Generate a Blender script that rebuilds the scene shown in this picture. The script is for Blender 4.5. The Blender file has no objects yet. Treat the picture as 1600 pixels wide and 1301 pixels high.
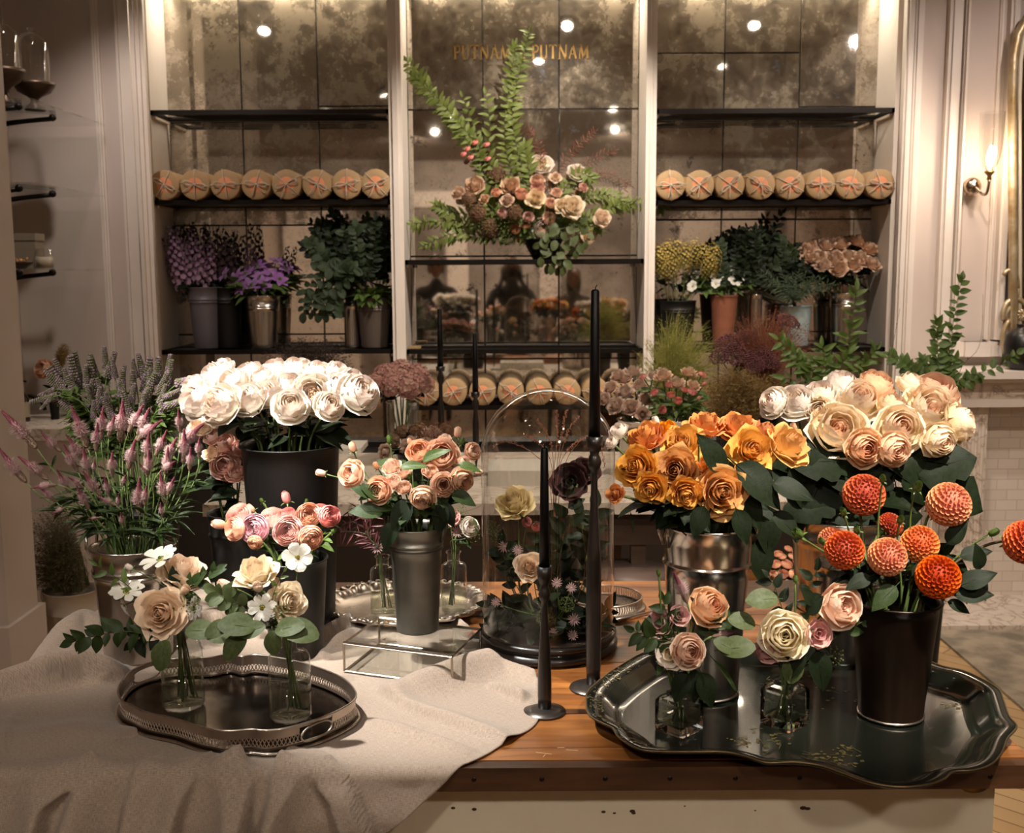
import bpy, math, random
from mathutils import Vector, Matrix, Euler
R = random.Random(7)
PI = math.pi
C = bpy.context.scene.collection
sc = bpy.context.scene

# ------------------------------------------------------------ camera
F = 1700.0; CX, CY = 800.0, 650.5
H = 1.60
PITCH = math.atan(228.5 / F)
ROLL = math.radians(-0.3)
cd = bpy.data.cameras.new('camera'); cam = bpy.data.objects.new('camera', cd); C.objects.link(cam)
cd.sensor_width = 36; cd.lens = F / 1600 * 36; cd.clip_start = 0.05; cd.clip_end = 60
CR = Matrix.Rotation(PI/2 - PITCH, 3, 'X') @ Matrix.Rotation(ROLL, 3, 'Z')
CL = Vector((0, 0, H))
cam.matrix_world = Matrix.Translation(CL) @ CR.to_4x4()
cd.dof.use_dof = True; cd.dof.focus_distance = 1.95; cd.dof.aperture_fstop = 9.0
sc.camera = cam
sc.view_settings.view_transform = 'Standard'; sc.view_settings.look = 'None'
sc.view_settings.gamma = 1; sc.view_settings.use_curve_mapping = False
sc.view_settings.exposure = 0.14
w = bpy.data.worlds.new('world'); sc.world = w; w.use_nodes = True
w.node_tree.nodes['Background'].inputs[0].default_value = (1.0, 0.85, 0.7, 1)
w.node_tree.nodes['Background'].inputs[1].default_value = 0.01
sc.cycles.max_bounces = 14; sc.cycles.transparent_max_bounces = 24
sc.cycles.transmission_bounces = 12; sc.cycles.glossy_bounces = 6
sc.cycles.caustics_reflective = False
sc.cycles.sample_clamp_indirect = 4.0; sc.cycles.use_denoising = True

# ------------------------------------------------------------ lights
WARM = (1.0, 0.88, 0.76)
def spot(name, loc, to, power, size=60, blend=0.6, col=WARM, rad=0.04):
    l = bpy.data.lights.new(name, 'SPOT'); l.energy = power; l.spot_size = math.radians(size); l.spot_blend = blend
    l.color = col; l.shadow_soft_size = rad
    o = bpy.data.objects.new(name, l); C.objects.link(o); o.location = loc
    o.rotation_euler = (Vector(to) - Vector(loc)).to_track_quat('-Z', 'Y').to_euler()
    return o
def area(name, loc, to, power, sx, sy, col=WARM):
    l = bpy.data.lights.new(name, 'AREA'); l.energy = power; l.shape = 'RECTANGLE'; l.size = sx; l.size_y = sy; l.color = col
    o = bpy.data.objects.new(name, l); C.objects.link(o); o.location = loc
    o.rotation_euler = (Vector(to) - Vector(loc)).to_track_quat('-Z', 'Y').to_euler()
    return o
CEIL = 3.15
# ceiling spots: (lamp position, aim, watts, cone); a lamp fitting is built at each of them further down
SPOTS = [
    ((-0.95, 1.15, 3.05), (-0.45, 2.15, 1.32), 215, 23, (1.0, .96, .88), .05),     # key on the white roses
    ((-1.05, 1.62, 3.05), (-0.14, 1.76, 0.92), 150, 19, (1.0, .98, .93), .045),    # pool on the linen
    ((0.95, 0.75, 3.05), (0.62, 2.0, 1.1), 175, 34, (1.0, .91, .78), .05),       # orange and cream roses
    ((-1.75, 0.6, 3.05), (-0.80, 2.1, 1.2), 62, 24, (1.0, .92, .84), .05),
    ((-0.55, 0.35, 3.05), (-0.42, 1.87, 1.06), 75, 13, (1.0, .95, .87), .04),  # added lamp, brightens the posies and ranunculus the key misses
    ((0.35, 4.08, 3.09), (0.1, 5.2, 1.85), 55, 70, (1.0, .88, .76), .03),
    ((1.52, 4.08, 3.09), (1.3, 5.3, 1.3), 30, 80, (1.0, .88, .76), .03),
    ((-1.55, 4.0, 3.09), (-1.5, 5.3, 1.2), 16, 80, (1.0, .86, .78), .03),
    ((-2.0, 3.4, 3.09), (-2.2, 5.0, 2.0), 15, 62, (1.0, .84, .82), .03),
    ((2.3, 3.6, 3.09), (2.3, 5.2, 1.6), 17, 80, (1.0, .86, .80), .03),
    ((0.2, 2.9, 3.09), (0.2, 3.7, 0.9), 34, 84, (1.0, .86, .70), .03),
    ((1.6, 2.6, 3.09), (2.2, 4.0, 0.0), 34, 90, (1.0, .82, .66), .03),
    ((-1.2, -1.6, 3.09), (-1.2, -3.9, 1.4), 75, 120, (1.0, .82, .66), .03),
    ((-0.8, -1.0, 3.09), (-0.2, 1.6, 0.7), 36, 70, (1.0, .90, .78), .12),  # added front fill, lifts the apron and table front
    ((1.15, -1.1, 3.09), (0.4, 1.6, 0.7), 34, 70, (1.0, .88, .74), .12),  # added front fill, set where a strip light shows in the mirror
    ((1.4, -1.6, 3.09), (1.4, -3.9, 1.4), 75, 120, (1.0, .82, .66), .03),
]
for k, (l, t, p, s, c, r) in enumerate(SPOTS):
    spot('spot_light', l, t, p * 3.0, s, 0.7, c, r)

def rgb(h, a=1.0):
    if isinstance(h, str):
        h = tuple(int(h[i:i+2], 16) / 255 for i in (0, 2, 4))
        h = tuple(c / 12.92 if c <= .04045 else ((c + .055) / 1.055) ** 2.4 for c in h)
    return (h[0], h[1], h[2], a)

# pixel (1600x1301 frame of the photograph) -> world, used to lay things out at their real distance
def ray(px, py):
    return (CR @ Vector(((px - CX) / F, -(py - CY) / F, -1.0)))
def pt(px, py, Y):
    d = ray(px, py); return CL + d * (Y / d.y)
def pz(px, py, z):
    d = ray(px, py); return CL + d * ((z - H) / d.z)
def sz(px, Y):
    return px * Y / F

# ------------------------------------------------------------ materials
MATS = {}
def newmat(name):
    m = bpy.data.materials.new(name); m.use_nodes = True; nt = m.node_tree
    for n in list(nt.nodes): nt.nodes.remove(n)
    out = nt.nodes.new('ShaderNodeOutputMaterial')
    MATS[name] = m
    return m, nt, out
def N(nt, t, **kw):
    n = nt.nodes.new(t)
    for k, v in kw.items():
        if k.startswith('i_'): n.inputs[k[2:].replace('_', ' ')].default_value = v
        else: setattr(n, k, v)
    return n
def ramp(nt, fac, stops):
    r = nt.nodes.new('ShaderNodeValToRGB'); cr = r.color_ramp
    while len(cr.elements) > 1: cr.elements.remove(cr.elements[-1])
    cr.elements[0].position = stops[0][0]; cr.elements[0].color = rgb(stops[0][1])
    for p, c in stops[1:]:
        e = cr.elements.new(p); e.color = rgb(c)
    nt.links.new(fac, r.inputs[0]); return r.outputs[0]
def pm(name, base, rough=.5, metal=0.0, var=None, bump=None, coat=0.0, spec=.5, stretch=None, rvar=0, transl=0, alpha=None, sheen=0):
    """principled material; var=(colour2, scale[, contrast]) mottles it, bump=(scale, strength)"""
    m, nt, out = newmat(name); L = nt.links.new
    b = N(nt, 'ShaderNodeBsdfPrincipled'); b.inputs['Base Color'].default_value = rgb(base)
    b.inputs['Roughness'].default_value = rough; b.inputs['Metallic'].default_value = metal
    b.inputs['Coat Weight'].default_value = coat; b.inputs['Specular IOR Level'].default_value = spec
    if sheen: b.inputs['Sheen Weight'].default_value = sheen
    tc = N(nt, 'ShaderNodeTexCoord'); mp = N(nt, 'ShaderNodeMapping'); L(tc.outputs['Object'], mp.inputs[0])
    if stretch: mp.inputs['Scale'].default_value = stretch
    if var:
        n = N(nt, 'ShaderNodeTexNoise'); n.inputs['Scale'].default_value = var[1]; n.inputs['Detail'].default_value = 6
        L(mp.outputs[0], n.inputs['Vector'])
        k = var[2] if len(var) > 2 else .18
        c = ramp(nt, n.outputs[0], [(.5 - k, base), (.5 + k, var[0])]); L(c, b.inputs['Base Color'])
        if rvar:
            mr = N(nt, 'ShaderNodeMapRange'); mr.inputs['From Min'].default_value = .3; mr.inputs['From Max'].default_value = .7
            mr.inputs['To Min'].default_value = rough; mr.inputs['To Max'].default_value = rough + rvar
            L(n.outputs[0], mr.inputs[0]); L(mr.outputs[0], b.inputs['Roughness'])
    if bump:
        n2 = N(nt, 'ShaderNodeTexNoise'); n2.inputs['Scale'].default_value = bump[0]; n2.inputs['Detail'].default_value = 4
        L(mp.outputs[0], n2.inputs['Vector'])
        bp = N(nt, 'ShaderNodeBump'); bp.inputs['Strength'].default_value = bump[1]; bp.inputs['Distance'].default_value = .01
        L(n2.outputs[0], bp.inputs['Height']); L(bp.outputs[0], b.inputs['Normal'])
    if transl:
        t = N(nt, 'ShaderNodeBsdfTranslucent'); t.inputs[0].default_value = rgb(base)
        mx = N(nt, 'ShaderNodeMixShader'); mx.inputs[0].default_value = transl
        L(b.outputs[0], mx.inputs[1]); L(t.outputs[0], mx.inputs[2]); L(mx.outputs[0], out.inputs[0])
    else: L(b.outputs[0], out.inputs[0])
    return m
def petal_mat(name, core, body, tip, transl=.28, rough=.55, core_at=.25, body_at=.6):
    """colour runs from the petals at the heart of the bloom (core) to the outer ones; tip = colour at a petal's edge"""
    m, nt, out = newmat(name); L = nt.links.new
    a = N(nt, 'ShaderNodeAttribute', attribute_name='pc'); s = N(nt, 'ShaderNodeSeparateColor'); L(a.outputs['Color'], s.inputs[0])
    c1 = ramp(nt, s.outputs[0], [(0, core), (core_at, core), (body_at, body)])
    mx = N(nt, 'ShaderNodeMix', data_type='RGBA'); L(c1, mx.inputs[6]); mx.inputs[7].default_value = rgb(tip)
    pw = N(nt, 'ShaderNodeMath', operation='POWER'); L(s.outputs[1], pw.inputs[0]); pw.inputs[1].default_value = 3.0; L(pw.outputs[0], mx.inputs[0])
    oi = N(nt, 'ShaderNodeObjectInfo'); hv = N(nt, 'ShaderNodeHueSaturation')
    mr = N(nt, 'ShaderNodeMapRange'); L(oi.outputs['Random'], mr.inputs[0]); mr.inputs['To Min'].default_value = .86; mr.inputs['To Max'].default_value = 1.1
    L(mr.outputs[0], hv.inputs['Saturation']); L(mx.outputs[2], hv.inputs['Color'])
    b = N(nt, 'ShaderNodeBsdfPrincipled'); L(hv.outputs[0], b.inputs['Base Color']); b.inputs['Roughness'].default_value = rough
    b.inputs['Specular IOR Level'].default_value = .2; b.inputs['Sheen Weight'].default_value = .06
    tc = N(nt, 'ShaderNodeTexCoord'); nz = N(nt, 'ShaderNodeTexNoise'); nz.inputs['Scale'].default_value = 9; nz.inputs['Detail'].default_value = 5; L(tc.outputs['Object'], nz.inputs['Vector'])
    bp = N(nt, 'ShaderNodeBump'); bp.inputs['Strength'].default_value = .14; bp.inputs['Distance'].default_value = .03; L(nz.outputs[0], bp.inputs['Height']); L(bp.outputs[0], b.inputs['Normal'])
    t = N(nt, 'ShaderNodeBsdfTranslucent'); L(hv.outputs[0], t.inputs[0])
    ms = N(nt, 'ShaderNodeMixShader'); ms.inputs[0].default_value = transl
    L(b.outputs[0], ms.inputs[1]); L(t.outputs[0], ms.inputs[2]); L(ms.outputs[0], out.inputs[0])
    return m
def thin_glass(name, tint=(1, 1, 1), refl=1.0, rough=0.0):
    m, nt, out = newmat(name); L = nt.links.new
    t = N(nt, 'ShaderNodeBsdfTransparent'); t.inputs[0].default_value = (*tint, 1)
    g = N(nt, 'ShaderNodeBsdfGlossy'); g.inputs['Roughness'].default_value = rough; g.inputs[0].default_value = (1, 1, 1, 1)
    f = N(nt, 'ShaderNodeLayerWeight'); f.inputs[0].default_value = .5
    p = N(nt, 'ShaderNodeMath', operation='POWER'); L(f.outputs['Facing'], p.inputs[0]); p.inputs[1].default_value = 3.2
    q = N(nt, 'ShaderNodeMath', operation='MULTIPLY_ADD'); L(p.outputs[0], q.inputs[0]); q.inputs[1].default_value = .75 * refl; q.inputs[2].default_value = .045 * refl
    ms = N(nt, 'ShaderNodeMixShader'); L(q.outputs[0], ms.inputs[0]); L(t.outputs[0], ms.inputs[1]); L(g.outputs[0], ms.inputs[2]); L(ms.outputs[0], out.inputs[0])
    return m
def emit(name, col, s):
    m, nt, out = newmat(name); e = N(nt, 'ShaderNodeEmission'); e.inputs[0].default_value = rgb(col); e.inputs[1].default_value = s
    nt.links.new(e.outputs[0], out.inputs[0]); return m

# ------------------------------------------------------------ mesh building
class MB:
    def __init__(s): s.v = []; s.f = []; s.m = []; s.c = []; s.cur = 0; s.pc = (1, 0, 0)
    def vert(s, p, c=None): s.v.append(tuple(p)); s.c.append(c or s.pc); return len(s.v) - 1
    def face(s, ids): s.f.append(tuple(ids)); s.m.append(s.cur)
    def grid(s, rows, closed_u=False, cols=None, closed_v=False):
        n = len(rows[0]); ids = [[s.vert(p, cols[i][j] if cols else None) for j, p in enumerate(r)] for i, r in enumerate(rows)]
        nr = len(rows)
        for i in range(nr if closed_v else nr - 1):
            for j in range(n if closed_u else n - 1):
                s.face((ids[i][j], ids[i][(j+1) % n], ids[(i+1) % nr][(j+1) % n], ids[(i+1) % nr][j]))
        return ids
    def tube(s, path, rad, n=6, caps=True):
        path = [Vector(p) for p in path]; k = len(path); rows = []
        rr = rad if isinstance(rad, (list, tuple)) else [rad] * k
        up = None
        for i, p in enumerate(path):
            t = (path[min(i+1, k-1)] - path[max(i-1, 0)])
            if t.length < 1e-9: t = Vector((0, 0, 1))
            t.normalize()
            if up is None: up = Vector((1, 0, 0)) if abs(t.x) < .8 else Vector((0, 1, 0))
            a = (up - t * up.dot(t)).normalized(); b = t.cross(a); up = a
            rows.append([p + (a * math.cos(2*PI*j/n) + b * math.sin(2*PI*j/n)) * rr[i] for j in range(n)])
        ids = s.grid(rows, True)
        if caps and n > 2:
            s.face(ids[0][::-1]); s.face(ids[-1])
    def ring(s, path, r, n=6):   # closed tube
        path = [Vector(p) for p in path]; k = len(path); rows = []
        for i, p in enumerate(path):
            t = (path[(i+1) % k] - path[i-1]).normalized()
            a = Vector((0, 0, 1)); a = (a - t * a.dot(t))
            a = a.normalized() if a.length > 1e-4 else Vector((1, 0, 0)); b = t.cross(a)
            rows.append([p + (a * math.cos(2*PI*j/n) + b * math.sin(2*PI*j/n)) * r for j in range(n)])
        s.grid(rows, True, closed_v=True)
    def lathe(s, prof, n=32, c=(0, 0, 0), M=None):
        rows = []
        for r, z in prof:
            row = [Vector((c[0] + r * math.cos(2*PI*j/n), c[1] + r * math.sin(2*PI*j/n), c[2] + z)) for j in range(n)]
            if M: row = [M @ p for p in row]
            rows.append(row)
        ids = s.grid(rows, True)
        if prof[0][0] > 1e-5 and False: s.face(ids[0][::-1])
        return ids
    def box(s, lo, hi, M=None):
        x0, y0, z0 = lo; x1, y1, z1 = hi
        P = [Vector(p) for p in ((x0,y0,z0),(x1,y0,z0),(x1,y1,z0),(x0,y1,z0),(x0,y0,z1),(x1,y0,z1),(x1,y1,z1),(x0,y1,z1))]
        if M: P = [M @ p for p in P]
        i = [s.vert(p) for p in P]
        for f in ((0,3,2,1),(4,5,6,7),(0,1,5,4),(1,2,6,5),(2,3,7,6),(3,0,4,7)): s.face([i[k] for k in f])
    def prism(s, poly, z0, z1, M=None):
        a = [Vector((x, y, z0)) for x, y in poly]; b = [Vector((x, y, z1)) for x, y in poly]
        if M: a = [M @ p for p in a]; b = [M @ p for p in b]
        ia = [s.vert(p) for p in a]; ib = [s.vert(p) for p in b]; n = len(poly)
        s.face(ia[::-1]); s.face(ib)
        for k in range(n): s.face((ia[k], ia[(k+1) % n], ib[(k+1) % n], ib[k]))
    def add(s, o, M=None):
        k = len(s.v)
        s.v += [tuple(M @ Vector(p)) for p in o.v] if M else list(o.v)
        s.c += o.c; s.f += [tuple(i + k for i in f) for f in o.f]; s.m += o.m
    def mesh(s, name, mats, smooth=True, pc=False):
        me = bpy.data.meshes.new(name); me.from_pydata(s.v, [], s.f)
        for m in (mats if isinstance(mats, (list, tuple)) else [mats]): me.materials.append(m)
        me.polygons.foreach_set('material_index', s.m)
        if smooth: me.polygons.foreach_set('use_smooth', [True] * len(s.f))
        if pc:
            a = me.attributes.new('pc', 'FLOAT_COLOR', 'POINT')
            a.data.foreach_set('color', [x for c in s.c for x in (c[0], c[1], c[2], 1)])
        me.update(); return me
    def build(s, name, mats, parent=None, loc=(0, 0, 0), smooth=True, pc=False, auto=None):
        me = s.mesh(name, mats, smooth, pc)
        if auto: me.set_sharp_from_angle(angle=math.radians(auto))
        return put(name, me, parent, loc)
def put(name, me, parent=None, loc=(0, 0, 0), rot=None, scale=None):
    o = bpy.data.objects.new(name, me); C.objects.link(o); o.location = loc
    if rot is not None:
        o.rotation_mode = 'QUATERNION'; o.rotation_quaternion = rot
    if scale is not None: o.scale = (scale,) * 3 if isinstance(scale, (int, float)) else scale
    if parent: o.parent = parent
    return o
def tag(o, label, cat, group=None, kind=None):
    o['label'] = label; o['category'] = cat
    if group: o['group'] = group
    if kind: o['kind'] = kind
    return o
def empty(name, loc, label, cat, group=None, rz=0):
    o = bpy.data.objects.new(name, None); C.objects.link(o); o.location = loc; o.rotation_euler = (0, 0, rz); o.empty_display_size = .02
    return tag(o, label, cat, group)
def struct(name, mb, mat, smooth=False, label=None):
    o = mb.build(name, mat, smooth=smooth); o['kind'] = 'structure'
    if label: o['label'] = label
    return o
def quat_z(d, spin=0.0):
    return Vector(d).to_track_quat('Z', 'Y') @ Euler((0, 0, spin)).to_quaternion()
def bez(a, b, c, d, n=8):
    out = []
    for i in range(n + 1):
        t = i / n; u = 1 - t
        out.append(a*u*u*u + b*3*u*u*t + c*3*u*t*t + d*t*t*t)
    return out
# ------------------------------------------------------------ common materials
M_wall = pm('painted_wall', 'cdbfb6', .6, var=('c6b7ad', 3), bump=(60, .02))
M_white = pm('white_paint', 'e0d6cc', .45, var=('d8ccc1', 4))
M_ceil = pm('ceiling_paint', '8f857c', .8)
M_rear = pm('rear_wall_paint', 'a89f98', .7, var=('6e645c', .9, .1))
M_iron = pm('black_iron', '15110f', .42, .6, var=('241c18', 30), spec=.4)
M_brass = pm('aged_brass', '8a6f42', .32, .9, var=('6a532f', 40))
M_led = emit('led_strip', 'fff0d8', 22)
M_bulb = emit('bulb_glow', 'ffe0b8', 60)
M_lamp = emit('lamp_lens', 'fff0dc', 40)

def herringbone():
    m, nt, out = newmat('oak_parquet'); L = nt.links.new
    tc = N(nt, 'ShaderNodeTexCoord'); mp = N(nt, 'ShaderNodeMapping'); mp.inputs['Rotation'].default_value = (0, 0, PI/4); L(tc.outputs['Object'], mp.inputs[0])
    b = N(nt, 'ShaderNodeTexBrick'); b.inputs['Scale'].default_value = 3.2; b.inputs['Color1'].default_value = rgb('c4a478'); b.inputs['Color2'].default_value = rgb('b18e62')
    b.inputs['Mortar'].default_value = rgb('6b4d2c'); b.inputs['Mortar Size'].default_value = .008; b.inputs['Brick Width'].default_value = 1.3; b.inputs['Row Height'].default_value = .25
    L(mp.outputs[0], b.inputs[0])
    p = N(nt, 'ShaderNodeBsdfPrincipled'); L(b.outputs[0], p.inputs[0]); p.inputs['Roughness'].default_value = .4; L(p.outputs[0], out.inputs[0])
    return m
def wood_mat(name, a, b_, c, stretch=(1, 9, 9), scale=3.0, rough=.42, coat=.15):
    m, nt, out = newmat(name); L = nt.links.new
    tc = N(nt, 'ShaderNodeTexCoord'); mp = N(nt, 'ShaderNodeMapping'); mp.inputs['Scale'].default_value = stretch; L(tc.outputs['Object'], mp.inputs[0])
    oi = N(nt, 'ShaderNodeObjectInfo'); L(oi.outputs['Random'], mp.inputs['Location'])
    n = N(nt, 'ShaderNodeTexNoise'); n.inputs['Scale'].default_value = scale; n.inputs['Detail'].default_value = 8; n.inputs['Roughness'].default_value = .6; n.inputs['Distortion'].default_value = .6
    L(mp.outputs[0], n.inputs['Vector'])
    c1 = ramp(nt, n.outputs[0], [(.3, a), (.5, b_), (.68, c)])
    n2 = N(nt, 'ShaderNodeTexNoise'); n2.inputs['Scale'].default_value = 2.2; n2.inputs['Detail'].default_value = 3; L(tc.outputs['Object'], n2.inputs['Vector'])
    mx = N(nt, 'ShaderNodeMix', data_type='RGBA', blend_type='MULTIPLY'); mx.inputs[0].default_value = .55
    L(c1, mx.inputs[6]); L(ramp(nt, n2.outputs[0], [(.35, '8a7a6a'), (.6, 'ffffff')]), mx.inputs[7])
    p = N(nt, 'ShaderNodeBsdfPrincipled'); L(mx.outputs[2], p.inputs[0]); p.inputs['Roughness'].default_value = rough; p.inputs['Coat Weight'].default_value = coat; p.inputs['Coat Roughness'].default_value = .25
    bp = N(nt, 'ShaderNodeBump'); bp.inputs['Strength'].default_value = .18; bp.inputs['Distance'].default_value = .004; L(n.outputs[0], bp.inputs['Height']); L(bp.outputs[0], p.inputs['Normal'])
    L(p.outputs[0], out.inputs[0]); return m
def patina(name='antique_mirror_glass', fog=0.0):
    """antiqued mirror: silvering that has clouded to beige in places and gone black in others"""
    m, nt, out = newmat(name); L = nt.links.new
    tc = N(nt, 'ShaderNodeTexCoord'); oi = N(nt, 'ShaderNodeObjectInfo')
    off = N(nt, 'ShaderNodeVectorMath', operation='SCALE'); off.inputs[0].default_value = (37, 11, 53); L(oi.outputs['Random'], off.inputs['Scale'])
    ad = N(nt, 'ShaderNodeVectorMath', operation='ADD'); L(tc.outputs['Object'], ad.inputs[0]); L(off.outputs[0], ad.inputs[1])
    def noise(s, d, r=.6, dist=0):
        n = N(nt, 'ShaderNodeTexNoise'); n.inputs['Scale'].default_value = s; n.inputs['Detail'].default_value = d; n.inputs['Roughness'].default_value = r; n.inputs['Distortion'].default_value = dist
        L(ad.outputs[0], n.inputs['Vector']); return n.outputs[0]
    big = noise(2.6, 6, .65); fine = noise(9, 12, .8, .0); spk = noise(70, 4, .7)
    mul = N(nt, 'ShaderNodeMath', operation='MULTIPLY_ADD'); L(fine, mul.inputs[0]); mul.inputs[1].default_value = .62
    sc1 = N(nt, 'ShaderNodeMath', operation='MULTIPLY'); L(big, sc1.inputs[0]); sc1.inputs[1].default_value = .38; L(sc1.outputs[0], mul.inputs[2])
    cloud = ramp(nt, mul.outputs[0], [(.42 + fog, (.08,)*3), (.50 + fog, (.34,)*3), (.56 + fog, (.80,)*3)])
    dark = ramp(nt, mul.outputs[0], [(.37, (1,)*3), (.43, (.0,)*3)])
    spd = ramp(nt, spk, [(.34, (1,)*3), (.38, (0,)*3)])
    dm = N(nt, 'ShaderNodeMix', data_type='RGBA', blend_type='ADD'); dm.inputs[0].default_value = .5; L(dark, dm.inputs[6]); L(spd, dm.inputs[7])
    g = N(nt, 'ShaderNodeBsdfGlossy'); g.inputs[0].default_value = rgb('d9d2c8'); g.inputs['Roughness'].default_value = .03
    haze = N(nt, 'ShaderNodeBsdfPrincipled'); haze.inputs['Base Color'].default_value = rgb('766b5a'); haze.inputs['Roughness'].default_value = .34; haze.inputs['Metallic'].default_value = .55
    blk = N(nt, 'ShaderNodeBsdfPrincipled'); blk.inputs['Base Color'].default_value = rgb('2a211b'); blk.inputs['Roughness'].default_value = .3
    a = N(nt, 'ShaderNodeMixShader'); L(cloud, a.inputs[0]); L(g.outputs[0], a.inputs[1]); L(haze.outputs[0], a.inputs[2])
    b = N(nt, 'ShaderNodeMixShader'); L(dm.outputs[2], b.inputs[0]); L(a.outputs[0], b.inputs[1]); L(blk.outputs[0], b.inputs[2])
    L(b.outputs[0], out.inputs[0]); return m
M_floor = herringbone(); M_patina = patina(); M_clear = patina('clearer_mirror_glass', .075)
M_shelfglass = thin_glass('shelf_glass', (.95, .97, .96), .6)

# ------------------------------------------------------------ room shell
YM, YF = 5.56, 5.25            # mirror plane, front of the bookcase
def slab(name, lo, hi, mat, **k):
    b = MB(); b.box(lo, hi); return struct(name, b, mat, **k)
slab('floor', (-3.4, -4.6, -.05), (4.2, 6.2, 0), M_floor)
slab('ceiling', (-3.4, -4.6, CEIL), (4.2, 6.2, CEIL + .1), M_ceil)
slab('wall_rear', (-3.4, -4.7, 0), (4.2, -4.6, CEIL), M_rear)
slab('wall_back', (-3.4, YM + .03, 0), (4.2, YM + .13, CEIL), M_wall)
slab('wall_left', (-2.42, 3.1, 0), (-2.30, YM, CEIL), M_wall)
slab('wall_left_front', (-3.4, -4.6, 0), (-3.3, 3.1, CEIL), M_wall)
slab('wall_right', (3.9, -4.6, 0), (4.0, YM, CEIL), M_wall)
for k, (x0, x1, z0, z1) in enumerate([(-3.2, -.6, 2.5, 2.72), (.4, 3.8, 2.5, 2.72), (-3.2, -2.2, .0, 2.5), (2.4, 3.6, 0, 2.5), (-.9, -.6, 0, 2.5), (.4, .7, 0, 2.5)]):
    slab('trim_%d' % (k + 1), (x0, -4.6, z0), (x1, -4.5, z1), M_white)

# left return wall with its moulded panel, and the jamb nearer to us
YL = 5.12
xl = lambda px, Y=YL: pt(px, 422, Y).x
def wall_with(name, x0, x1, mat=M_wall, y=YL): return slab(name, (x0, y, 0), (x1, YM + .02, CEIL), mat)
wall_with('wall_left_return', -2.31, xl(212), M_wall)
def moulding(name, px, w=.03, d=.025, y=YL, z0=0.0, z1=CEIL, n=3, mat=M_white):
    b = MB(); x = xl(px, y)
    for k in range(n):
        b.box((x + k * w * .33, y - d * (1 - .28 * k), z0), (x + (k + 1) * w * .33, y + .001, z1))
    return struct(name, b, mat)
moulding('trim_10', 165, .03, .022)
moulding('trim_11', 203, .035, .04)
slab('trim_12', (xl(207), YL - .03, 0), (xl(237, YF), YF + .03, CEIL), M_white)
moulding('trim_13', 228, .05, .06, y=YL - .03)
# jamb at the far left of the picture
b = MB(); b.box((-2.35, 3.55, 0), (-1.705, 3.78, CEIL)); b.box((-2.35, 3.53, 0), (-1.735, 3.80, CEIL)); b.box((-2.35, 3.52, 0), (-1.69, 3.81, .42)); b.box((-2.35, 3.50, 0), (-1.67, 3.83, .12))
struct('trim_14', b, M_wall)

# bookcase carcass
def xm(px): return pt(px, 422, YF).x
zt = 2.99
b = MB(); b.box((xm(240) - .02, YF + .03, 0), (xm(240) + .012, YM + .02, zt)); struct('trim_20', b, M_white)       # left side panel
b = MB(); b.box((xm(1395) - .012, YF + .03, 0), (xm(1395) + .03, YM + .02, zt)); struct('trim_21', b, M_white)
for nm, a, c in (('trim_22', 612, 632), ('trim_23', 1007, 1023)):
    b = MB(); b.box((xm(a), YF, .0), (xm(c), YM + .02, zt)); b.box((xm(a) + .018, YF - .012, 0), (xm(c) - .018, YF, zt)); struct(nm, b, M_white)
slab('trim_24', (xm(225), YF - .02, zt), (xm(1410), YM + .02, CEIL), M_white)
# counter below the bookcase
b = MB(); b.box((xm(232), YF - .02, 0), (xm(1402), YM, .70)); struct('trim_25', b, pm('dark_base_paint', '1d1613', .5))
# right side of the bookcase: pilaster with mouldings
wall_with('wall_right_return', xm(1400), 3.9, M_wall, YF - .02)
def rmould(name, px0, px1, d, mat=M_white, y=YF - .02, z0=0.0, z1=CEIL):
    b = MB(); x0, x1 = pt(px0, 422, y).x, pt(px1, 422, y).x
    b.box((x0, y - d, z0), (x1, y + .001, z1)); b.box((x0 + (x1 - x0) * .25, y - d * 1.35, z0), (x1 - (x1 - x0) * .25, y, z1))
    return struct(name, b, mat)
rmould('trim_30', 1396, 1408, .045); rmould('trim_31', 1411, 1424, .03)
rmould('trim_32', 1462, 1482, .035); rmould('trim_33', 1484, 1490, .05)
rmould('trim_34', 1552, 1566, .045, z0=1.26)
rmould('trim_35', 1486, 1566, .045, z0=1.18, z1=1.25)
rmould('trim_36', 1540, 1546, .02, z0=1.26)

# led strips that light the three bays from under the header
for x0, x1 in ((250, 606), (645, 1000), (1030, 1388)):
    b = MB(); b.box((xm(x0), YM - .10, zt - .022), (xm(x1), YM - .075, zt - .004))
    s = b.build('strip_light', M_led, smooth=False)
    tag(s, {250: 'warm strip light under the header of the bay with purple flowers', 645: 'warm strip light under the header above the tall arrangement', 1030: 'warm strip light under the header of the bay beside the sconce'}[x0], 'light', 'strip lights')
    area('strip_area', ((xm(x0) + xm(x1)) / 2, YM - .12, zt - .03), ((xm(x0) + xm(x1)) / 2, YM - .05, 2.0), 6, xm(x1) - xm(x0), .04, (1, .86, .68))

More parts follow.
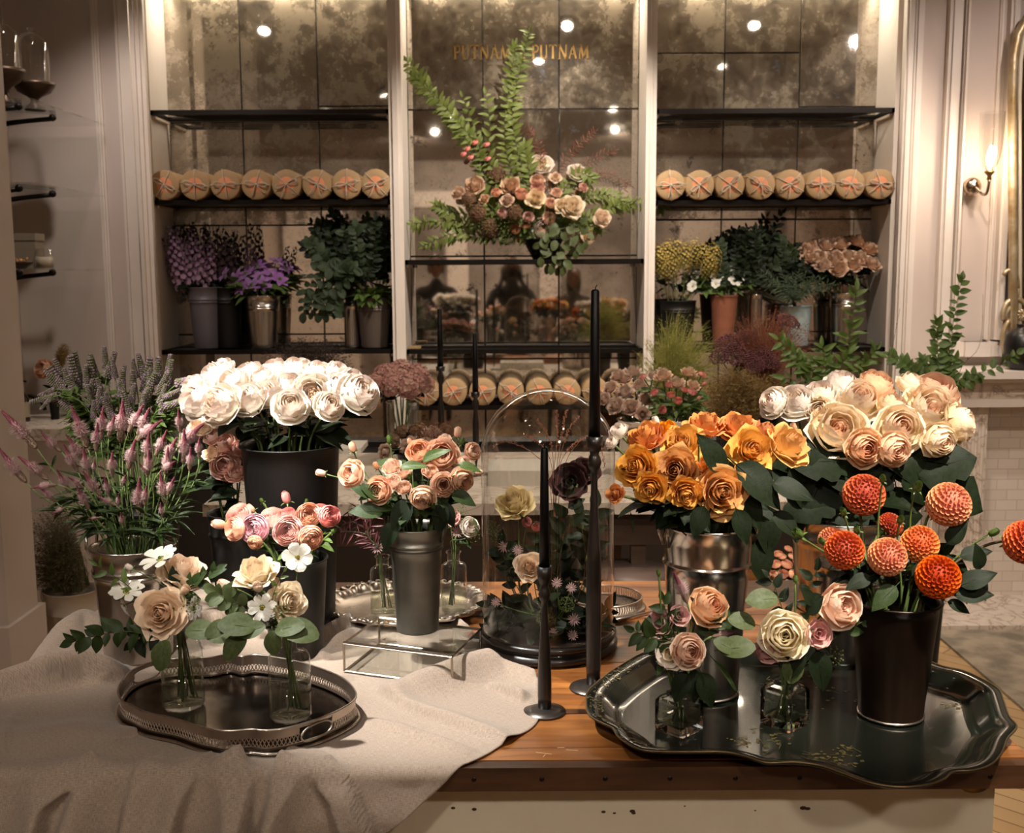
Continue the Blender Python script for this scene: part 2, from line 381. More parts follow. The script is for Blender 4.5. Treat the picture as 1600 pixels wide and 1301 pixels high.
# antique mirror tiles behind the bays
def zback(py): return pt(800, py, YM).z
def xb(px): return pt(px, 422, YM).x
def mirror(label, x0, x1, cols, rows):
    root = empty('antique_mirror', ((x0 + x1) / 2, YM, .72), label, 'mirror', 'antique mirrors behind the shelves')
    xs = [x0] + cols + [x1]
    for i in range(len(xs) - 1):
        rr = rows[i % len(rows)]; zs = [zt] + [zback(r) for r in rr] + [.72]
        for j in range(len(zs) - 1):
            cx, cz = (xs[i] + xs[i+1]) / 2, (zs[j] + zs[j+1]) / 2; hw, hh = (xs[i+1] - xs[i]) / 2 - .0015, (zs[j] - zs[j+1]) / 2 - .0015
            b = MB(); b.box((-hw, 0, -hh), (hw, .006, hh))
            b.v = [(x * (.985 if y == 0 else 1), y, z * (.99 if y == 0 else 1)) for x, y, z in b.v]
            o = b.build('mirror_tile', M_clear if (j >= 1 and 'lettering' in label) or (j >= 2) else M_patina, root, (cx - root.location.x, -.008, cz - .72), smooth=False)
            o.rotation_euler = (R.uniform(-.002, .002), 0, R.uniform(-.002, .002))
M_black = pm('mirror_backing', '0c0908', .6)
slab('trim_40', (xm(240), YM - .001, .7), (xm(1395), YM + .02, zt), M_black)
mirror('antiqued mirror behind the shelves with purple flowers and green foliage', xm(240), xm(612), [xb(388), xb(505)], [[172, 350, 520], [172, 350, 520], [165, 350, 520]])
mirror('antiqued mirror behind the tall flower arrangement, gold lettering on it', xm(632), xm(1007), [xb(757), xb(873)], [[171, 400, 560], [171, 400, 560], [171, 400, 560]])
mirror('antiqued mirror behind the shelves beside the wall sconce', xm(1023), xm(1395), [xb(1125), xb(1240)], [[85, 345, 520], [85, 345, 520], [170, 345, 520]])
# gold lettering on the middle mirror
M_gold = pm('gold_lettering', '8a6c3a', .38, .75)
GLY = {  # roman capitals: (width, [(thick, points)...])
 'P': (.62, [(1, ((.16, 0), (.16, 1))), (0, ((.02, 0), (.30, 0))), (0, ((.02, 1), (.3, 1))), (.7, ((.16, .98), (.42, .98), (.56, .88), (.58, .74), (.54, .60), (.40, .50), (.16, .50)))]),
 'U': (.74, [(1, ((.14, 1), (.14, .3), (.22, .1), (.38, .0))), (.4, ((.38, 0), (.54, .08), (.60, .28), (.60, 1))), (0, ((.02, 1), (.27, 1))), (0, ((.50, 1), (.70, 1)))]),
 'T': (.70, [(1, ((.35, 0), (.35, 1))), (0, ((.22, 0), (.48, 0))), (.3, ((.03, .99), (.67, .99))), (0, ((.03, 1), (.03, .84))), (0, ((.67, 1), (.67, .84)))]),
 'N': (.82, [(.3, ((.14, 0), (.14, 1))), (1, ((.12, 1), (.70, 0))), (.3, ((.70, 0), (.70, 1))), (0, ((.03, 0), (.25, 0))), (0, ((.02, 1), (.16, 1))), (0, ((.60, 1), (.80, 1)))]),
 'A': (.78, [(.3, ((.10, 0), (.39, 1))), (1, ((.39, 1), (.68, 0))), (.2, ((.20, .34), (.58, .34))), (0, ((.0, 0), (.2, 0))), (0, ((.56, 0), (.78, 0)))]),
 'M': (.96, [(.3, ((.14, 0), (.18, 1))), (1, ((.18, 1), (.48, .05))), (.3, ((.48, .05), (.78, 1))), (1, ((.78, 1), (.83, 0))), (0, ((.03, 0), (.25, 0))), (0, ((.72, 0), (.94, 0))), (0, ((.08, 1), (.2, 1))), (0, ((.76, 1), (.9, 1)))]),
 '&': (.80, [(.8, ((.72, 0), (.30, .62), (.24, .80), (.34, .97), (.48, .92), (.50, .78), (.38, .62), (.16, .42), (.08, .22), (.20, .02), (.42, .02), (.60, .24), (.68, .46)))]), ' ': (.34, [])}
txt = 'PUTNAM & PUTNAM'; tw_, th = sz(918 - 712, YM), sz(20, YM); adv = sum(GLY[c_][0] for c_ in txt) + .08 * len(txt)
kx = tw_ / adv; b = MB(); x_ = -tw_ / 2
for c_ in txt:
    gw, st = GLY[c_]
    for th_, pp in st:
        hw = .5 * th * (.045 + .10 * th_)
        P = [Vector((x_ + u * kx, 0, v_ * th)) for u, v_ in pp]
        for p_, q_ in zip(P, P[1:]):
            d = (q_ - p_).normalized(); n_ = Vector((-d.z, 0, d.x)) * hw; p2, q2 = p_ - d * hw * .3, q_ + d * hw * .3
            ids = [b.vert(v_ + Vector((0, y_, 0))) for y_ in (0, .003) for v_ in (p2 - n_, q2 - n_, q2 + n_, p2 + n_)]
            for f in ((0, 1, 2, 3), (7, 6, 5, 4), (0, 4, 5, 1), (1, 5, 6, 2), (2, 6, 7, 3), (3, 7, 4, 0)): b.face([ids[i] for i in f])
    x_ += (gw + .08) * kx
me = b.mesh('shop_lettering', M_gold, smooth=False)
p = pt(815, 92, YM - .012); o = put('shop_lettering', me, None, p); tag(o, 'gold capital lettering on the middle antique mirror', 'sign')

# ------------------------------------------------------------ shelves
def zf(px, py): return pt(px, py, YF + .02).z
M_grill = pm('shelf_metal', '1a1512', .38, .7)
def metal_shelf(label, x0, x1, z, mesh=False, front=YF + .02, name='metal_shelf', group='black shelves of the bookcase'):
    root = empty(name, ((x0 + x1) / 2, YM - .02, z), label, 'shelf', group); cx, cy = root.location.x, root.location.y
    b = MB()
    b.box((x0 - cx, front - cy, -.022), (x1 - cx, front + .012 - cy, 0)); b.box((x0 - cx, -.03, -.022), (x1 - cx, -.012, 0))
    b.box((x0 - cx, front - cy, -.022), (x0 + .012 - cx, -.012, 0)); b.box((x1 - .012 - cx, front - cy, -.022), (x1 - cx, -.012, 0))
    b.build('shelf_frame', M_grill, root, smooth=False)
    g = MB()
    if mesh:
        n = 46; w_ = x1 - x0; d = -.012 - (front - cy)
        for k in range(n * 2):
            for s in (1, -1):
                xa = x0 - cx + w_ * (k + .5) / (n * 2)
                xb_ = xa + s * d * .7
                if not (x0 - cx < xb_ < x1 - cx): continue
                g.tube([(xa, front - cy + .005, -.011), (xb_, -.02, -.011)], .0018, 4, False)
        g.build('shelf_mesh', M_grill, root, smooth=False)
    else:
        g.box((x0 + .01 - cx, front + .01 - cy, -.018), (x1 - .01 - cx, -.02, -.006)); g.build('shelf_plate', M_grill, root, smooth=False)
    for x in (x0 + .008, x1 - .008):               # bright wall rails the shelf sits on
        r = MB(); r.box((x - .006 - cx, front + .03 - cy, -.036), (x + .006 - cx, -.03, -.024))
        r.build('shelf_bracket', pm('rail_paint', 'c8b9a8', .4) if 'rail_paint' not in MATS else MATS['rail_paint'], root, smooth=False)
    return root
LX0, LX1 = xm(240) + .014, xm(612) - .002
MX0, MX1 = xm(632) + .002, xm(1007) - .002
RX0, RX1 = xm(1023) + .002, xm(1395) - .014
Z1L, Z2L, Z3L = zf(420, 171), zf(420, 312), zf(420, 546)
metal_shelf('perforated black shelf, topmost in the bay with purple flowers', LX0, LX1, Z1L, True)
metal_shelf('black shelf under the paper rolls above the purple flowers', LX0, LX1, Z2L)
metal_shelf('black shelf holding buckets of delphinium, clematis and eucalyptus', LX0, LX1, Z3L)
Z1R, Z2R, Z3R = zf(1210, 169), zf(1210, 312), zf(1210, 543)
metal_shelf('perforated black shelf, topmost in the bay beside the sconce', RX0, RX1, Z1R, True)
metal_shelf('black shelf under the paper rolls nearest the wall sconce', RX0, RX1, Z2R)
metal_shelf('black shelf holding anemones, yellow celosia and tan roses', RX0, RX1, Z3R)
ZM1, ZM2, ZM3 = zf(820, 405), zf(820, 545), zf(820, 633)
metal_shelf('slim black shelf carrying the tall flower arrangement', MX0, MX1, ZM1)
metal_shelf('black shelf of the middle bay above its paper rolls', MX0, MX1, ZM2, True)
metal_shelf('lowest black shelf of the middle bay under paper rolls', MX0, MX1, ZM3)

# ------------------------------------------------------------ paper rolls tied with twine
M_kraft = pm('kraft_paper', 'ad8e66', .75, var=('9f825c', 12), bump=(80, .05))
M_kraft2 = pm('kraft_paper_edge', '94785a', .75)
M_sticker = pm('orange_sticker', 'cf7a4c', .6, var=('dc9468', 60))
M_twine = pm('grey_twine', 'b5a590', .8)
def roll_mesh(v):
    r = 1.0; L_ = 5.0
    a = MB(); n = 36
    prof = [(.0001, 0), (.5, .002), (.97, 0), (1.0, .04), (1.0, L_), (.0001, L_)]
    M = Matrix.Rotation(-PI/2, 4, 'X')             # axis z -> +y
    a.lathe(prof, n, M=M)
    st = MB(); st.lathe([(.0001, -.015), (.50, -.015), (.52, -.005)], n, M=M)
    rr = random.Random(v)
    tw = MB(); a0 = rr.uniform(-.5, .5)
    for k, da in enumerate((0, PI/2 + rr.uniform(-.3, .3))):
        an = a0 + da
        d = Vector((math.cos(an), 0, math.sin(an)))
        tw.tube([d * -1.02 + Vector((0, 1.2, 0)), d * -1.02 + Vector((0, -.0, 0)), d * -.5 + Vector((0, -.06, 0)), Vector((0, -.08, 0)), d * .5 + Vector((0, -.06, 0)), d * 1.02, d * 1.02 + Vector((0, 1.2, 0))], .038, 5)
    ba = a0 + rr.uniform(-.3, .3)
    for s in (1, -1):                              # bow loops and tails
        d = Vector((math.cos(ba), 0, math.sin(ba))) * s; p = Vector((-d.z, 0, d.x)) * s
        tw.tube(bez(Vector((0, -.1, 0)), d * .9 + p * .5 + Vector((0, -.3, 0)), d * 1.1 - p * .35 + Vector((0, -.25, 0)), Vector((0, -.12, 0)), 10), .042, 5)
        q = Vector((s * .4, 0, -.9)).normalized()
        tw.tube(bez(Vector((0, -.1, 0)), q * .3 + Vector((s * .1, -.25, 0)), q * .6 + Vector((0, -.2, 0)), q * (.8 + rr.random() * .25) + Vector((s * .12, -.08, 0)), 6), .038, 5)
    tw.tube([(-.09, -.1, 0), (.09, -.14, 0)], .08, 6)
    return a.mesh('paper_wrap', M_kraft), st.mesh('round_sticker', M_sticker), tw.mesh('twine_bow', M_twine)
ROLLS = [roll_mesh(k) for k in range(5)]
ORD = ['first', 'second', 'third', 'fourth', 'fifth', 'sixth', 'seventh', 'eighth', 'ninth', 'tenth', 'eleventh', 'twelfth', 'thirteenth', 'fourteenth', 'fifteenth', 'sixteenth']
def rolls(xs, z, Y, rpx, where, grp):
    r = sz(rpx, Y)
    for k, px in enumerate(xs):
        x = pt(px, 422, Y).x; ms = ROLLS[(k * 2 + len(xs)) % 5 if k % 2 else (k + 3) % 5]
        root = empty('paper_roll', (x, Y, z), '%s kraft paper roll with orange sticker counted from the left, %s' % (ORD[k], where), 'paper roll', grp)
        an = 0
        for nm, me in zip(('paper_wrap', 'round_sticker', 'twine_bow'), ms):
            o = put(nm, me, root, (0, 0, r)); o.scale = (r,) * 3
            if nm == 'twine_bow': o.rotation_euler = (0, R.uniform(-.5, .5), 0)
rolls([263, 310, 357, 405, 452, 499, 545, 590], Z2L, YF + .0, 22.6, 'above the purple flowers', 'paper rolls above the purple flowers')
rolls([1046, 1091, 1138, 1185, 1231, 1278, 1324, 1370], Z2R, YF + .0, 22.6, 'beside the wall sconce', 'paper rolls beside the wall sconce')
rolls([662, 706, 752, 797, 842, 887, 932, 977], ZM3, YF + .02, 21.0, 'on the lowest middle shelf', 'paper rolls on the lowest middle shelf')

# ------------------------------------------------------------ wall sconce
ps = pt(1519, 291, YF - .07); pb = pt(1546, 270, YF - .16)
root = empty('wall_sconce', ps, 'silver wall sconce with curved arm, glass hurricane shade and lit bulb', 'wall light')
M_nickel = pm('polished_nickel', 'b8a898', .18, 1.0)
o = MB(); o.lathe([(.0001, .03), (.025, .028), (.04, .01), (.042, 0), (.035, -.008)], 24, M=Matrix.Rotation(PI/2, 4, 'X')); o.build('back_plate', M_nickel, root)
rel = pb - ps
o = MB(); o.tube(bez(Vector((0, -.02, 0)), Vector((.03, -.06, -.05)), rel + Vector((0, 0, -.13)), rel + Vector((0, 0, -.02)), 14), .007, 8); o.build('arm', M_nickel, root)
o = MB(); o.lathe([(.0001, -.035), (.012, -.03), (.008, -.015), (.02, 0), (.024, .004), (.016, .012), (.0001, .012)], 20, c=rel); o.build('cup', M_brass, root)
o = MB(); o.lathe([(.012, .01), (.03, .03), (.045, .07), (.052, .12), (.055, .20), (.056, .27)], 28, c=rel)
o.build('glass_shade', thin_glass('hurricane_glass', (.93, .93, .93), 2.4), root)
o = MB(); o.lathe([(.0001, .03), (.012, .035), (.017, .06), (.012, .095), (.004, .12), (.0001, .125)], 14, c=rel); o.build('bulb', M_bulb, root)
l = bpy.data.lights.new('sconce_light', 'POINT'); l.energy = 6.5; l.color = (1, .78, .58); l.shadow_soft_size = .06
lo = bpy.data.objects.new('sconce_light', l); C.objects.link(lo); lo.location = pb + Vector((0, -.09, .07))

# ------------------------------------------------------------ ceiling spot fittings
tone = ['above the white roses', 'above the linen cloth', 'above the orange roses', 'above the purple plumes', 'added over the gallery tray to brighten the posies', 'in front of the middle bay', 'in front of the bay beside the sconce', 'in front of the bay with purple flowers',
        'before the glass wall shelves', 'before the fireplace', 'above the marble worktop', 'above the rug', 'behind the photographer, over the white trim', 'added as front fill above the photographer, door side', 'added as front fill above the photographer, fireplace side', 'behind the photographer, over the dark picture rail']
for (l, t, p_, s, c, r), wh in zip(SPOTS, tone):
    d = (Vector(t) - Vector(l)).normalized(); root = empty('ceiling_spot', (l[0], l[1], CEIL), 'small round ceiling spotlight ' + wh, 'spotlight', 'ceiling spotlights')
    rl = Vector((0, 0, l[2] - CEIL)) - d * .02; q = quat_z(-d)
    o = MB(); o.lathe([(.042, -.01), (.045, 0), (.045, .05), (.02, .06), (.0001, .06)], 20); o.build('lamp_housing', M_iron, root, rl).rotation_mode = 'QUATERNION'; root.children[-1].rotation_quaternion = q
    o = MB(); o.lathe([(.0001, 0.001), (.034, 0.001)], 20); x = o.build('lamp_lens', M_lamp, root, rl); x.rotation_mode = 'QUATERNION'; x.rotation_quaternion = q
    o = MB(); o.tube([rl - d * .0, (0, 0, 0)], .008, 6); o.build('bracket', M_iron, root)

# ------------------------------------------------------------ fireplace, mantel, gilded mirror frame, black pot
def marble(name='veined_marble'):
    m, nt, out = newmat(name); L = nt.links.new
    tc = N(nt, 'ShaderNodeTexCoord'); n = N(nt, 'ShaderNodeTexNoise'); n.inputs['Scale'].default_value = 7; n.inputs['Detail'].default_value = 9; n.inputs['Distortion'].default_value = 1.6; L(tc.outputs['Object'], n.inputs['Vector'])
    c = ramp(nt, n.outputs[0], [(.3, 'ddd0c2'), (.47, 'd3c4b4'), (.5, 'a08c7c'), (.53, 'd6c8b9'), (.7, 'e0d4c8')])
    p = N(nt, 'ShaderNodeBsdfPrincipled'); L(c, p.inputs[0]); p.inputs['Roughness'].default_value = .35; L(p.outputs[0], out.inputs[0]); return m
M_marble = marble()
YP = 5.0
xp = lambda px: pt(px, 422, YP).x
zp = lambda py: pt(1540, py, YP).z
root = empty('fireplace', (xp(1540), YP, 0), 'veined marble fireplace with a fluted pilaster and white mantel shelf', 'fireplace')
ox, oy = root.location.x, YP
b = MB(); zs = zp(577)
b.box((xp(1478) - ox, -.10, zs - .035), (3.6 - ox, .25, zs)); b.box((xp(1486) - ox, -.07, zs - .055), (3.6 - ox, .25, zs - .035)); b.build('mantel_shelf', M_white, root, smooth=False)
b = MB(); b.box((xp(1492) - ox, -.02, zp(628)), (3.6 - ox, .25, zs - .05)); b.build('frieze', M_marble, root, smooth=False)
b = MB(); b.box((xp(1490) - ox, -.045, zp(634)), (3.6 - ox, .0, zp(622))); b.build('rail_moulding', M_white, root, smooth=False)
b = MB(); xa, xc = xp(1500) - ox, xp(1556) - ox; b.box((xa, 0, .19), (xc, .25, zp(634)))
for k in range(5):
    x = xa + .012 + k * (xc - xa - .024) / 4.6; b.tube([(x + .01, .0, .24), (x + .01, .0, zp(634) - .04)], .0105, 8)
b.build('fluted_pilaster', M_marble, root, smooth=False)
b = MB(); b.box((xa - .02, -.03, 0), (xc + .015, .25, .19)); b.build('plinth', M_marble, root, smooth=False)
M_wbrick, nt, out = newmat('white_brick'); tb = N(nt, 'ShaderNodeTexBrick'); tb.inputs['Scale'].default_value = 5; tb.inputs['Color1'].default_value = rgb('ddd0c2'); tb.inputs['Color2'].default_value = rgb('d4c6b8'); tb.inputs['Mortar'].default_value = rgb('c2b2a4'); tb.inputs['Mortar Size'].default_value = .01
tcx = N(nt, 'ShaderNodeTexCoord'); mpx = N(nt, 'ShaderNodeMapping'); mpx.inputs['Rotation'].default_value = (PI/2, 0, 0); nt.links.new(tcx.outputs['Object'], mpx.inputs[0]); nt.links.new(mpx.outputs[0], tb.inputs[0]); pb_ = N(nt, 'ShaderNodeBsdfPrincipled'); nt.links.new(tb.outputs[0], pb_.inputs[0]); pb_.inputs['Roughness'].default_value = .6; nt.links.new(pb_.outputs[0], out.inputs[0])
b = MB(); b.box((xc, .10, 0), (3.6 - ox, .24, zp(640))); b.build('brick_surround', M_wbrick, root, smooth=False)
b = MB(); b.box((xp(1440) - ox, -.35, 0), (3.6 - ox, .1, .03)); b.build('hearth', M_marble, root, smooth=False)

M_gilt = pm('worn_gilding', 'a98a5a', .4, .55, var=('cfc0a0', 14), bump=(40, .3))
YG = 5.12
root = empty('gilded_mirror_frame', pt(1600, 570, YG), 'tall arched gilded mirror frame with carved scrolls standing on the mantel', 'mirror frame')
g0 = root.location.copy()
def gp(px, py): return pt(px, py, YG) - g0
b = MB(); path = [gp(1583, 560), gp(1583, 400), gp(1582, 150), gp(1584, 90), gp(1590, 55), gp(1604, 30), gp(1630, 15), gp(1680, 5)]
b.tube(path, .022, 8); b.build('frame_moulding', M_gilt, root)
b = MB(); path2 = [p_ + Vector((.035, .01, -.01)) for p_ in path]; b.tube(path2, .012, 8); b.build('inner_bead', pm('cream_gesso', 'd8cdb4', .5), root)
b = MB()
b.tube(bez(gp(1568, 430), gp(1574, 415), gp(1592, 420), gp(1590, 450)), .010, 7); b.tube(bez(gp(1590, 450), gp(1590, 475), gp(1572, 480), gp(1570, 500)), [.010, .012, .013, .014, .013, .012, .010, .008, .006], 7)
b.tube(bez(gp(1568, 500), gp(1562, 470), gp(1590, 455), gp(1604, 478), 12), .012, 7); b.tube(bez(gp(1575, 560), gp(1562, 540), gp(1566, 510), gp(1578, 500), 8), .013, 7)
for a in range(8): b.tube([gp(1597, 492), gp(1597 + 9 * math.cos(a * PI/4), 492 + 9 * math.sin(a * PI/4))], [.004, .009], 6)
b.build('carved_scroll', M_gilt, root)
b = MB(); q = [gp(1588, 560), gp(1588, 100), gp(1605, 45), gp(1700, 25), gp(1700, 560)]; iz = [b.vert(p_ + Vector((0, .02, 0))) for p_ in q]; b.face(iz); b.build('mirror_glass', pm('overmantel_glass', 'a0907c', .06, 1.0), root, smooth=False)

root = empty('black_pot', pt(1592, 576, YP) + Vector((0, -.02, 0)), 'round black ceramic pot at the end of the mantel', 'pot')
r = .078; b = MB(); b.lathe([(.0001, 0), (.045, 0), (.06, .015), (.078, .06), (.08, .11), (.072, .155), (.05, .18), (.03, .188), (.028, .2), (.033, .205), (.026, .2), (.024, .18), (.0001, .17)], 32); b.build('pot_body', pm('black_ceramic', '14110f', .35), root)

# rug
b = MB()
rx0 = pz(1482, 1006, .012).x; b.box((rx0, .6, 0), (3.85, pz(1540, 947, .012).y, .012))
rug = b.build('rug', pm('woven_rug', 'a89a86', .95, var=('82786a', 9, .1), bump=(120, .6)), smooth=False); tag(rug, 'mottled grey beige rug on the oak floor beside the table', 'rug')

# ------------------------------------------------------------ left glass shelves on iron brackets
YS = 4.72
def glass_shelf(py, label):
    z = pt(50, py, YS).z; x0 = -2.30; x1 = pt(82, py, YS).x
    root = empty('glass_shelf', (x0, YS, z), label, 'shelf', 'glass wall shelves')
    b = MB(); b.box((0, -.42, 0), (pt(118, py, YS).x - x0, .34, .008)); b.build('glass_plate', M_shelfglass, root, smooth=False)
    for dy in (-.32, .0):
        b = MB(); b.tube(bez(Vector((0, dy, -.14)), Vector((.05, dy, -.03)), Vector((.15, dy, -.03)), Vector((x1 - x0, dy, -.012)), 10), [.02, .018, .016, .014, .013, .012, .011, .011, .010, .010, .010], 7)
        b.lathe([(.0001, -.016), (.012, -.01), (.016, 0), (.012, .012), (.0001, .016)], 12, c=(x1 - x0, dy, -.008))
        b.tube([(0.008, dy, -.2), (0.008, dy, .0)], .012, 6); b.build('bracket', M_iron, root)
    return root, z
s1, zs1 = glass_shelf(181, 'glass wall shelf on iron brackets holding two footed glass domes')
s2, zs2 = glass_shelf(300, 'empty glass wall shelf on iron brackets between two others')
s3, zs3 = glass_shelf(423, 'lowest glass wall shelf on iron brackets with small boxes and jar')
b = MB(); b.box((-2.30, 4.2, .95), (-2.292, 5.0, CEIL)); t_ = b.build('antique_mirror', M_patina, smooth=False); tag(t_, 'narrow antiqued mirror on the wall behind the glass shelves', 'mirror')
M_bronze = pm('dark_bronze', '4e3b2a', .42, .6, var=('33261d', 20))
M_dome = thin_glass('dome_glass', (.95, .95, .94), 1.3)
def compote(px, py_base, py_rim, py_top, rad_px, Y, label):
    p0 = pt(px, py_base, Y); p0.z = zs1 + .008; r = sz(rad_px, Y); hr = pt(px, py_rim, Y).z - p0.z; ht = pt(px, py_top, Y).z - p0.z
    root = empty('cake_dome', p0, label, 'cake stand', 'footed stands with glass domes')
    b = MB(); b.lathe([(.0001, 0), (r*.5, 0), (r*.48, .008), (r*.22, .03), (r*.2, hr*.4), (r*.35, hr*.5), (r*.8, hr*.68), (r*.98, hr*.9), (r*1.06, hr), (r*1.0, hr*.97), (r*.75, hr*.8), (.0001, hr*.7)], 32); b.build('stand', M_bronze, root)
    R2 = r * .80; b = MB(); b.lathe([(R2, hr*.9), (R2, hr + (ht-hr)*.55), (R2*.92, hr + (ht-hr)*.72), (R2*.6, hr + (ht-hr)*.86), (R2*.15, hr + (ht-hr)*.9), (.0001, hr + (ht-hr)*.9)], 32); b.build('glass_dome', M_dome, root)
    b = MB(); z0 = hr + (ht-hr)*.9; k = (ht - z0); b.lathe([(.0001, z0), (.008, z0), (.006, z0 + k*.3), (.014, z0 + k*.6), (.013, z0 + k*.85), (.0001, z0 + k)], 16); b.build('dome_knob', M_dome, root)
compote(55, 167, 130, 42, 30, 4.62, 'bronze footed bowl under a glass dome nearest the wall panel')
compote(8, 150, 108, 28, 30, 4.45, 'bronze footed bowl under a glass dome cut by the picture edge')
def lb(name, px0, px1, py0, py1, Y, mat, label, cat, d=.08, zbase=None):
    a, c = pt(px0, py1, Y), pt(px1, py0, Y); zb = zbase if zbase is not None else a.z
    b = MB(); b.box((-(c.x-a.x)/2, -d/2, 0), ((c.x-a.x)/2, d/2, c.z - a.z))
    root = b.build(name, mat, None, ((a.x+c.x)/2, Y, zb), smooth=False); return tag(root, label, cat)
o = MB(); o.box((-.045, -.045, 0), (.045, .045, .12)); o.box((-.048, -.048, .12), (.048, .048, .15)); q = o.build('gift_box', pm('grey_card', '8a7c6c', .7), None, (pt(48, 420, YS).x, YS, zs3 + .008), smooth=False); tag(q, 'small lidded grey card box on the lowest glass shelf', 'box')
root = empty('candle_jar', (pt(78, 420, YS).x, YS - .05, zs3 + .008), 'clear glass candle jar beside the grey box on the glass shelf', 'jar')
o = MB(); o.lathe([(.0001, 0), (.036, 0), (.038, .005), (.038, .085), (.036, .085)], 24); o.build('jar', M_dome, root); o = MB(); o.lathe([(.0001, .004), (.034, .004), (.034, .05), (.0001, .05)], 20); o.build('wax', pm('pale_wax', 'b5a894', .5), root)
root = empty('seed_bowl', (pt(36, 420, 4.55).x, 4.5, zs3 + .008), 'low dark bowl of small amber beads on the glass shelf', 'bowl')
o = MB(); o.lathe([(.0001, 0), (.03, 0), (.06, .02), (.064, .03), (.058, .028), (.0001, .012)], 24); o.build('bowl', M_bronze, root)
o = MB()
for k in range(22):
    a, rr = R.random() * 6.3, R.random() ** .5 * .045; o.lathe([(.0001, -.007), (.007, 0), (.0001, .007)], 6, c=(rr*math.cos(a), rr*math.sin(a), .03 + R.random()*.012))
bb = o.build('beads', pm('amber_beads', 'b5793a', .4), root)
# ------------------------------------------------------------ the wooden table
ZT = .90
M_plank = wood_mat('oiled_pine', '5a2f12', '8a5426', 'a86d36', (1.2, 10, 10), 3.0, .38, .25)
M_edge = wood_mat('dark_pine_edge', '2e1a0e', '4a2d18', '5e3c22', (1.2, 10, 10), 3.0, .5, .1)
M_apron = pm('chipped_white_paint', 'd6ccb8', .55, var=('c6b9a2', 5), bump=(40, .1))
YT0, YT1, XT0, XT1 = 1.488, 2.40, -.857, .745
root = empty('wooden_table', ((XT0 + XT1) / 2, (YT0 + YT1) / 2, 0), 'plank topped wooden table with chipped white apron carrying linen and trays', 'table')
o0 = root.location
edges = [pz(800, py, ZT).y for py in (1222, 1168, 1115, 1075, 1035, 998, 962, 934)] + [YT1]
edges[0] = YT0
for k in range(len(edges) - 1):
    b = MB(); b.box((XT0 - o0.x, edges[k] + .0012 - o0.y, ZT - .034), (XT1 - o0.x, edges[k+1] - .0012 - o0.y, ZT))
    b.build('tabletop_plank', M_plank, root, (0, 0, -.0005 * (k % 2)), smooth=False)
b = MB(); b.box((XT0 - o0.x, YT0 - .022 - o0.y, ZT - .036), (XT1 + .012 - o0.x, YT0 - o0.y, ZT - .001)); b.build('front_edge', M_edge, root, smooth=False)
b = MB()
for k in range(17):
    x = XT0 + .05 + k * .093 + R.uniform(-.01, .01); b.lathe([(.0001, 0), (.0035, 0), (.004, -.001)], 8, M=Matrix.Translation((x - o0.x, YT0 - .0225 - o0.y, ZT - .018)) @ Matrix.Rotation(PI/2, 4, 'X'))
o = b.build('edge_smudges', M_iron, root); o['kind'] = 'stuff'  # flat dark discs for the smudges along the front edge
xap = pt(1553, 1258, YT0 + .02).x
b = MB(); b.box((XT0 + .04 - o0.x, YT0 + .02 - o0.y, ZT - .16), (xap - o0.x, YT0 + .045 - o0.y, ZT - .036)); b.box((XT0 + .04 - o0.x, YT1 - .06 - o0.y, ZT - .16), (xap - o0.x, YT1 - .04 - o0.y, ZT - .036))
b.box((xap - .025 - o0.x, YT0 + .03 - o0.y, ZT - .16), (xap - .001 - o0.x, YT1 - .05 - o0.y, ZT - .036)); b.box((XT0 + .041 - o0.x, YT0 + .03 - o0.y, ZT - .16), (XT0 + .065 - o0.x, YT1 - .05 - o0.y, ZT - .036)); b.build('apron', M_apron, root, smooth=False)
b = MB(); b.lathe([(.0001, 0), (.022, 0), (.024, -.004), (.02, -.008), (.0001, -.01)], 20, M=Matrix.Translation((pt(1530, 1258, YT0).x - o0.x, YT0 + .019 - o0.y, ZT - .05)) @ Matrix.Rotation(PI/2, 4, 'X') @ Matrix.Diagonal((1, .6, 1, 1))); b.build('brass_catch', M_brass, root)
for x in (XT0 + .085, xap - .05):
    for y in (YT0 + .07, YT1 - .08):
        b = MB(); b.lathe([(.0001, 0), (.02, 0), (.024, .05), (.03, .3), (.034, .6), (.04, .64), (.036, .66), (.04, .70), (.04, .86), (.0001, .86)], 20, c=(x - o0.x, y - o0.y, 0)); b.build('leg', M_apron, root)
b = MB()                                           # scratches and chips in the paint and the wood
for k in range(26):
    x = R.uniform(-.1, .68); y = R.uniform(YT0 + .01, 1.62); a = R.uniform(-.6, 1.6); l_ = R.uniform(.006, .025)
    b.box((0, 0, 0), (l_, .0007, .0004), Matrix.Translation((x - o0.x, y - o0.y, ZT)) @ Matrix.Rotation(a, 4, 'Z'))
o = b.build('surface_scratch', pm('scratched_wood', 'd2b48a', .6), root, smooth=False); o['kind'] = 'stuff'
b = MB()
for px, py, r in ((708, 1262, 4), (741, 1264, 4.5), (943, 1268, 4), (960, 1270, 3), (988, 1267, 5), (990, 1270, 4), (1255, 1262, 6), (1262, 1263, 5), (1070, 1259, 2), (1180, 1266, 2)):
    p = pt(px, py, YT0 + .0195) - o0; b.lathe([(.0001, 0), (sz(r, 1.5), 0)], 7, M=Matrix.Translation(p) @ Matrix.Rotation(PI/2, 4, 'X') @ Matrix.Diagonal((1, .6, 1, 1)))
o = b.build('paint_chip', M_edge, root, smooth=False); o['kind'] = 'stuff'

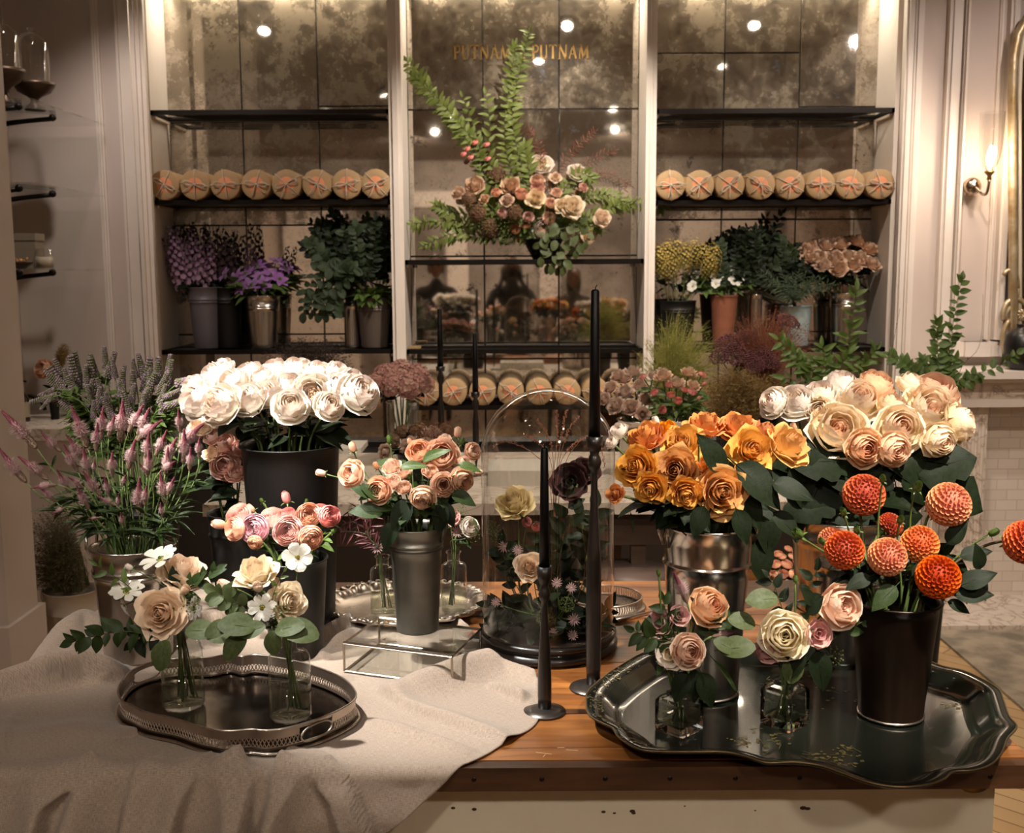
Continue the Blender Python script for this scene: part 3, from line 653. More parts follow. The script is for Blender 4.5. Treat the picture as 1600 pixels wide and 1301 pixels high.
# ------------------------------------------------------------ linen cloth
def linen():
    m, nt, out = newmat('washed_linen'); L = nt.links.new
    tc = N(nt, 'ShaderNodeTexCoord'); wv = []
    for ax in ((420, 4600, 420), (4600, 420, 420)):
        mp = N(nt, 'ShaderNodeMapping'); mp.inputs['Scale'].default_value = ax; L(tc.outputs['UV'], mp.inputs[0])
        n = N(nt, 'ShaderNodeTexNoise'); n.inputs['Scale'].default_value = 1; n.inputs['Detail'].default_value = 2; L(mp.outputs[0], n.inputs['Vector']); wv.append(n.outputs[0])
    ad = N(nt, 'ShaderNodeMath', operation='ADD'); L(wv[0], ad.inputs[0]); L(wv[1], ad.inputs[1])
    h = N(nt, 'ShaderNodeMath', operation='MULTIPLY'); L(ad.outputs[0], h.inputs[0]); h.inputs[1].default_value = .5
    c = ramp(nt, h.outputs[0], [(.36, '7e6e60'), (.5, '988677'), (.64, 'ab9a8b')])
    p = N(nt, 'ShaderNodeBsdfPrincipled'); L(c, p.inputs[0]); p.inputs['Roughness'].default_value = .85; p.inputs['Sheen Weight'].default_value = .25; p.inputs['Specular IOR Level'].default_value = .2
    bp = N(nt, 'ShaderNodeBump'); bp.inputs['Strength'].default_value = .22; bp.inputs['Distance'].default_value = .001; L(h.outputs[0], bp.inputs['Height']); L(bp.outputs[0], p.inputs['Normal'])
    L(p.outputs[0], out.inputs[0]); return m
M_linen = linen()
def ab(px, py):                                    # photo point -> unrolled cloth coordinates
    p = pz(px, py, ZT)
    if p.y >= YT0 - .02: return (p.x, p.y)
    q = pt(px, py, YT0 - .035); return (q.x, YT0 - .03 - (ZT - q.z))
def segd(p, pl):
    best = (9, 0, 1)
    n = len(pl) - 1
    for i in range(n):
        ax, ay = pl[i]; bx, by = pl[i+1]; dx, dy = bx - ax, by - ay; l2 = dx*dx + dy*dy
        t = max(0, min(1, ((p[0]-ax)*dx + (p[1]-ay)*dy) / l2)); d = math.hypot(p[0]-ax-dx*t, p[1]-ay-dy*t)
        if d < best[0]: best = (d, (i + t) / n, 1 if dx * (p[1] - ay) - dy * (p[0] - ax) > 0 else -1)
    return best
RIDGES = []
def ridge(pts, w_, h, taper=True, steep=0):
    """a fold along picture points; steep=+1/-1 makes the fold drop sharply on its left/right hand side"""
    RIDGES.append(([ab(*p) for p in pts], w_, h * 1.5, taper, steep))
FLAT = []                                          # (x, y, rx, ry): the linen lies flat under the things that stand on it
for px, py, rx, ry in ((372, 1082, .205, .165), (186, 1018, .07, .06), (444, 1008, .06, .05), (445, 960, .09, .07), (356, 952, .06, .05), (645, 1022, .15, .085), (632, 945, .19, .15), (856, 1008, .15, .14), (851, 1112, .045, .04)):
    q_ = pz(px, py, ZT); FLAT.append((q_.x, q_.y, rx, ry))
ridge([(-60, 1100), (60, 1082), (130, 1068), (200, 1062)], .050, .040, True, -1)
ridge([(20, 1040), (90, 995), (130, 975), (170, 985)], .035, .020, True)
ridge([(-40, 1160), (120, 1150), (200, 1160)], .05, .008)
ridge([(250, 1130), (180, 1170), (125, 1205), (75, 1240), (62, 1330)], .030, .016, False, 1)
ridge([(190, 1170), (120, 1235), (95, 1330)], .035, .012, False, -1)
ridge([(20, 1130), (0, 1180), (-10, 1290)], .03, .012, False, 1)
ridge([(372, 1182), (384, 1215), (384, 1340)], .030, .030, False, 1)
ridge([(450, 1180), (430, 1225), (412, 1340)], .026, .022, False, -1)
ridge([(330, 1185), (290, 1225), (262, 1330)], .030, .012, False, 1)
ridge([(230, 1195), (205, 1240), (200, 1330)], .028, .011, False, -1)
ridge([(500, 1180), (540, 1218), (588, 1296)], .016, .012, False, 1)
ridge([(470, 1190), (520, 1240), (560, 1330)], .022, .010, False, -1)
ridge([(575, 1075), (640, 1112), (730, 1142), (810, 1168)], .026, .012, True, -1)
ridge([(570, 1125), (650, 1150), (745, 1178)], .018, .008, True, 1)
ridge([(600, 1090), (700, 1066), (780, 1044), (845, 1052)], .034, .026)
ridge([(760, 1075), (800, 1090), (842, 1112)], .016, .012, True, -1)
ridge([(470, 1050), (500, 1005), (545, 985), (590, 955), (625, 948)], .016, .022, True, -1)
ridge([(480, 1050), (520, 1015), (560, 985)], .014, .014)
ridge([(250, 1000), (320, 985), (380, 975), (410, 1000)], .022, .022, True, -1)
ridge([(640, 964), (700, 970), (745, 988)], .012, .014)
XR = [(YT0 - .35, ab(520, 1330)[0] - .1), ab(598, 1290)[::-1], ab(640, 1262)[::-1], ab(690, 1226)[::-1], ab(745, 1187)[::-1], ab(800, 1160)[::-1], ab(842, 1126)[::-1], ab(852, 1090)[::-1], ab(832, 1052)[::-1], ab(770, 1030)[::-1], ab(735, 985)[::-1], ab(640, 945)[::-1], ab(560, 925)[::-1], ab(460, 915)[::-1]]
XR[0] = (YT0 - .35, -.42)
def xr(b_):
    for (b0, x0), (b1, x1) in zip(XR, XR[1:]):
        if b0 <= b_ <= b1:
            t = (b_ - b0) / (b1 - b0); t = t if True else 0; return x0 + (x1 - x0) * t
    return XR[-1][1] if b_ > XR[-1][0] else XR[0][1]
from mathutils import noise as mn
def cloth_pt(a, b_):
    h = .003
    for pl, w_, hh, tp, stp in RIDGES:
        d, t, sd_ = segd((a, b_), pl)
        if d < w_ * 3:
            wu = w_ * .22 if stp and sd_ == stp else w_
            if not tp and b_ > YT0 - .03: hh = hh * max(.30, 1 - (b_ - YT0 + .03) / .05)
            h += hh * math.exp(-(d / wu) ** 2) * ((math.sin(PI * min(1, max(0, t))) ** .5 if tp else 1))
    h += .0030 * mn.noise(Vector((a * 7, b_ * 7, 1))) + .0012 * mn.noise(Vector((a * 26, b_ * 26, 4)))
    for fx, fy, rx, ry in FLAT:
        e = math.hypot((a - fx) / rx, (b_ - fy) / ry)
        if e < 1.18: k_ = max(0, (e - .97) / .21); h = .003 + (h - .003) * k_ * k_ * (3 - 2 * k_)
    h = max(h, .0025) if b_ > YT0 - .02 and a > XT0 else h
    x, y, z = a, b_, ZT
    nx, ny, nz = 0, 0, 1
    yf = YT0 - .022
    if b_ < yf + .006:                             # rolls over the front edge and hangs
        s = yf + .006 - b_; r = .014
        if s < r * PI / 2: an = s / r; y = yf + .006 - r * math.sin(an); z = ZT - r * (1 - math.cos(an)); ny, nz = -math.sin(an), math.cos(an)
        else: y = yf + .006 - r - .0; z = ZT - r - (s - r * PI / 2); ny, nz = -1, 0
        h = max(h, .002 - .0) if h > -.5 else h
        k_ = min(1, max(0, (ZT - .012 - z) / .06)); y -= .010 * k_; h = max(min(h * (1 + .9 * k_), .012 + .06 * k_), .004 - .012 * k_)
    if a < XT0:
        s = XT0 - a; r = .02
        if s < r * PI / 2: an = s / r; x = XT0 - r * math.sin(an); dz = r * (1 - math.cos(an)); nx = -math.sin(an); nz *= math.cos(an)
        else: x = XT0 - r - .15 * (s - r * PI/2); dz = r + (s - r * PI / 2) * .95; nx, nz = -1, 0
        z -= dz
    return Vector((x + nx * h, y + ny * h, z + nz * h))
NA, NB = 260, 230
b = MB(); rows = []; uv = []
for j in range(NB + 1):
    bb = XR[-1][0] + .02 - (XR[-1][0] + .02 - (YT0 - .30)) * j / NB
    x1 = xr(bb); x0 = -1.16 + .02 * math.sin(bb * 9); x1 += .004 * math.sin(bb * 60)
    row = []
    for i in range(NA + 1):
        a = x0 + (x1 - x0) * i / NA; row.append(cloth_pt(a, bb)); uv.append((a * .35, bb * .35))
    rows.append(row)
# curled corner near the shorter candlestick
ck = Vector((*ab(838, 1090), 0)).to_2d()
for row in rows:
    for i, p in enumerate(row):
        d = math.hypot(p.x - ck.x, p.y - ck.y)
        if d < .045 and p.y > YT0: p.z += .012 * (1 - d / .045); p.x -= .006 * (1 - d / .045)
b.grid([r_[::-1] for r_ in rows])
uvr = []
for j in range(NB + 1): uvr += uv[j*(NA+1):(j+1)*(NA+1)][::-1]
me = b.mesh('linen_cloth', M_linen); ul = me.uv_layers.new(name='UVMap')
for lp in me.loops: ul.data[lp.index].uv = uvr[lp.vertex_index]
cl = put('linen_cloth', me); sm = cl.modifiers.new('Solidify', 'SOLIDIFY'); sm.thickness = .0016; sm.offset = -1
tag(cl, 'rumpled taupe linen cloth spread over the table and hanging over its front', 'cloth')

# ------------------------------------------------------------ metals and glass used by the vessels
M_tin = pm('polished_tin', 'd8d0c8', .15, 1.0, var=('b4aca4', 5, .25), rvar=.12, stretch=(1, 1, .25))
M_galv = pm('galvanised_zinc', '86837a', .40, .9, var=('504d45', 7, .2), rvar=.15, bump=(30, .08))
M_dgrey = pm('dark_zinc', '3a3836', .42, .8, var=('2a2724', 8))
M_blackb = pm('black_plastic', '0d0a09', .48, spec=.3)
M_bronzeb = pm('patinated_black_metal', '241a13', .34, .75, var=('3c2a1e', 7), rvar=.12)
M_greyb = pm('grey_painted_tin', '6f6a70', .5, .3, var=('5c565c', 7))
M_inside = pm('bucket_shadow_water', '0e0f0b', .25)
M_silver = pm('tarnished_silver', 'd2c4b8', .33, 1.0, var=('a09082', 10, .2), rvar=.12)
M_silver2 = pm('bright_silver', 'ddd2c8', .22, 1.0, var=('b0a498', 9, .25), rvar=.12)
M_ebony = pm('ebonised_wood', '1b1411', .34, coat=.3)
M_wax = pm('black_wax', '070506', .4, spec=.25)
M_glass = thin_glass('clear_glass', (.965, .975, .96), 1.25)
M_water = thin_glass('vase_water', (.93, .95, .88), .7)
M_cloche = thin_glass('cloche_glass', (.965, .965, .955), 1.1)

class V: pass
VES = {}
def bucket(key, name, label, px, py_front, py_rim, rt, rb, mat, z0=ZT, cat='bucket', ribs=(.76, .80), handles=None, group=None, Y=None, lip=.0025, inside=True, base=False, cx2=None):
    """rt/rb: rim and foot radius in photo pixels at the vessel's own distance; py_front: the foot's front edge"""
    if Y is None:
        Yf = pz(px, py_front, z0).y; Yc = Yf / (1 - rb / F)
    else: Yc = Y
    c = pt(px, 422, Yc); x = c.x; r1, r0 = sz(rt, Yc), sz(rb, Yc); h = pt(px, py_rim, Yc).z - z0
    root = empty(name, (x, Yc, z0), label, cat, group)
    prof = [(.0001, .0), (r0, 0), (r0 + .001, .004)]
    def rad(t): return r0 + (r1 - r0) * t
    for t in [k / 10 for k in range(1, 10)]:
        prof.append((rad(t), h * t))
    for rb_ in ribs:
        prof += [(rad(rb_) - .0002, h * rb_ - .003), (rad(rb_) + .0028, h * rb_ - .001), (rad(rb_) + .0028, h * rb_ + .001), (rad(rb_), h * rb_ + .003)]
    prof.sort(key=lambda q: (q[1], q[0] if q[1] == 0 else 0))
    prof += [(r1, h - .003), (r1 + lip, h - .001), (r1 + lip * .8, h + .002), (r1 - .001, h + .001), (r1 - .003, h - .006), (r0 + (r1-r0)*.75 - .003, h * .75), (r0 * .9, .006), (.0001, .006)]
    b = MB(); b.lathe(prof, 48); b.build('bucket_body' if cat == 'bucket' else 'body', mat, root)
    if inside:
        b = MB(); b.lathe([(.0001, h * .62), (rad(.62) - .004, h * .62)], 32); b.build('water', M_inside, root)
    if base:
        b = MB(); b.ring([(math.cos(2*PI*k/40) * (r0 + .001), math.sin(2*PI*k/40) * (r0 + .001), .002) for k in range(40)], .002); b.build('foot_ring', M_silver2, root)
    if handles:
        for an in handles:
            d = Vector((math.cos(an), math.sin(an), 0)); t_ = Vector((-d.y, d.x, 0)); bz = h * .93; rr = rad(.93)
            b = MB(); w_ = r1 * .55
            b.tube([d * rr + t_ * w_ * .25 + Vector((0, 0, bz - .012)), d * (rr + .006) + t_ * w_ * .5 + Vector((0, 0, bz + .012)), d * (rr + .004) + t_ * w_ * .5 + Vector((0, 0, bz + .032)), d * (rr + .004) - t_ * w_ * .5 + Vector((0, 0, bz + .032)), d * (rr + .006) - t_ * w_ * .5 + Vector((0, 0, bz + .012)), d * rr - t_ * w_ * .25 + Vector((0, 0, bz - .012))], .0028, 6)
            b.build('handle', mat, root)
    v = V(); v.x, v.y, v.z, v.h, v.r1, v.r0, v.root = x, Yc, z0, h, r1, r0, root
    v.top = Vector((x, Yc, z0 + h)); VES[key] = v; return v

bucket('celosia', 'metal_bucket', 'polished tin bucket of pink celosia plumes standing in folds of the linen', 186, 1040, 851, 66, 53, M_tin, ZT + .004, handles=[PI * .97], group='flower buckets on the table')
bucket('white', 'black_tub', 'tall black tub packed with large white garden roses', 445, 992, 694, 76, 62, M_blackb, ZT + .004, ribs=(.55,), lip=.006)
bucket('blush', 'flower_bucket', 'dark grey bucket of blush roses behind the pink celosia', 356, 972, 800, 46, 36, M_dgrey, ZT + .004, ribs=(.8,))
bucket('ranun', 'zinc_bucket', 'dark zinc bucket of pink and peach ranunculus behind the gallery tray', 444, 1034, 872, 53, 42, M_dgrey, ZT + .004, ribs=(), base=False)
bucket('orange', 'metal_bucket', 'polished tin bucket with folding handles full of amber orange roses', 1113, 1098, 818, 72, 53, M_tin, ZT + .006, ribs=(.78,), handles=[PI * 1.08, 0.05], base=True)
bucket('cream', 'metal_bucket', 'polished tin bucket of cream and apricot garden roses behind the dahlias', 1325, 968, 806, 76, 62, M_tin, ZT, ribs=(.8,), handles=[.05])
bucket('small', 'metal_vase', 'plain polished tin cylinder vase between the dahlia bucket and cube vase', 1338, 1040, 880, 46, 40, M_tin, ZT + .006, ribs=(), cat='vase')
bucket('dahlia', 'black_bucket', 'worn black metal bucket of burnt orange pompon dahlias on the black tray', 1421, 1134, 936, 69, 50, M_bronzeb, ZT + .006, ribs=(), lip=.004, base=True)

# ------------------------------------------------------------ trays
def catmull(P, n=6):
    out = []; m = len(P)
    for i in range(m):
        a, b_, c, d = P[i-1], P[i], P[(i+1) % m], P[(i+2) % m]
        for k in range(n):
            t = k / n; out.append(.5 * ((2*b_) + (c-a)*t + (2*a-5*b_+4*c-d)*t*t + (3*b_-a-3*c+d)*t*t*t))
    return out
# silver gallery tray with the two bottles
zr = ZT + .006 + .036
pts = [(186,1080),(192,1094),(204,1101),(231,1113),(275,1122),(314,1135),(345,1141),(368,1141),(392,1139),(416,1141),(452,1136),(502,1121),(540,1103),(554,1090),(551,1077),(535,1061),(505,1047),(470,1036),(436,1029),(400,1024),(377,1027),(358,1023),(330,1028),(300,1029),(270,1030),(236,1036),(211,1046),(195,1061)]
out = catmull([pz(px, py, zr) for px, py in pts], 6)
cen = Vector((sum(p.x for p in out) / len(out), sum(p.y for p in out) / len(out), ZT + .006))
root = empty('gallery_tray', cen, 'silver gallery tray with pierced sides on the linen, holding two glass bottles', 'tray')
loc = [Vector((p.x - cen.x, p.y - cen.y, 0)) for p in out]
# even spacing
def resample(P, n):
    L_ = [0]
    for i in range(len(P)): L_.append(L_[-1] + (P[(i+1) % len(P)] - P[i]).length)
    res = []; j = 0
    for k in range(n):
        t = L_[-1] * k / n
        while L_[j+1] < t: j += 1
        f = (t - L_[j]) / max(1e-9, L_[j+1] - L_[j]); res.append(P[j % len(P)].lerp(P[(j+1) % len(P)], f))
    return res
NP = 360; loc = resample(loc, NP)
def sc_(p, d, z): l_ = p.length; q = p * ((l_ + d) / l_); return Vector((q.x, q.y, z))
def near_handle(p):                                # the cut-out grips at the two ends
    for s in HG:
        if (p - s).length < .030: return True
    return False
HG = [min(loc, key=lambda p: (p - Vector((pz(521, 1160, ZT+.02).x - cen.x, pz(521, 1160, ZT+.02).y - cen.y, 0))).length),
      min(loc, key=lambda p: (p - Vector((pz(215, 1052, ZT+.02).x - cen.x, pz(215, 1052, ZT+.02).y - cen.y, 0))).length)]
b = MB(); b.grid([[sc_(p, d, z) for p in loc] for d, z in ((.004, .0), (.006, .002), (.004, .005), (0, .006), (0, .007))] , True)
fl = [b.vert(sc_(p, .002, .003)) for p in loc]; b.face(fl); b.build('tray_floor', pm('etched_silver_floor', '6e6256', .12, 1.0, var=('4c4138', 26, .15), rvar=.15), root)
b = MB()
for z0_, z1_ in ((.006, .010), (.0215, .036)):
    for i in range(NP):
        p, q = loc[i], loc[(i+1) % NP]
        if z1_ > .03 and near_handle(p): z0u = .031
        else: z0u = z0_
        a = [sc_(p, 0, z0u), sc_(q, 0, z0u), sc_(q, .0015, z1_), sc_(p, .0015, z1_)]
        b.face([b.vert(v_) for v_ in a])
o = b.build('gallery_wall', M_silver, root, smooth=False); s_ = o.modifiers.new('Solidify', 'SOLIDIFY'); s_.thickness = .0012
b = MB()
for i in range(0, NP, 2):
    p, q = loc[i], loc[(i+2) % NP]
    if near_handle(p): continue
    b.tube([sc_(p, 0, .009), sc_(q, 0, .0225)], .0008, 4, False); b.tube([sc_(q, 0, .009), sc_(p, 0, .0225)], .0008, 4, False)
b.build('pierced_lattice', M_silver, root)
b = MB(); b.ring([sc_(p, .0018, .0365) for p in loc], .0019, 6); b.build('rope_rim', M_silver2, root)
b = MB(); b.ring([sc_(p, .0055, .0018) for p in loc], .0022, 6); b.build('foot_rim', M_silver2, root)
for hc in HG:
    t_ = Vector((-hc.y, hc.x, 0)).normalized(); n_ = hc.normalized()
    b = MB(); b.ring([hc + n_ * .002 + t_ * (.030 * math.copysign(abs(math.cos(a)) ** .7, math.cos(a))) + Vector((0, 0, .0195 + .0115 * math.sin(a))) for a in [2*PI*k/32 for k in range(32)]], .0016, 6); b.build('handle_ring', M_silver2, root)
ZE = ZT + .0095

# black painted tray on the right
zr = ZT + .027
pts = [(915,1094),(919,1117),(941,1131),(956,1138),(966,1153),(991,1169),(1020,1175),(1084,1176),(1131,1176),(1162,1182),(1198,1193),(1240,1192),(1280,1197),(1315,1209),(1359,1224),(1403,1231),(1447,1228),(1475,1219),(1490,1207),(1520,1205),(1549,1196),(1566,1178),(1575,1155),(1590,1136),(1578,1120),(1569,1094),(1560,1076),(1531,1059),(1502,1047),(1470,1040),(1440,1027),(1400,1010),(1340,1003),(1290,1008),(1240,1002),(1190,1006),(1150,1002),(1100,1008),(1060,1010),(1026,1017),(1003,1021),(982,1032),(953,1050),(935,1064),(918,1080)]
out = catmull([pz(px, py, zr) for px, py in pts], 6)
cen = Vector((sum(p.x for p in out) / len(out), sum(p.y for p in out) / len(out), ZT)); PCEN = cen.copy()
loc = resample([Vector((p.x - cen.x, p.y - cen.y, 0)) for p in out], 300)
root = empty('painted_tray', cen, 'large black lacquered tray with scalloped rim and gold painted sprays', 'tray'); PTRAY = root
def inset(P, d, z, sm_=0):
    n = len(P); Q = []
    for i in range(n):
        t_ = (P[(i+3) % n] - P[i-3]).normalized(); nn = Vector((-t_.y, t_.x, 0))
        if nn.dot(P[i]) > 0: nn = -nn
        Q.append(P[i] + nn * d)
    for _ in range(sm_): Q = [(Q[i-1] + Q[i] * 2 + Q[(i+1) % n]) / 4 for i in range(n)]
    return [Vector((q.x, q.y, z)) for q in Q]
M_lacq = pm('black_lacquer', '080907', .17, .0, spec=.32, coat=.35, var=('171a15', 5, .2), bump=(5, .02))
b = MB()
secs = [inset(loc, .004, .0235), inset(loc, 0, .0265), inset(loc, .002, .0285), inset(loc, .018, .0265), inset(loc, .03, .021, 6), inset(loc, .042, .009, 14), inset(loc, .052, .0045, 20), inset(loc, .06, .0035, 24)]
b.grid(secs, True); ids = [b.vert(p + Vector((0, 0, 0))) for p in secs[-1]]; b.face(ids)
under = [inset(loc, .004, .0235), inset(loc, .034, .014, 6), inset(loc, .05, .001, 16)]; b.grid(under, True); b.face([b.vert(p) for p in under[-1]])
o = b.build('tray_body', M_lacq, root)
b = MB(); b.ring(inset(loc, .001, .0283), .0013, 6); b.build('gold_edge', pm('rubbed_gold_edge', '7c6a4c', .35, .8), root)
M_gold2 = pm('gold_paint', '6f5f35', .5, .5, var=('4b4a2c', 40))
def spray(cx_, cy_, n, rad_, z, seed, on_rim=False):
    rr = random.Random(seed); b = MB()
    for k in range(n):
        a = rr.uniform(0, 2 * PI); q = pz(cx_ + rr.gauss(0, rad_), cy_ + rr.gauss(0, rad_ * .35), ZT + z); l_ = rr.uniform(.004, .011); w_ = l_ * .38
        M = Matrix.Translation((q.x - cen.x, q.y - cen.y, z + .0003)) @ Matrix.Rotation(a, 4, 'Z')
        b.face([b.vert(M @ Vector(v_)) for v_ in ((0, 0, 0), (l_ * .5, -w_, 0), (l_, 0, 0), (l_ * .5, w_, 0))])
        if k % 3 == 0:
            pth = [M @ Vector((l_ * t * 2.4, .004 * math.sin(t * 5), .0002)) for t in (0, .3, .6, 1)]
            for u_, v_ in zip(pth, pth[1:]):
                nn = (v_ - u_).cross(Vector((0, 0, 1))).normalized() * .0005; b.face([b.vert(x_) for x_ in (u_ - nn, v_ - nn, v_ + nn, u_ + nn)])
    return b
bb = MB(); bb.add(spray(1190, 1160, 30, 22, .0038, 1)); bb.add(spray(1310, 1180, 34, 24, .0038, 2)); bb.add(spray(1230, 1066, 12, 30, .0038, 3)); bb.add(spray(1330, 1085, 14, 22, .0038, 4)); bb.add(spray(1500, 1100, 8, 14, .0038, 9))
bb.build('painted_sprays', M_gold2, root, smooth=False)
b = MB(); rr = random.Random(5)                    # painted garland that follows the left flange
rim1, rim2 = inset(loc, .006, .0290), inset(loc, .026, .0245, 3)
for k in range(150):
    i = rr.choice([j for j in range(len(loc)) if loc[j].x < -.24]); t_ = rr.random(); p = rim1[i].lerp(rim2[i], t_) + Vector((0, 0, .001)); tg = (rim1[(i+1) % 300] - rim1[i-1]).normalized(); up_ = (rim2[i] - rim1[i]).normalized()
    d = (tg * rr.uniform(-1, 1) + up_ * rr.uniform(-1, 1)).normalized(); s_ = d.cross((tg.cross(up_)).normalized()); l_ = rr.uniform(.004, .012)
    b.face([b.vert(x_) for x_ in (p, p + d * l_ * .5 + s_ * l_ * .13, p + d * l_, p + d * l_ * .5 - s_ * l_ * .13)])
b.build('painted_garland', M_gold2, root, smooth=False)
ZP = ZT + .004

# ornate oval silver tray behind
c0 = pz(632, 945, ZT + .012); root = empty('oval_tray', (c0.x, c0.y, ZT + .004), 'oval silver tray with an embossed scroll border under two flower bottles', 'tray')
A_, B_ = sz(133, c0.y), .15
b = MB(); n = 160; rows = []
for s, z in ((1.0, .014), (1.01, .018), (.97, .021), (.90, .019), (.84, .010), (.80, .005), (.5, .004), (.0005, .004)):
    rows.append([Vector((A_ * s * math.cos(a) * (1 + (.022 * math.cos(20 * a) + .012 * math.sin(33 * a) if s > .88 else 0)), B_ * s * math.sin(a) * (1 + (.022 * math.cos(20 * a) if s > .88 else 0)), z + (.0025 * math.sin(40 * a) if .89 < s < .99 else 0))) for a in [2*PI*k/n for k in range(n)]])
b.grid(rows, True); b.build('tray_plate', M_silver2, root)
b = MB()
for k in range(56):
    a = 2*PI*k/56; c_ = Vector((A_ * .965 * math.cos(a), B_ * .965 * math.sin(a), .021)); q = Vector((-math.sin(a), math.cos(a), 0)); nn = Vector((math.cos(a), math.sin(a), 0))
    b.tube(bez(c_ - q * .008, c_ - q * .004 + nn * .009, c_ + q * .005 + nn * .006, c_ + q * .002 - nn * .004, 6), [.001, .002, .0028, .003, .0028, .002, .001], 5)
b.build('scroll_border', M_silver2, root)

# small round gallery tray behind the cloche, with a fork handled server beside
c0 = pz(944, 934, ZT + .02); r = .078; root = empty('gallery_tray', (c0.x, c0.y, ZT), 'small round silver gallery tray behind the glass cloche', 'tray')
b = MB(); b.lathe([(.0001, .004), (r, .004), (r + .006, .001), (r + .010, .003), (r + .004, .006), (r, .007)], 64); b.build('tray_floor', M_silver2, root)
b = MB()
for k in range(84):
    a = 2*PI*k/84; b.tube([(r*math.cos(a), r*math.sin(a), .006), ((r+.001)*math.cos(a+.03), (r+.001)*math.sin(a+.03), .014), (r*math.cos(a+.01), r*math.sin(a+.01), .024)], .0011, 4, False)
b.build('pierced_lattice', M_silver2, root)
for z, t_ in ((.0245, .0022), (.0065, .0018)):
    b = MB(); b.ring([(r*math.cos(2*PI*k/64), r*math.sin(2*PI*k/64), z) for k in range(64)], t_); b.build('rim', M_silver2, root)
p0 = pz(948, 972, ZT); root = empty('silver_server', (p0.x, p0.y, ZT), 'long handled silver server lying beside the round gallery tray', 'serving utensil')
q0 = pz(1012, 962, ZT) - p0; q1 = pz(1048, 946, ZT) - p0
b = MB(); b.tube([Vector((-.03, .02, .004)), Vector((.02, .0, .004)), q0 + Vector((0, 0, .006)), q1 + Vector((0, 0, .012))], [.010, .007, .003, .0025], 6); b.build('handle', M_silver2, root)

# ------------------------------------------------------------ glass bottles
def bottle(key, label, px, py_front, r_px, py_sh, py_top, rn_px, z0, group, fill=.55):
    Yc = pz(px, py_front, z0).y / (1 - r_px / F); x = pt(px, 422, Yc).x; r = sz(r_px, Yc); rn = sz(rn_px, Yc)
    hs = pt(px, py_sh, Yc).z - z0; ht = pt(px, py_top, Yc).z - z0
    root = empty('glass_bottle', (x, Yc, z0), label, 'bottle', group)
    s = ht - hs
    prof = [(.0001, .002), (r * .9, .002), (r, .006), (r, hs * .95)]
    for k in range(1, 7):
        t_ = k / 6; prof.append((rn + (r - rn) * math.cos(t_ * PI / 2) ** .8, hs * .95 + s * .42 * math.sin(t_ * PI / 2)))
    prof += [(rn, hs + s * .8), (rn * 1.05, ht - .004), (rn * 1.25, ht - .002), (rn * 1.25, ht), (rn * .95, ht)]
    b = MB(); b.lathe(prof, 36); b.build('bottle_glass', M_glass, root)
    b = MB(); b.lathe([(.0001, .008), (r * .95, .008), (r * .965, .012), (r * .965, hs * fill), (.0001, hs * fill)], 32); b.build('water', M_water, root)
    b = MB(); b.lathe([(r * .4, .001), (r * .88, .0), (r * .9, .006), (r * .2, .008), (.0001, .004)], 32); b.build('bottle_base', M_glass, root)
    v = V(); v.x, v.y, v.z, v.h, v.r1, v.r0, v.root = x, Yc, z0, ht, rn, r, root; v.top = Vector((x, Yc, z0 + ht)); VES[key] = v
bottle('b1', 'glass bottle on the gallery tray below a blush rose and white cosmos', 255, 1116, 34, 1018, 940, 10.5, ZE, 'bottles on the gallery tray', .8)
bottle('b2', 'clear glass bottle on the gallery tray below an ivory rose and a daisy', 431, 1134, 34, 1026, 985, 13, ZE, 'bottles on the gallery tray', .62)
bottle('b3', 'glass bottle on the oval tray with dark grass, beside the zinc bucket', 588, 966, 21, 890, 868, 10, ZT + .01, 'bottles on the oval tray', .5)
bottle('b4', 'glass bottle on the oval tray with a green stemmed posy beside the cloche', 703, 963, 21, 884, 861, 10, ZT + .01, 'bottles on the oval tray', .5)

# cube vases
M_thick = newmat('thick_glass'); _m, nt, outn = M_thick; g = N(nt, 'ShaderNodeBsdfPrincipled'); g.inputs['Transmission Weight'].default_value = 1; g.inputs['Roughness'].default_value = .0; g.inputs['IOR'].default_value = 1.30; g.inputs['Base Color'].default_value = (.98, 1, .98, 1); nt.links.new(g.outputs[0], outn.inputs[0]); M_thick = _m
def cube_vase(key, label, px, py_front, w_px, py_top, rot, z0):
    p = pz(px, py_front, z0); w_ = sz(w_px, p.y) / 1.38; Yc = p.y + w_ * .68; x = pt(px, 422, Yc).x; h = pt(px, py_top, Yc).z - z0
    root = empty('cube_vase', (x, Yc, z0), label, 'vase', 'cube vases on the black tray', rot)
    def sq(s, z, k=.12):
        a = s / 2; c_ = a * (1 - k); return [Vector(v_ + (z,)) for v_ in ((c_, -a), (a, -c_), (a, c_), (c_, a), (-c_, a), (-a, c_), (-a, -c_), (-c_, -a))]
    b = MB(); rows = [sq(w_ * .96, 0), sq(w_, .004), sq(w_, h * .78), sq(w_ * .86, h * .90, .3), sq(w_ * .66, h * .94, .5), sq(w_ * .66, h, .5), sq(w_ * .54, h, .5), sq(w_ * .54, h * .92, .5), sq(w_ * .82, h * .80, .2), sq(w_ * .84, .016), sq(w_ * .80, .012)]
    b.grid(rows, True); b.face([b.vert(v_) for v_ in rows[0]][::-1]); b.face([b.vert(v_) for v_ in rows[-1]])
    me = b.mesh('vase_glass', M_thick, smooth=False); put('vase_glass', me, root)
    b = MB(); b.prism([(v_.x, v_.y) for v_ in sq(w_ * .80, 0)], .014, h * .55); b.build('water', M_water, root, smooth=False)
    v = V(); v.x, v.y, v.z, v.h, v.r1, v.r0, v.root = x, Yc, z0, h, w_ * .2, w_ * .3, root; v.top = Vector((x, Yc, z0 + h)); VES[key] = v
cube_vase('c1', 'faceted glass cube vase with apricot roses nearest the candlesticks', 1072, 1155, 83, 1082, math.radians(42), ZP)
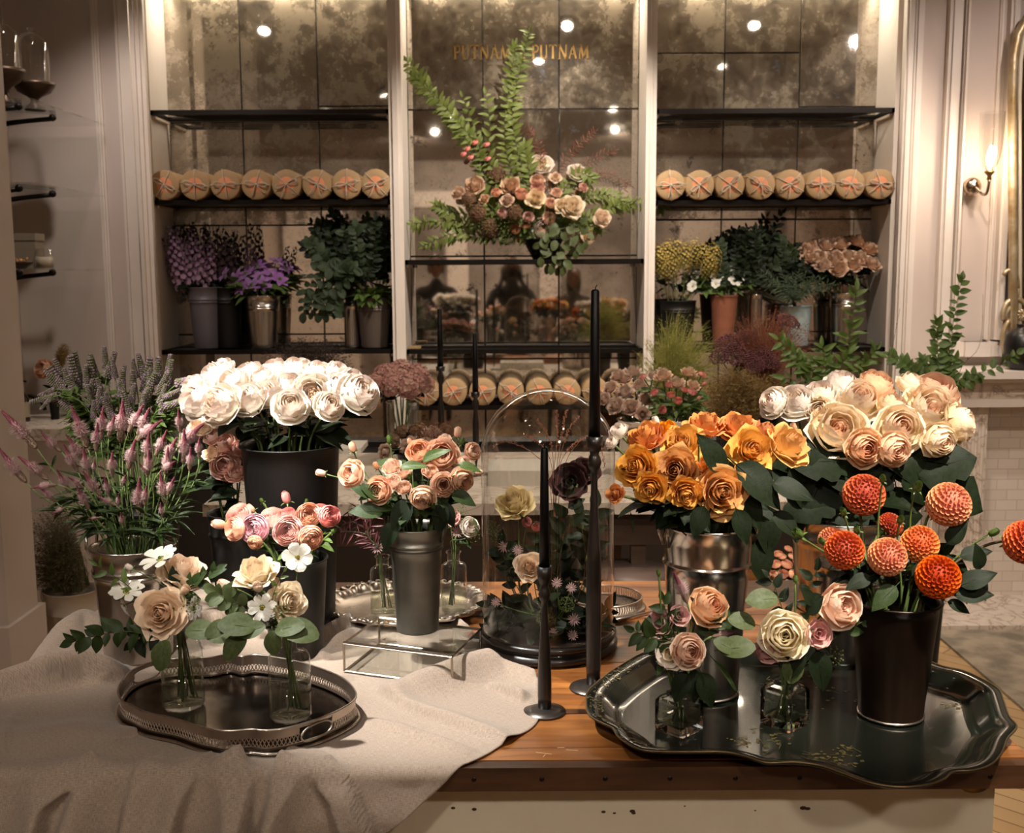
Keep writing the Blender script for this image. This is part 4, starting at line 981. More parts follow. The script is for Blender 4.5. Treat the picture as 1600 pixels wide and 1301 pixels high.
cube_vase('c2', 'faceted glass cube vase with a white ranunculus beside the dahlia bucket', 1246, 1146, 83, 1062, math.radians(42), ZP)

# ------------------------------------------------------------ glass box under the zinc bucket
zb_ = ZT + .006; zt_ = zb_ + .050
FL, FR, BR = pz(537, 1005, zt_), pz(706, 1026, zt_), pz(751, 983, zt_); BL = FL + BR - FR
cen = (FL + BR) / 2; root = empty('glass_box', (cen.x, cen.y, zb_), 'low leaded glass display box under the bucket of peach spray roses', 'box')
cr = [Vector((p.x - cen.x, p.y - cen.y, 0)) for p in (FL, FR, BR, BL)]
M_came = pm('lead_came', 'a79a8c', .25, 1.0)
up = Vector((0, 0, .05))
for i in range(4):
    b = MB(); p, q = cr[i], cr[(i+1) % 4]; b.face([b.vert(x) for x in (p, q, q + up, p + up)]); b.build('glass_pane', M_glass, root, smooth=False)
for z in (.0, .05):
    b = MB(); b.face([b.vert(p + Vector((0, 0, z + (.0008 if z else .0005)))) for p in cr]); b.build('glass_pane', M_glass, root, smooth=False)
b = MB()
for i in range(4):
    p, q = cr[i], cr[(i+1) % 4]; b.tube([p, p + up], .0022, 4); b.tube([p, q], .002, 4); b.tube([p + up, q + up], .0026, 4)
b.tube([cr[0] + up * 1.04, cr[1] + up * 1.04], .0022, 5)
b.build('lead_frame', M_came, root, smooth=False)
bucket('peach', 'zinc_bucket', 'aged galvanised zinc bucket of peach spray roses standing on the glass box', 643, 993, 822, 43, 33.5, M_galv, zt_ + .003, ribs=(.80, .85), handles=[-.15, PI - .1], lip=.003)

# ------------------------------------------------------------ cloche
cy_ = pz(856, 1046, ZT).y / (1 - 112 / F); cx_ = pt(856, 422, cy_).x; rg = sz(106, cy_); rbse = sz(112, cy_)
CLO = empty('glass_cloche', (cx_, cy_, ZT), 'tall glass cloche on an ebonised wooden base over a flower display', 'cloche')
b = MB(); b.lathe([(.0001, 0), (rbse * .96, 0), (rbse, .006), (rbse, .012), (rbse * .95, .018), (rbse * .90, .02), (rbse * .97, .024), (rbse * .985, .029), (rbse * .97, .034), (rbse * .90, .036), (.0001, .036)], 64); b.build('wooden_base', M_ebony, CLO)
zt2 = pt(856, 607, cy_).z - ZT; hw = zt2 - rg * .96
prof = [(rg, .037), (rg, hw)]
for k in range(1, 15): a = k / 14 * PI / 2; prof.append((max(.0001, rg * math.cos(a)), hw + rg * .96 * math.sin(a)))
b = MB(); b.lathe(prof, 72); b.build('glass_dome', M_cloche, CLO)
b = MB(); b.ring([(rg * math.cos(2*PI*k/64), rg * math.sin(2*PI*k/64), .039) for k in range(64)], .0022); b.build('glass_rim', M_cloche, CLO)
CLZ = ZT + .036

# ------------------------------------------------------------ candlesticks and candles
def candlestick(label, clabel, px, py_base, foot, prof_px, py_cup, py_tip, r0, r1, Y=None, z0=ZT, grp='black candlesticks', lean=0):
    p = pz(px, py_base, z0) if Y is None else Vector((pt(px, 422, Y).x, Y, z0)); Yc = p.y
    root = empty('candlestick', (p.x, Yc, z0), label, 'candlestick', grp)
    f = sz(foot, Yc); Z = lambda py: pt(px, py, Yc).z - z0
    b = MB(); b.lathe([(.0001, .003), (f * .9, 0), (f, .001), (f * .98, .003), (f * .6, .006), (f * .2, .009), (.0001, .01)], 40); b.build('foot', M_iron2, root)
    prof = [(.0001, .008)] + [(sz(r, Yc), Z(y)) for y, r in prof_px]; zc = Z(py_cup)
    prof += [(sz(12, Yc) * foot / 36, zc - .016), (sz(13, Yc) * foot / 36, zc), (sz(10.5, Yc) * foot / 36, zc), (sz(9, Yc) * foot / 36, zc - .008), (.0001, zc - .008)]
    b = MB(); b.lathe(prof, 24); b.build('stem', M_ebony, root)
    c = empty('taper_candle', (p.x, Yc, z0 + zc - .007), clabel, 'candle', 'black taper candles')
    h = Z(py_tip) - zc + .007; b = MB(); b.lathe([(.0001, 0), (sz(r0, Yc), 0), (sz((r0 + r1) / 2, Yc), h * .5), (sz(r1, Yc), h - .003), (sz(r1, Yc) * .7, h), (.0001, h - .001)], 18); b.build('wax', M_wax, c)
    b = MB(); b.tube([(0, 0, h - .002), (.0005, 0, h + .004), (.003, 0, h + .007)], .0008, 5); b.build('wick', M_iron, c)
M_iron2 = pm('pewter_foot', '5c5550', .35, .9)
candlestick('shorter black turned candlestick with pewter foot beside the linen corner', 'shorter black taper candle in front of the cloche', 851, 1112, 35,
            [(1105, 11), (1085, 11.5), (1050, 11), (1010, 9), (975, 6.5), (950, 5), (940, 5), (936, 8), (928, 10), (920, 8), (915, 6), (908, 9)], 884, 698, 8.6, 6)
candlestick('tallest black turned candlestick with pewter foot at the edge of the black tray', 'tallest black taper candle rising past the cloche', 927, 1075, 39,
            [(1068, 11), (1040, 12), (960, 12.5), (880, 12), (840, 9), (780, 6), (745, 5), (735, 6), (731, 9), (722, 11.5), (713, 9), (709, 7), (703, 9)], 681, 452, 9.6, 6.6)
# ------------------------------------------------------------ flower parts (meshes are shared by the copies)
def petal(mb, phi, n_w, cl, Rc, core, rr, nt=7, ns=6, tipk=.22, tipe=2.6, curl=0.0, ruf=.0, wprof=None, tilt=0.0, z0=0.0):
    """cl: four (r, z) bezier points of the petal's centre line, n_w its half width, Rc how tightly it is cupped round the axis"""
    er = Vector((math.cos(phi), math.sin(phi), 0)); et = Vector((-math.sin(phi), math.cos(phi), 0)); ez = Vector((0, 0, 1))
    ph = rr.uniform(0, 6.3); rows = []; cols = []
    for i in range(nt + 1):
        row = []; cc = []
        for j in range(ns + 1):
            s = -1 + 2 * j / ns; t = (i / nt) * (1 - tipk * abs(s) ** tipe); u = 1 - t
            r = cl[0][0]*u**3 + 3*cl[1][0]*u*u*t + 3*cl[2][0]*u*t*t + cl[3][0]*t**3
            z = cl[0][1]*u**3 + 3*cl[1][1]*u*u*t + 3*cl[2][1]*u*t*t + cl[3][1]*t**3
            hw = n_w * (wprof(t) if wprof else (.28 + .72 * math.sin(min(1, t * 1.25) * PI / 2)))
            a = s * hw / Rc; a = max(-1.5, min(1.5, a))
            p = er * (r - Rc + Rc * math.cos(a)) + et * (Rc * math.sin(a)) + ez * z
            e = t * t * (curl * abs(s) ** 3 + ruf * math.sin(s * 5.5 + ph) + ruf * .6 * math.sin(s * 11 + ph * 2))
            p += (er * .8 + ez * -.5) * e
            p += et * tilt * t
            row.append(p + ez * z0); cc.append((core, max(t * 1.0 if t > .5 else t * .8, abs(s) ** 3 * t), rr.random()))
        rows.append(row); cols.append(cc)
    mb.grid(rows, cols=cols)
def calyx(mb, mi, r=.1, n=5, l_=.28, z=0.0, rr=None):
    mb.cur = mi; mb.lathe([(.0001, -.1), (r * .45, -.08), (r * .9, -.01), (r, .05), (r * .7, .09)], 10, c=(0, 0, z))
    for k in range(n):
        a = 2*PI*k/n; er = Vector((math.cos(a), math.sin(a), 0)); et = Vector((-er.y, er.x, 0)); ps = [(r * .7, .02, .05), (r * 1.9, .04, .05), (r * 1.9 + l_ * .5, -.04, .004)]
        ids = [[mb.vert(er * p[0] + et * p[2] * s + Vector((0, 0, p[1] + z))) for s in (-1, 1)] for p in ps]
        for u in range(2): mb.face((ids[u][0], ids[u][1], ids[u+1][1], ids[u+1][0]))
    mb.cur = 0
M_green = pm('stem_green', '4c5f2c', .5, var=('5f6f38', 8), transl=.1)
M_dstem = pm('dark_stem', '33401f', .5, var=('4a3a22', 10))
M_leaf = pm('rose_leaf', '222f12', .5, spec=.3, var=('33451f', 16), transl=.15, bump=(60, .15))
M_leafd = pm('dark_leaf', '0e1506', .55, spec=.2, var=('182410', 14), transl=.1, bump=(60, .15))
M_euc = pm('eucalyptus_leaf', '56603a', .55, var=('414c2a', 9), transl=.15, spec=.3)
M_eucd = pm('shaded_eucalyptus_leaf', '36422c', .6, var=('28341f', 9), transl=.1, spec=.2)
M_lime = pm('young_leaf', '5d7230', .5, var=('42582a', 12), transl=.25)
M_pet = {
 'white': petal_mat('white_rose_petal', 'f0e0b4', 'efe8d8', 'f0dcd4', .28),
 'cream': petal_mat('cream_rose_petal', 'e8a04c', 'f2dcb4', 'f5e2cc', .3, core_at=.3, body_at=.6),
 'creampink': petal_mat('apricot_rose_petal', 'd9713a', 'f0c79e', 'f4d2b2', .3),
 'orange': petal_mat('amber_rose_petal', 'd08a44', 'dc9c48', 'e6b066', .3, core_at=.3),
 'orangey': petal_mat('golden_rose_petal', 'e0a23e', 'e6b450', 'e2a858', .3),
 'rust': petal_mat('burnt_orange_rose_petal', 'cf6a2a', 'dc8436', 'e09a4c', .3),
 'blush': petal_mat('blush_rose_petal', 'e0bc9a', 'ecd6bc', 'ecd2b8', .3),
 'ivory': petal_mat('ivory_rose_petal', 'ecd6b0', 'efdfc0', 'ecd3b2', .25),
 'peach': petal_mat('peach_rose_petal', 'de9474', 'ecb89a', 'f2d0b0', .3),
 'apricot': petal_mat('apricot_garden_petal', 'e08a60', 'f0c8aa', 'f4dac6', .3),
 'pinkr': petal_mat('pink_rose_petal', 'd09484', 'e2b4a4', 'eac6b6', .22),
 'mauve': petal_mat('mauve_rose_petal', 'b08676', 'd0b0a0', 'dec8b4', .25),
 'tan': petal_mat('tan_rose_petal', 'b58a6c', 'd8b496', 'e4c8ac', .25),
 'ranp': petal_mat('pink_ranunculus_petal', 'e08c8c', 'f4c0b6', 'fbe0d4', .25),
 'ranl': petal_mat('lilac_pink_ranunculus_petal', '9a6a6c', 'e6a6b4', 'f8ccd2', .25, core_at=.12),
 'rano': petal_mat('peach_ranunculus_petal', 'de8e62', 'f2b48e', 'fad0b0', .25),
 'ranc': petal_mat('coral_ranunculus_petal', 'c24e56', 'e88a86', 'f4aca0', .22),
 'ranw': petal_mat('white_ranunculus_petal', 'f8e6a8', 'fcf0d2', 'fcf4e4', .3),
 'yellow': petal_mat('pale_yellow_rose_petal', 'd8b87c', 'dfcb94', 'e0c89a', .22),
 'dahl': petal_mat('orange_dahlia_petal', '98301a', 'd65a26', 'e87c38', .15, core_at=.1, body_at=.5),
 'dahl2': petal_mat('light_orange_dahlia_petal', 'b84a1f', 'e08034', 'eca050', .15, core_at=.1, body_at=.5),
 'ddark': petal_mat('dark_dahlia_petal', '1c0d0f', '331618', '44201f', .05),
}
def rose_mb(seed, style):
    rr = random.Random(seed); mb = MB(); ph = rr.uniform(0, 6)
    if style == 'tea':
        rings = [(.035,.02,.50,2),(.06,.04,.53,3),(.095,.075,.54,3),(.14,.125,.53,3),(.18,.19,.51,3),(.23,.28,.48,4),(.29,.40,.43,5),(.34,.52,.33,5),(.36,.60,.20,4)]
    elif style == 'open':
        rings = [(.03,.03,.33,3),(.06,.06,.35,4),(.10,.10,.36,5),(.145,.14,.37,5),(.20,.16,.40,5),(.28,.21,.49,5),(.36,.31,.51,5),(.42,.43,.42,5),(.45,.56,.22,4)]
    elif style == 'ball':
        rings = [(.05,.03,.44,3),(.10,.06,.50,4),(.16,.10,.55,4),(.23,.16,.58,4),(.30,.23,.58,5),(.37,.32,.54,5),(.42,.43,.44,5),(.43,.56,.20,3)]
    elif style == 'ran':
        rings = [(.03,.02,.36,3),(.06,.045,.39,4),(.10,.08,.41,5),(.14,.12,.425,6),(.185,.165,.43,6),(.23,.21,.43,7),(.28,.26,.42,7),(.33,.31,.405,8),(.38,.36,.38,8),(.43,.41,.35,8),(.47,.46,.30,8)]
    elif style == 'bud':
        rings = [(.06,.03,.62,3),(.13,.07,.66,3),(.19,.12,.66,4),(.23,.18,.60,4)]
    elif style == 'petals':
        rings = [(.10,.09,.30,4),(.2,.22,.40,5),(.34,.42,.40,5),(.42,.54,.28,5)]
    nr = len(rings)
    for k, (rm, rt, h, n) in enumerate(rings):
        core = k / (nr - 1); o = rr.uniform(0, 6.3)
        for q in range(n):
            a = o + 2*PI*q/n + rr.uniform(-.14, .14); hh = h * rr.uniform(.95, 1.05); rt_ = rt * rr.uniform(.94, 1.08)
            last = k >= nr - 2 and style != 'bud' and style != 'ran'
            hw = PI * rm / n * (1.45 if k < nr - 2 else 1.35)
            if style == 'ran': hw = PI * rm / n * 1.5
            cl = [(rm * .3, .0), (rm * 1.12, .02 if not last else .0), (rm * 1.05, hh * .62), (rt_, hh)]
            if last: cl = [(rm * .3, .0), (rm * 1.25, -.03), (rm * 1.05, hh * .95), (rt_ * 1.02, hh * rr.uniform(.72, 1.0))]
            Rc = max(rm * (1.0 if not last else 1.25), .03)
            if style == 'tea': tk, te, cu = (.32, 1.4, .14) if k >= nr - 4 else (.22, 2.0, .03)
            elif style == 'ran': tk, te, cu = .2, 2.4, .0
            else: tk, te, cu = .24, 2.4, .07 if last else .02
            petal(mb, a, hw, cl, Rc, core, rr, 7 if k > 1 else 5, 6 if k > 2 else 4, tk, te, cu * rr.uniform(.5, 1.4), (.036 if last else .017) * rr.uniform(.6, 1.4) if style != 'ran' else .008)
    calyx(mb, 1, .11 if style != 'bud' else .14)
    return mb
def flat_mb(seed, n, L_, w_, lift, disc, notch=.0, cup=.25, wfn=None):
    """open daisy-like bloom: petal, green calyx, centre"""
    rr = random.Random(seed); mb = MB(); o = rr.uniform(0, 6)
    for q in range(n):
        a = o + 2*PI*q/n + rr.uniform(-.1, .1); l_ = L_ * rr.uniform(.9, 1.05); li = lift + rr.uniform(-.05, .07)
        cl = [(.02, 0), (l_ * .35, li * .6), (l_ * .7, li * 1.1), (l_, li * rr.uniform(.7, 1.1))]
        petal(mb, a, w_ * rr.uniform(.92, 1.05), cl, w_ / cup, .8, rr, 6, 6, .16, 2.5, -.02, .012, wfn)
    mb.cur = 2
    mb.lathe([(.0001, disc * .5), (disc * .5, disc * .45), (disc * .9, disc * .2), (disc, .0)], 12)
    for k in range(26):
        r = disc * math.sqrt((k + .5) / 26); a = k * 2.4; z = disc * .45 * (1 - (r / disc) ** 2); mb.lathe([(.0001, disc * .25), (disc * .14, disc * .1), (disc * .1, 0)], 5, c=(r*math.cos(a), r*math.sin(a), z))
    calyx(mb, 1, .05, 5, .12)
    return mb
def dahlia_mb(seed):
    rr = random.Random(seed); mb = MB(); n = 190
    mb.pc = (.15, 0, 0); mb.lathe([(.0001, -.4), (.28, -.28), (.40, 0), (.36, .2), (.2, .35), (.0001, .41)], 18, c=(0, 0, .48)); mb.pc = (1, 0, 0)
    for k in range(n):
        zz = 1 - (k + .5) / n * 1.72; th = k * 2.399963; rad = math.sqrt(max(0, 1 - zz*zz)); d = Vector((rad*math.cos(th), rad*math.sin(th), zz))
        f = k / n; L_ = .50 - .05 * (1 - min(1, f * 3)); sz_ = .040 + .052 * min(1, f * 2.4)
        up_ = Vector((0, 0, 1)) - d * d.z; up_ = up_.normalized() if up_.length > .05 else Vector((1, 0, 0)); sd = d.cross(up_).normalized()
        b0 = d * (L_ - sz_ * 1.7); rows = []; cols = []
        for i in range(5):
            t = i / 4; row = []; cc = []
            for j in range(5):
                s = -1 + j / 2; wd = sz_ * (.55 + .55 * math.sin(min(1, t * 1.3) * PI / 2)) * (1 - .55 * max(0, t - .75) * 4 * abs(s) ** 2 * .4)
                a = s * 1.25
                p = b0 + d * (sz_ * 1.75 * t * (1 - .16 * abs(s) ** 3)) + sd * (math.sin(a) * wd) + up_ * ((1 - math.cos(a)) * wd * .95 - wd * .3)
                row.append(p + Vector((0, 0, .48))); cc.append((f, .25 + .75 * t * (abs(s) * .5 + .5), rr.random()))
            rows.append(row); cols.append(cc)
        mb.grid(rows, cols=cols)
    calyx(mb, 1, .12, 8, .2, .02)
    return mb
def spike_mb(seed, kind):
    """flower spikes along +z, length 1, base at the origin"""
    rr = random.Random(seed); mb = MB()
    if kind == 'celosia':
        bend = rr.uniform(-.10, .10)
        def ax(t): return Vector((bend * t * t, bend * .4 * t * t, t))
        def rad(t): return .088 * (min(1, t * 9) ** .5) * (1 + .22 * math.exp(-((t - .46) / .1) ** 2)) * (1 - .93 * max(0, (t - .5) / .5) ** 1.15) + .004
        prof = [(rad(k / 14) * .6, k / 14) for k in range(15)]; rows = []; cols = []
        for r, t in prof:
            c_ = ax(t); rows.append([c_ + Vector((r*math.cos(2*PI*j/9), r*math.sin(2*PI*j/9), 0)) for j in range(9)]); cols.append([(t, .2, .5)] * 9)
        mb.grid(rows, True, cols)
        n = 900
        for k in range(n):
            long_ = k >= 700
            t = (k + .5) / 700 if not long_ else .30 + .34 * (k - 700) / 200
            a = k * 2.399963 + rr.uniform(-.3, .3); r = rad(t); er = Vector((math.cos(a), math.sin(a), 0)); et = Vector((-er.y, er.x, 0)); b0 = ax(t) + er * r * .7
            l_ = rr.uniform(.11, .17) if long_ else .062 * rr.uniform(.7, 1.3) * (1 - .4 * max(0, t - .6) / .4)
            d = (er * (1.0 if long_ else .6) + Vector((0, 0, rr.uniform(.0, .6) if long_ else .95))).normalized(); w_ = .011 if long_ else .017
            if long_: t = .46
            ids = [mb.vert(b0 + et * w_, (t, 0, rr.random())), mb.vert(b0 - et * w_, (t, 0, rr.random())), mb.vert(b0 + d * l_, (t, 1, rr.random())), mb.vert(b0 - d * .0 + er * .012 + Vector((0, 0, w_)), (t, .3, rr.random()))]
            mb.face((ids[0], ids[3], ids[2])); mb.face((ids[3], ids[1], ids[2])); mb.face((ids[0], ids[2], ids[1]))
    elif kind == 'mint':                            # whorled herb spike
        nl = 13
        for w in range(nl):
            t = (w + .5) / nl; r = .17 * (1 - .55 * t); m = 9
            for q in range(m):
                a = 2*PI*(q + .5 * (w % 2)) / m; er = Vector((math.cos(a), math.sin(a), 0)); c_ = Vector((0, 0, t)) + er * r * .8
                s = .055 * (1 - .4 * t); mb.pc = (rr.random(), rr.random(), 0)
                mb.lathe([(.0001, -s), (s, -s * .2), (s * .8, s * .6), (.0001, s * 1.1)], 5, c=c_)
        mb.tube([(0, 0, 0), (0, 0, 1.02)], [.03, .012], 6)
    elif kind == 'delph':
        nl = 44
        for w in range(nl):
            t = (w + .5) / nl; a = w * 2.4; r = .12 * (1 - .75 * t) + .02; s = .075 * (1 - .62 * t); er = Vector((math.cos(a), math.sin(a), .15)).normalized(); c_ = Vector((0, 0, t)) + er * r
            q = er.to_track_quat('Z', 'Y').to_matrix()
            for k in range(5):
                b_ = 2*PI*k/5 + a; d = q @ Vector((math.cos(b_), math.sin(b_), .25)); e = q @ Vector((-math.sin(b_), math.cos(b_), 0)); col = (t, rr.random(), rr.random())
                ids = [mb.vert(x, col) for x in (c_, c_ + d * s * .6 + e * s * .5, c_ + d * s, c_ + d * s * .6 - e * s * .5)]; mb.face(ids)
        mb.cur = 1; mb.tube([(0, 0, -.1), (0, 0, 1)], [.012, .006], 5); mb.cur = 0
    elif kind == 'plume':                           # fluffy grass plume
        for k in range(170):
            t = (k + .5) / 170; a = k * 2.4; er = Vector((math.cos(a), math.sin(a), .9)).normalized(); c_ = Vector((0.05 * math.sin(t * 2), 0, t)); l_ = .15 * (1 - .55 * t) * rr.uniform(.6, 1.2); et = Vector((-math.sin(a), math.cos(a), 0)) * .006; col = (t, rr.random(), rr.random())
            mb.face([mb.vert(x, col) for x in (c_ - et, c_ + et, c_ + er * l_)])
        mb.tube([(0, 0, 0), (.02, 0, .5), (.04, 0, 1)], [.012, .01, .004], 4)
    return mb
def cluster_mb(seed, n=70, fl=.05, flat=.55, florets=True, open_=.9):
    """domed head of many small florets (hydrangea, sedum, yarrow); diameter 1"""
    rr = random.Random(seed); mb = MB()
    for k in range(n):
        zz = 1 - (k + .5) / n * open_; th = k * 2.399963; rad = math.sqrt(max(0, 1 - zz*zz)); d = Vector((rad*math.cos(th), rad*math.sin(th), zz)); c_ = Vector((d.x * .5, d.y * .5, d.z * flat * .9)) * rr.uniform(.84, 1.04); q = d.to_track_quat('Z', 'Y').to_matrix(); col = (rr.random(), rr.random(), rr.random()); s = fl * rr.uniform(.8, 1.25)
        if florets:
            for u in range(4):
                b_ = PI/2*u + k; e1 = q @ Vector((math.cos(b_), math.sin(b_), .2)); e2 = q @ Vector((-math.sin(b_), math.cos(b_), .2)); mb.face([mb.vert(x, col) for x in (c_, c_ + e1 * s + e2 * s * .1, c_ + (e1 + e2) * s * .9, c_ + e2 * s + e1 * s * .1)])
        else: mb.lathe([(.0001, -s * .6), (s * .8, -s * .1), (s * .7, s * .4), (.0001, s * .7)], 6, c=c_)
        if k % 3 == 0: mb.cur = 1; mb.tube([(0, 0, -.12), c_ * .95], .008, 3, False); mb.cur = 0
    return mb
def leaf_mb(kind, seed=0):
    rr = random.Random(seed); mb = MB(); rows = []; L_ = 1.0; W = {'rose': .28, 'euc': .36, 'lance': .065, 'small': .19, 'lobed': .46, 'dark': .26}[kind]
    nt = 9
    for i in range(nt + 1):
        t = i / nt
        if kind == 'euc': w_ = W * math.sin(PI * min(1, t * .96 + .02)) ** .6
        elif kind == 'lance': w_ = W * math.sin(PI * t ** .8) ** .9
        elif kind == 'lobed': w_ = W * math.sin(PI * t ** .75) ** .55 * (1 + .18 * math.sin(t * 20))
        else: w_ = W * math.sin(PI * t ** .72) ** .85 * (1 + .035 * math.sin(t * 60))
        w_ = max(w_, .004); row = []
        for j in range(5):
            s = -1 + j / 2; row.append(Vector((s * w_, t * L_, .07 * abs(s) * w_ / W - .20 * t * t + .015 * math.sin(7 * t + 3 * s + seed))))
        rows.append(row)
    mb.grid(rows); mb.tube([(0, -.18, .0), (0, 0, 0), (0, .45, -.035), (0, .93, -.17)], [.014, .012, .008, .003], 4)
    return mb
LEAF = {k: [leaf_mb(k, s).mesh('leaf_' + k, m) for s in (1, 2, 3)] for k, m in (('rose', M_leaf), ('euc', M_euc), ('lance', M_leaf), ('small', M_lime), ('lobed', M_leafd))}
LEAF['dark'] = [leaf_mb('rose', s).mesh('leaf_dark', M_leafd) for s in (4, 5, 6)]
M_disc = pm('yellow_flower_centre', 'c9a12c', .7, var=('e0bd46', 60))
M_whp = petal_mat('white_cosmos_petal', 'e8e2d2', 'eee9dc', 'f2eee4', .35)
M_anem = petal_mat('white_anemone_petal', 'dcdccf', 'e6e2d4', 'eceadf', .3)
M_clem = petal_mat('violet_clematis_petal', '8a5a96', '9c6aa8', 'b58cc0', .25)
M_carn = petal_mat('pink_lisianthus_petal', 'b87478', 'd8a09a', 'e2b4ac', .25)
def attr_mat(name, stops, edge=None, rough=.7, transl=.2, ch=0):
    m, nt, out = newmat(name); L = nt.links.new
    a = N(nt, 'ShaderNodeAttribute', attribute_name='pc'); s = N(nt, 'ShaderNodeSeparateColor'); L(a.outputs['Color'], s.inputs[0]); c = ramp(nt, s.outputs[ch], stops)
    if edge:
        mx = N(nt, 'ShaderNodeMix', data_type='RGBA'); L(s.outputs[1], mx.inputs[0]); L(c, mx.inputs[6])
        L(ramp(nt, s.outputs[0], edge), mx.inputs[7]); c = mx.outputs[2]
    b = N(nt, 'ShaderNodeBsdfPrincipled'); L(c, b.inputs[0]); b.inputs['Roughness'].default_value = rough; b.inputs['Specular IOR Level'].default_value = .2
    t = N(nt, 'ShaderNodeBsdfTranslucent'); L(c, t.inputs[0]); ms = N(nt, 'ShaderNodeMixShader'); ms.inputs[0].default_value = transl; L(b.outputs[0], ms.inputs[1]); L(t.outputs[0], ms.inputs[2]); L(ms.outputs[0], out.inputs[0]); return m
M_celo = attr_mat('celosia_floret', [(0, '86705a'), (.30, '957a6a'), (.42, 'b8898a'), (.62, '995864'), (1, '763c48')], [(0, 'a08872'), (.28, 'b09484'), (.36, 'eed8d2'), (.58, 'dfb4b6'), (.72, 'a4646e'), (1, '80424e')])
M_mint = attr_mat('agastache_floret', [(0, '646a44'), (.5, '7d765e'), (.75, '8a7482'), (1, 'a48e9c')])
M_delph = attr_mat('lilac_delphinium_floret', [(0, 'a88aa0'), (.5, '94708c'), (1, '4c3440')])
M_ddelph = attr_mat('dark_delphinium_floret', [(0, '4c3840'), (.5, '3c2a30'), (1, '241a1c')])
M_dplume = attr_mat('dark_grass_plume', [(0, '2e2019'), (1, '4a3628')], ch=1)
M_rplume = attr_mat('russet_grass_plume', [(0, '6b3a28'), (1, '8c5238')], ch=1)
M_hyd = attr_mat('dusty_pink_hydrangea', [(0, '9c6a64'), (.5, 'b98a80'), (1, 'c9a694')], ch=1)
M_yarr = attr_mat('mauve_yarrow', [(0, '6e4448'), (1, '94646a')], ch=1)
M_ycel = attr_mat('yellow_celosia', [(0, '9a8440'), (1, 'bfa65c')], ch=1)
M_astr = attr_mat('pink_astrantia', [(0, '8c6a6c'), (1, 'b89a94')], ch=1)
M_seed = attr_mat('green_seed_head', [(0, '66703c'), (1, '8c9658')], ch=1)
M_brown = attr_mat('brown_dried_florets', [(0, '5c4230'), (1, '86664e')], ch=1)
BLOOM = {}
def reg(k, mbs, mats): BLOOM[k] = [mb.mesh('bloom_' + k, mats, pc=True) for mb in mbs]
STY = {'white': 'ball', 'cream': 'ball', 'creampink': 'ball', 'orange': 'tea', 'orangey': 'tea', 'rust': 'tea', 'blush': 'tea', 'ivory': 'tea', 'peach': 'open', 'apricot': 'open', 'pinkr': 'open',
       'mauve': 'tea', 'tan': 'tea', 'ranp': 'ran', 'ranl': 'ran', 'rano': 'ran', 'ranc': 'ran', 'ranw': 'ball', 'yellow': 'tea'}
_g = {}
for st in ('tea', 'open', 'ball', 'ran', 'bud', 'petals'): _g[st] = [rose_mb(31 * k + hash_ , st) for k, hash_ in ((1, 5), (2, 8), (3, 13))]
for k, st in STY.items(): reg(k, _g[st], [M_pet[k], M_green])
reg('creamopen', _g['open'], [M_pet['cream'], M_green]); reg('whiteopen', _g['open'], [M_pet['white'], M_green]); reg('apriball', _g['ball'], [M_pet['apricot'], M_green])
for k in ('peach', 'blush', 'white', 'apricot', 'rano', 'ranc', 'tan', 'creampink'): reg('bud_' + k, _g['bud'], [M_pet[k], M_green])
reg('bud_green', _g['bud'], [M_lime, M_green])
reg('dahlia', [dahlia_mb(k) for k in (1, 2, 3)], [M_pet['dahl'], M_green]); reg('dahlia2', [dahlia_mb(k) for k in (4, 5)], [M_pet['dahl2'], M_green]); reg('ddark', _g['petals'], [M_pet['ddark'], M_green])
reg('whitep', _g['petals'], [M_pet['white'], M_green]); reg('carn', _g['petals'], [M_carn, M_green])
wnar = lambda t: .22 + .78 * math.sin(min(1, t * 1.15) * PI * .5) ** 1.3
wpt = lambda t: max(.05, math.sin(PI * min(1, t * .94 + .06) ** .8) ** .8)
reg('cosmos', [flat_mb(s, 8, .5, .135, .10, .085, wfn=wnar) for s in (1, 2)], [M_whp, M_green, M_disc])
reg('anem', [flat_mb(s, 6, .5, .20, .14, .09, wfn=wnar) for s in (3, 4)], [M_anem, M_green, M_disc])
reg('clem', [flat_mb(s, 6, .5, .13, .06, .07, wfn=wpt) for s in (5, 6)], [M_clem, M_green, pm('pale_stamens', 'cfc0a8', .7)])
reg('astr', [flat_mb(s, 14, .5, .05, .12, .16, wfn=wpt) for s in (7, 8)], [M_astr, M_green, pm('astrantia_centre', 'a08a84', .8)])
reg('hyd', [cluster_mb(s, 90, .075) for s in (1, 2)], [M_hyd, M_green]); reg('yarr', [cluster_mb(s, 150, .045, .3, False) for s in (3, 4)], [M_yarr, M_dstem])
reg('brown', [cluster_mb(s, 80, .07) for s in (9, 10)], [M_brown, M_dstem]); reg('seed', [cluster_mb(s, 70, .055, .95, False, 1.7) for s in (5, 6)], [M_seed, M_green])
reg('seedw', [cluster_mb(s, 26, .06, .7, False, 1.4) for s in (15, 16)], [M_seed, M_green])
for k, m in (('celosia', M_celo), ('mint', M_mint), ('delph', M_delph), ('plume', M_dplume)): reg(k, [spike_mb(s, k) for s in (1, 2, 3)], [m, M_green])
reg('ddelph', [spike_mb(s, 'delph') for s in (5, 6)], [M_ddelph, M_dstem]); reg('rplume', [spike_mb(s, 'plume') for s in (7, 8)], [M_rplume, M_dstem]); reg('ycel', [spike_mb(s, 'plume') for s in (9,)], [M_ycel, M_green]); reg('ycelc', [cluster_mb(s, 120, .06, 1.3, True, 1.5) for s in (21, 22)], [M_ycel, M_green])
SPIKES = {'celosia', 'mint', 'delph', 'plume', 'ddelph', 'rplume', 'ycel'}
VC = Vector((0, -1, .28)).normalized()

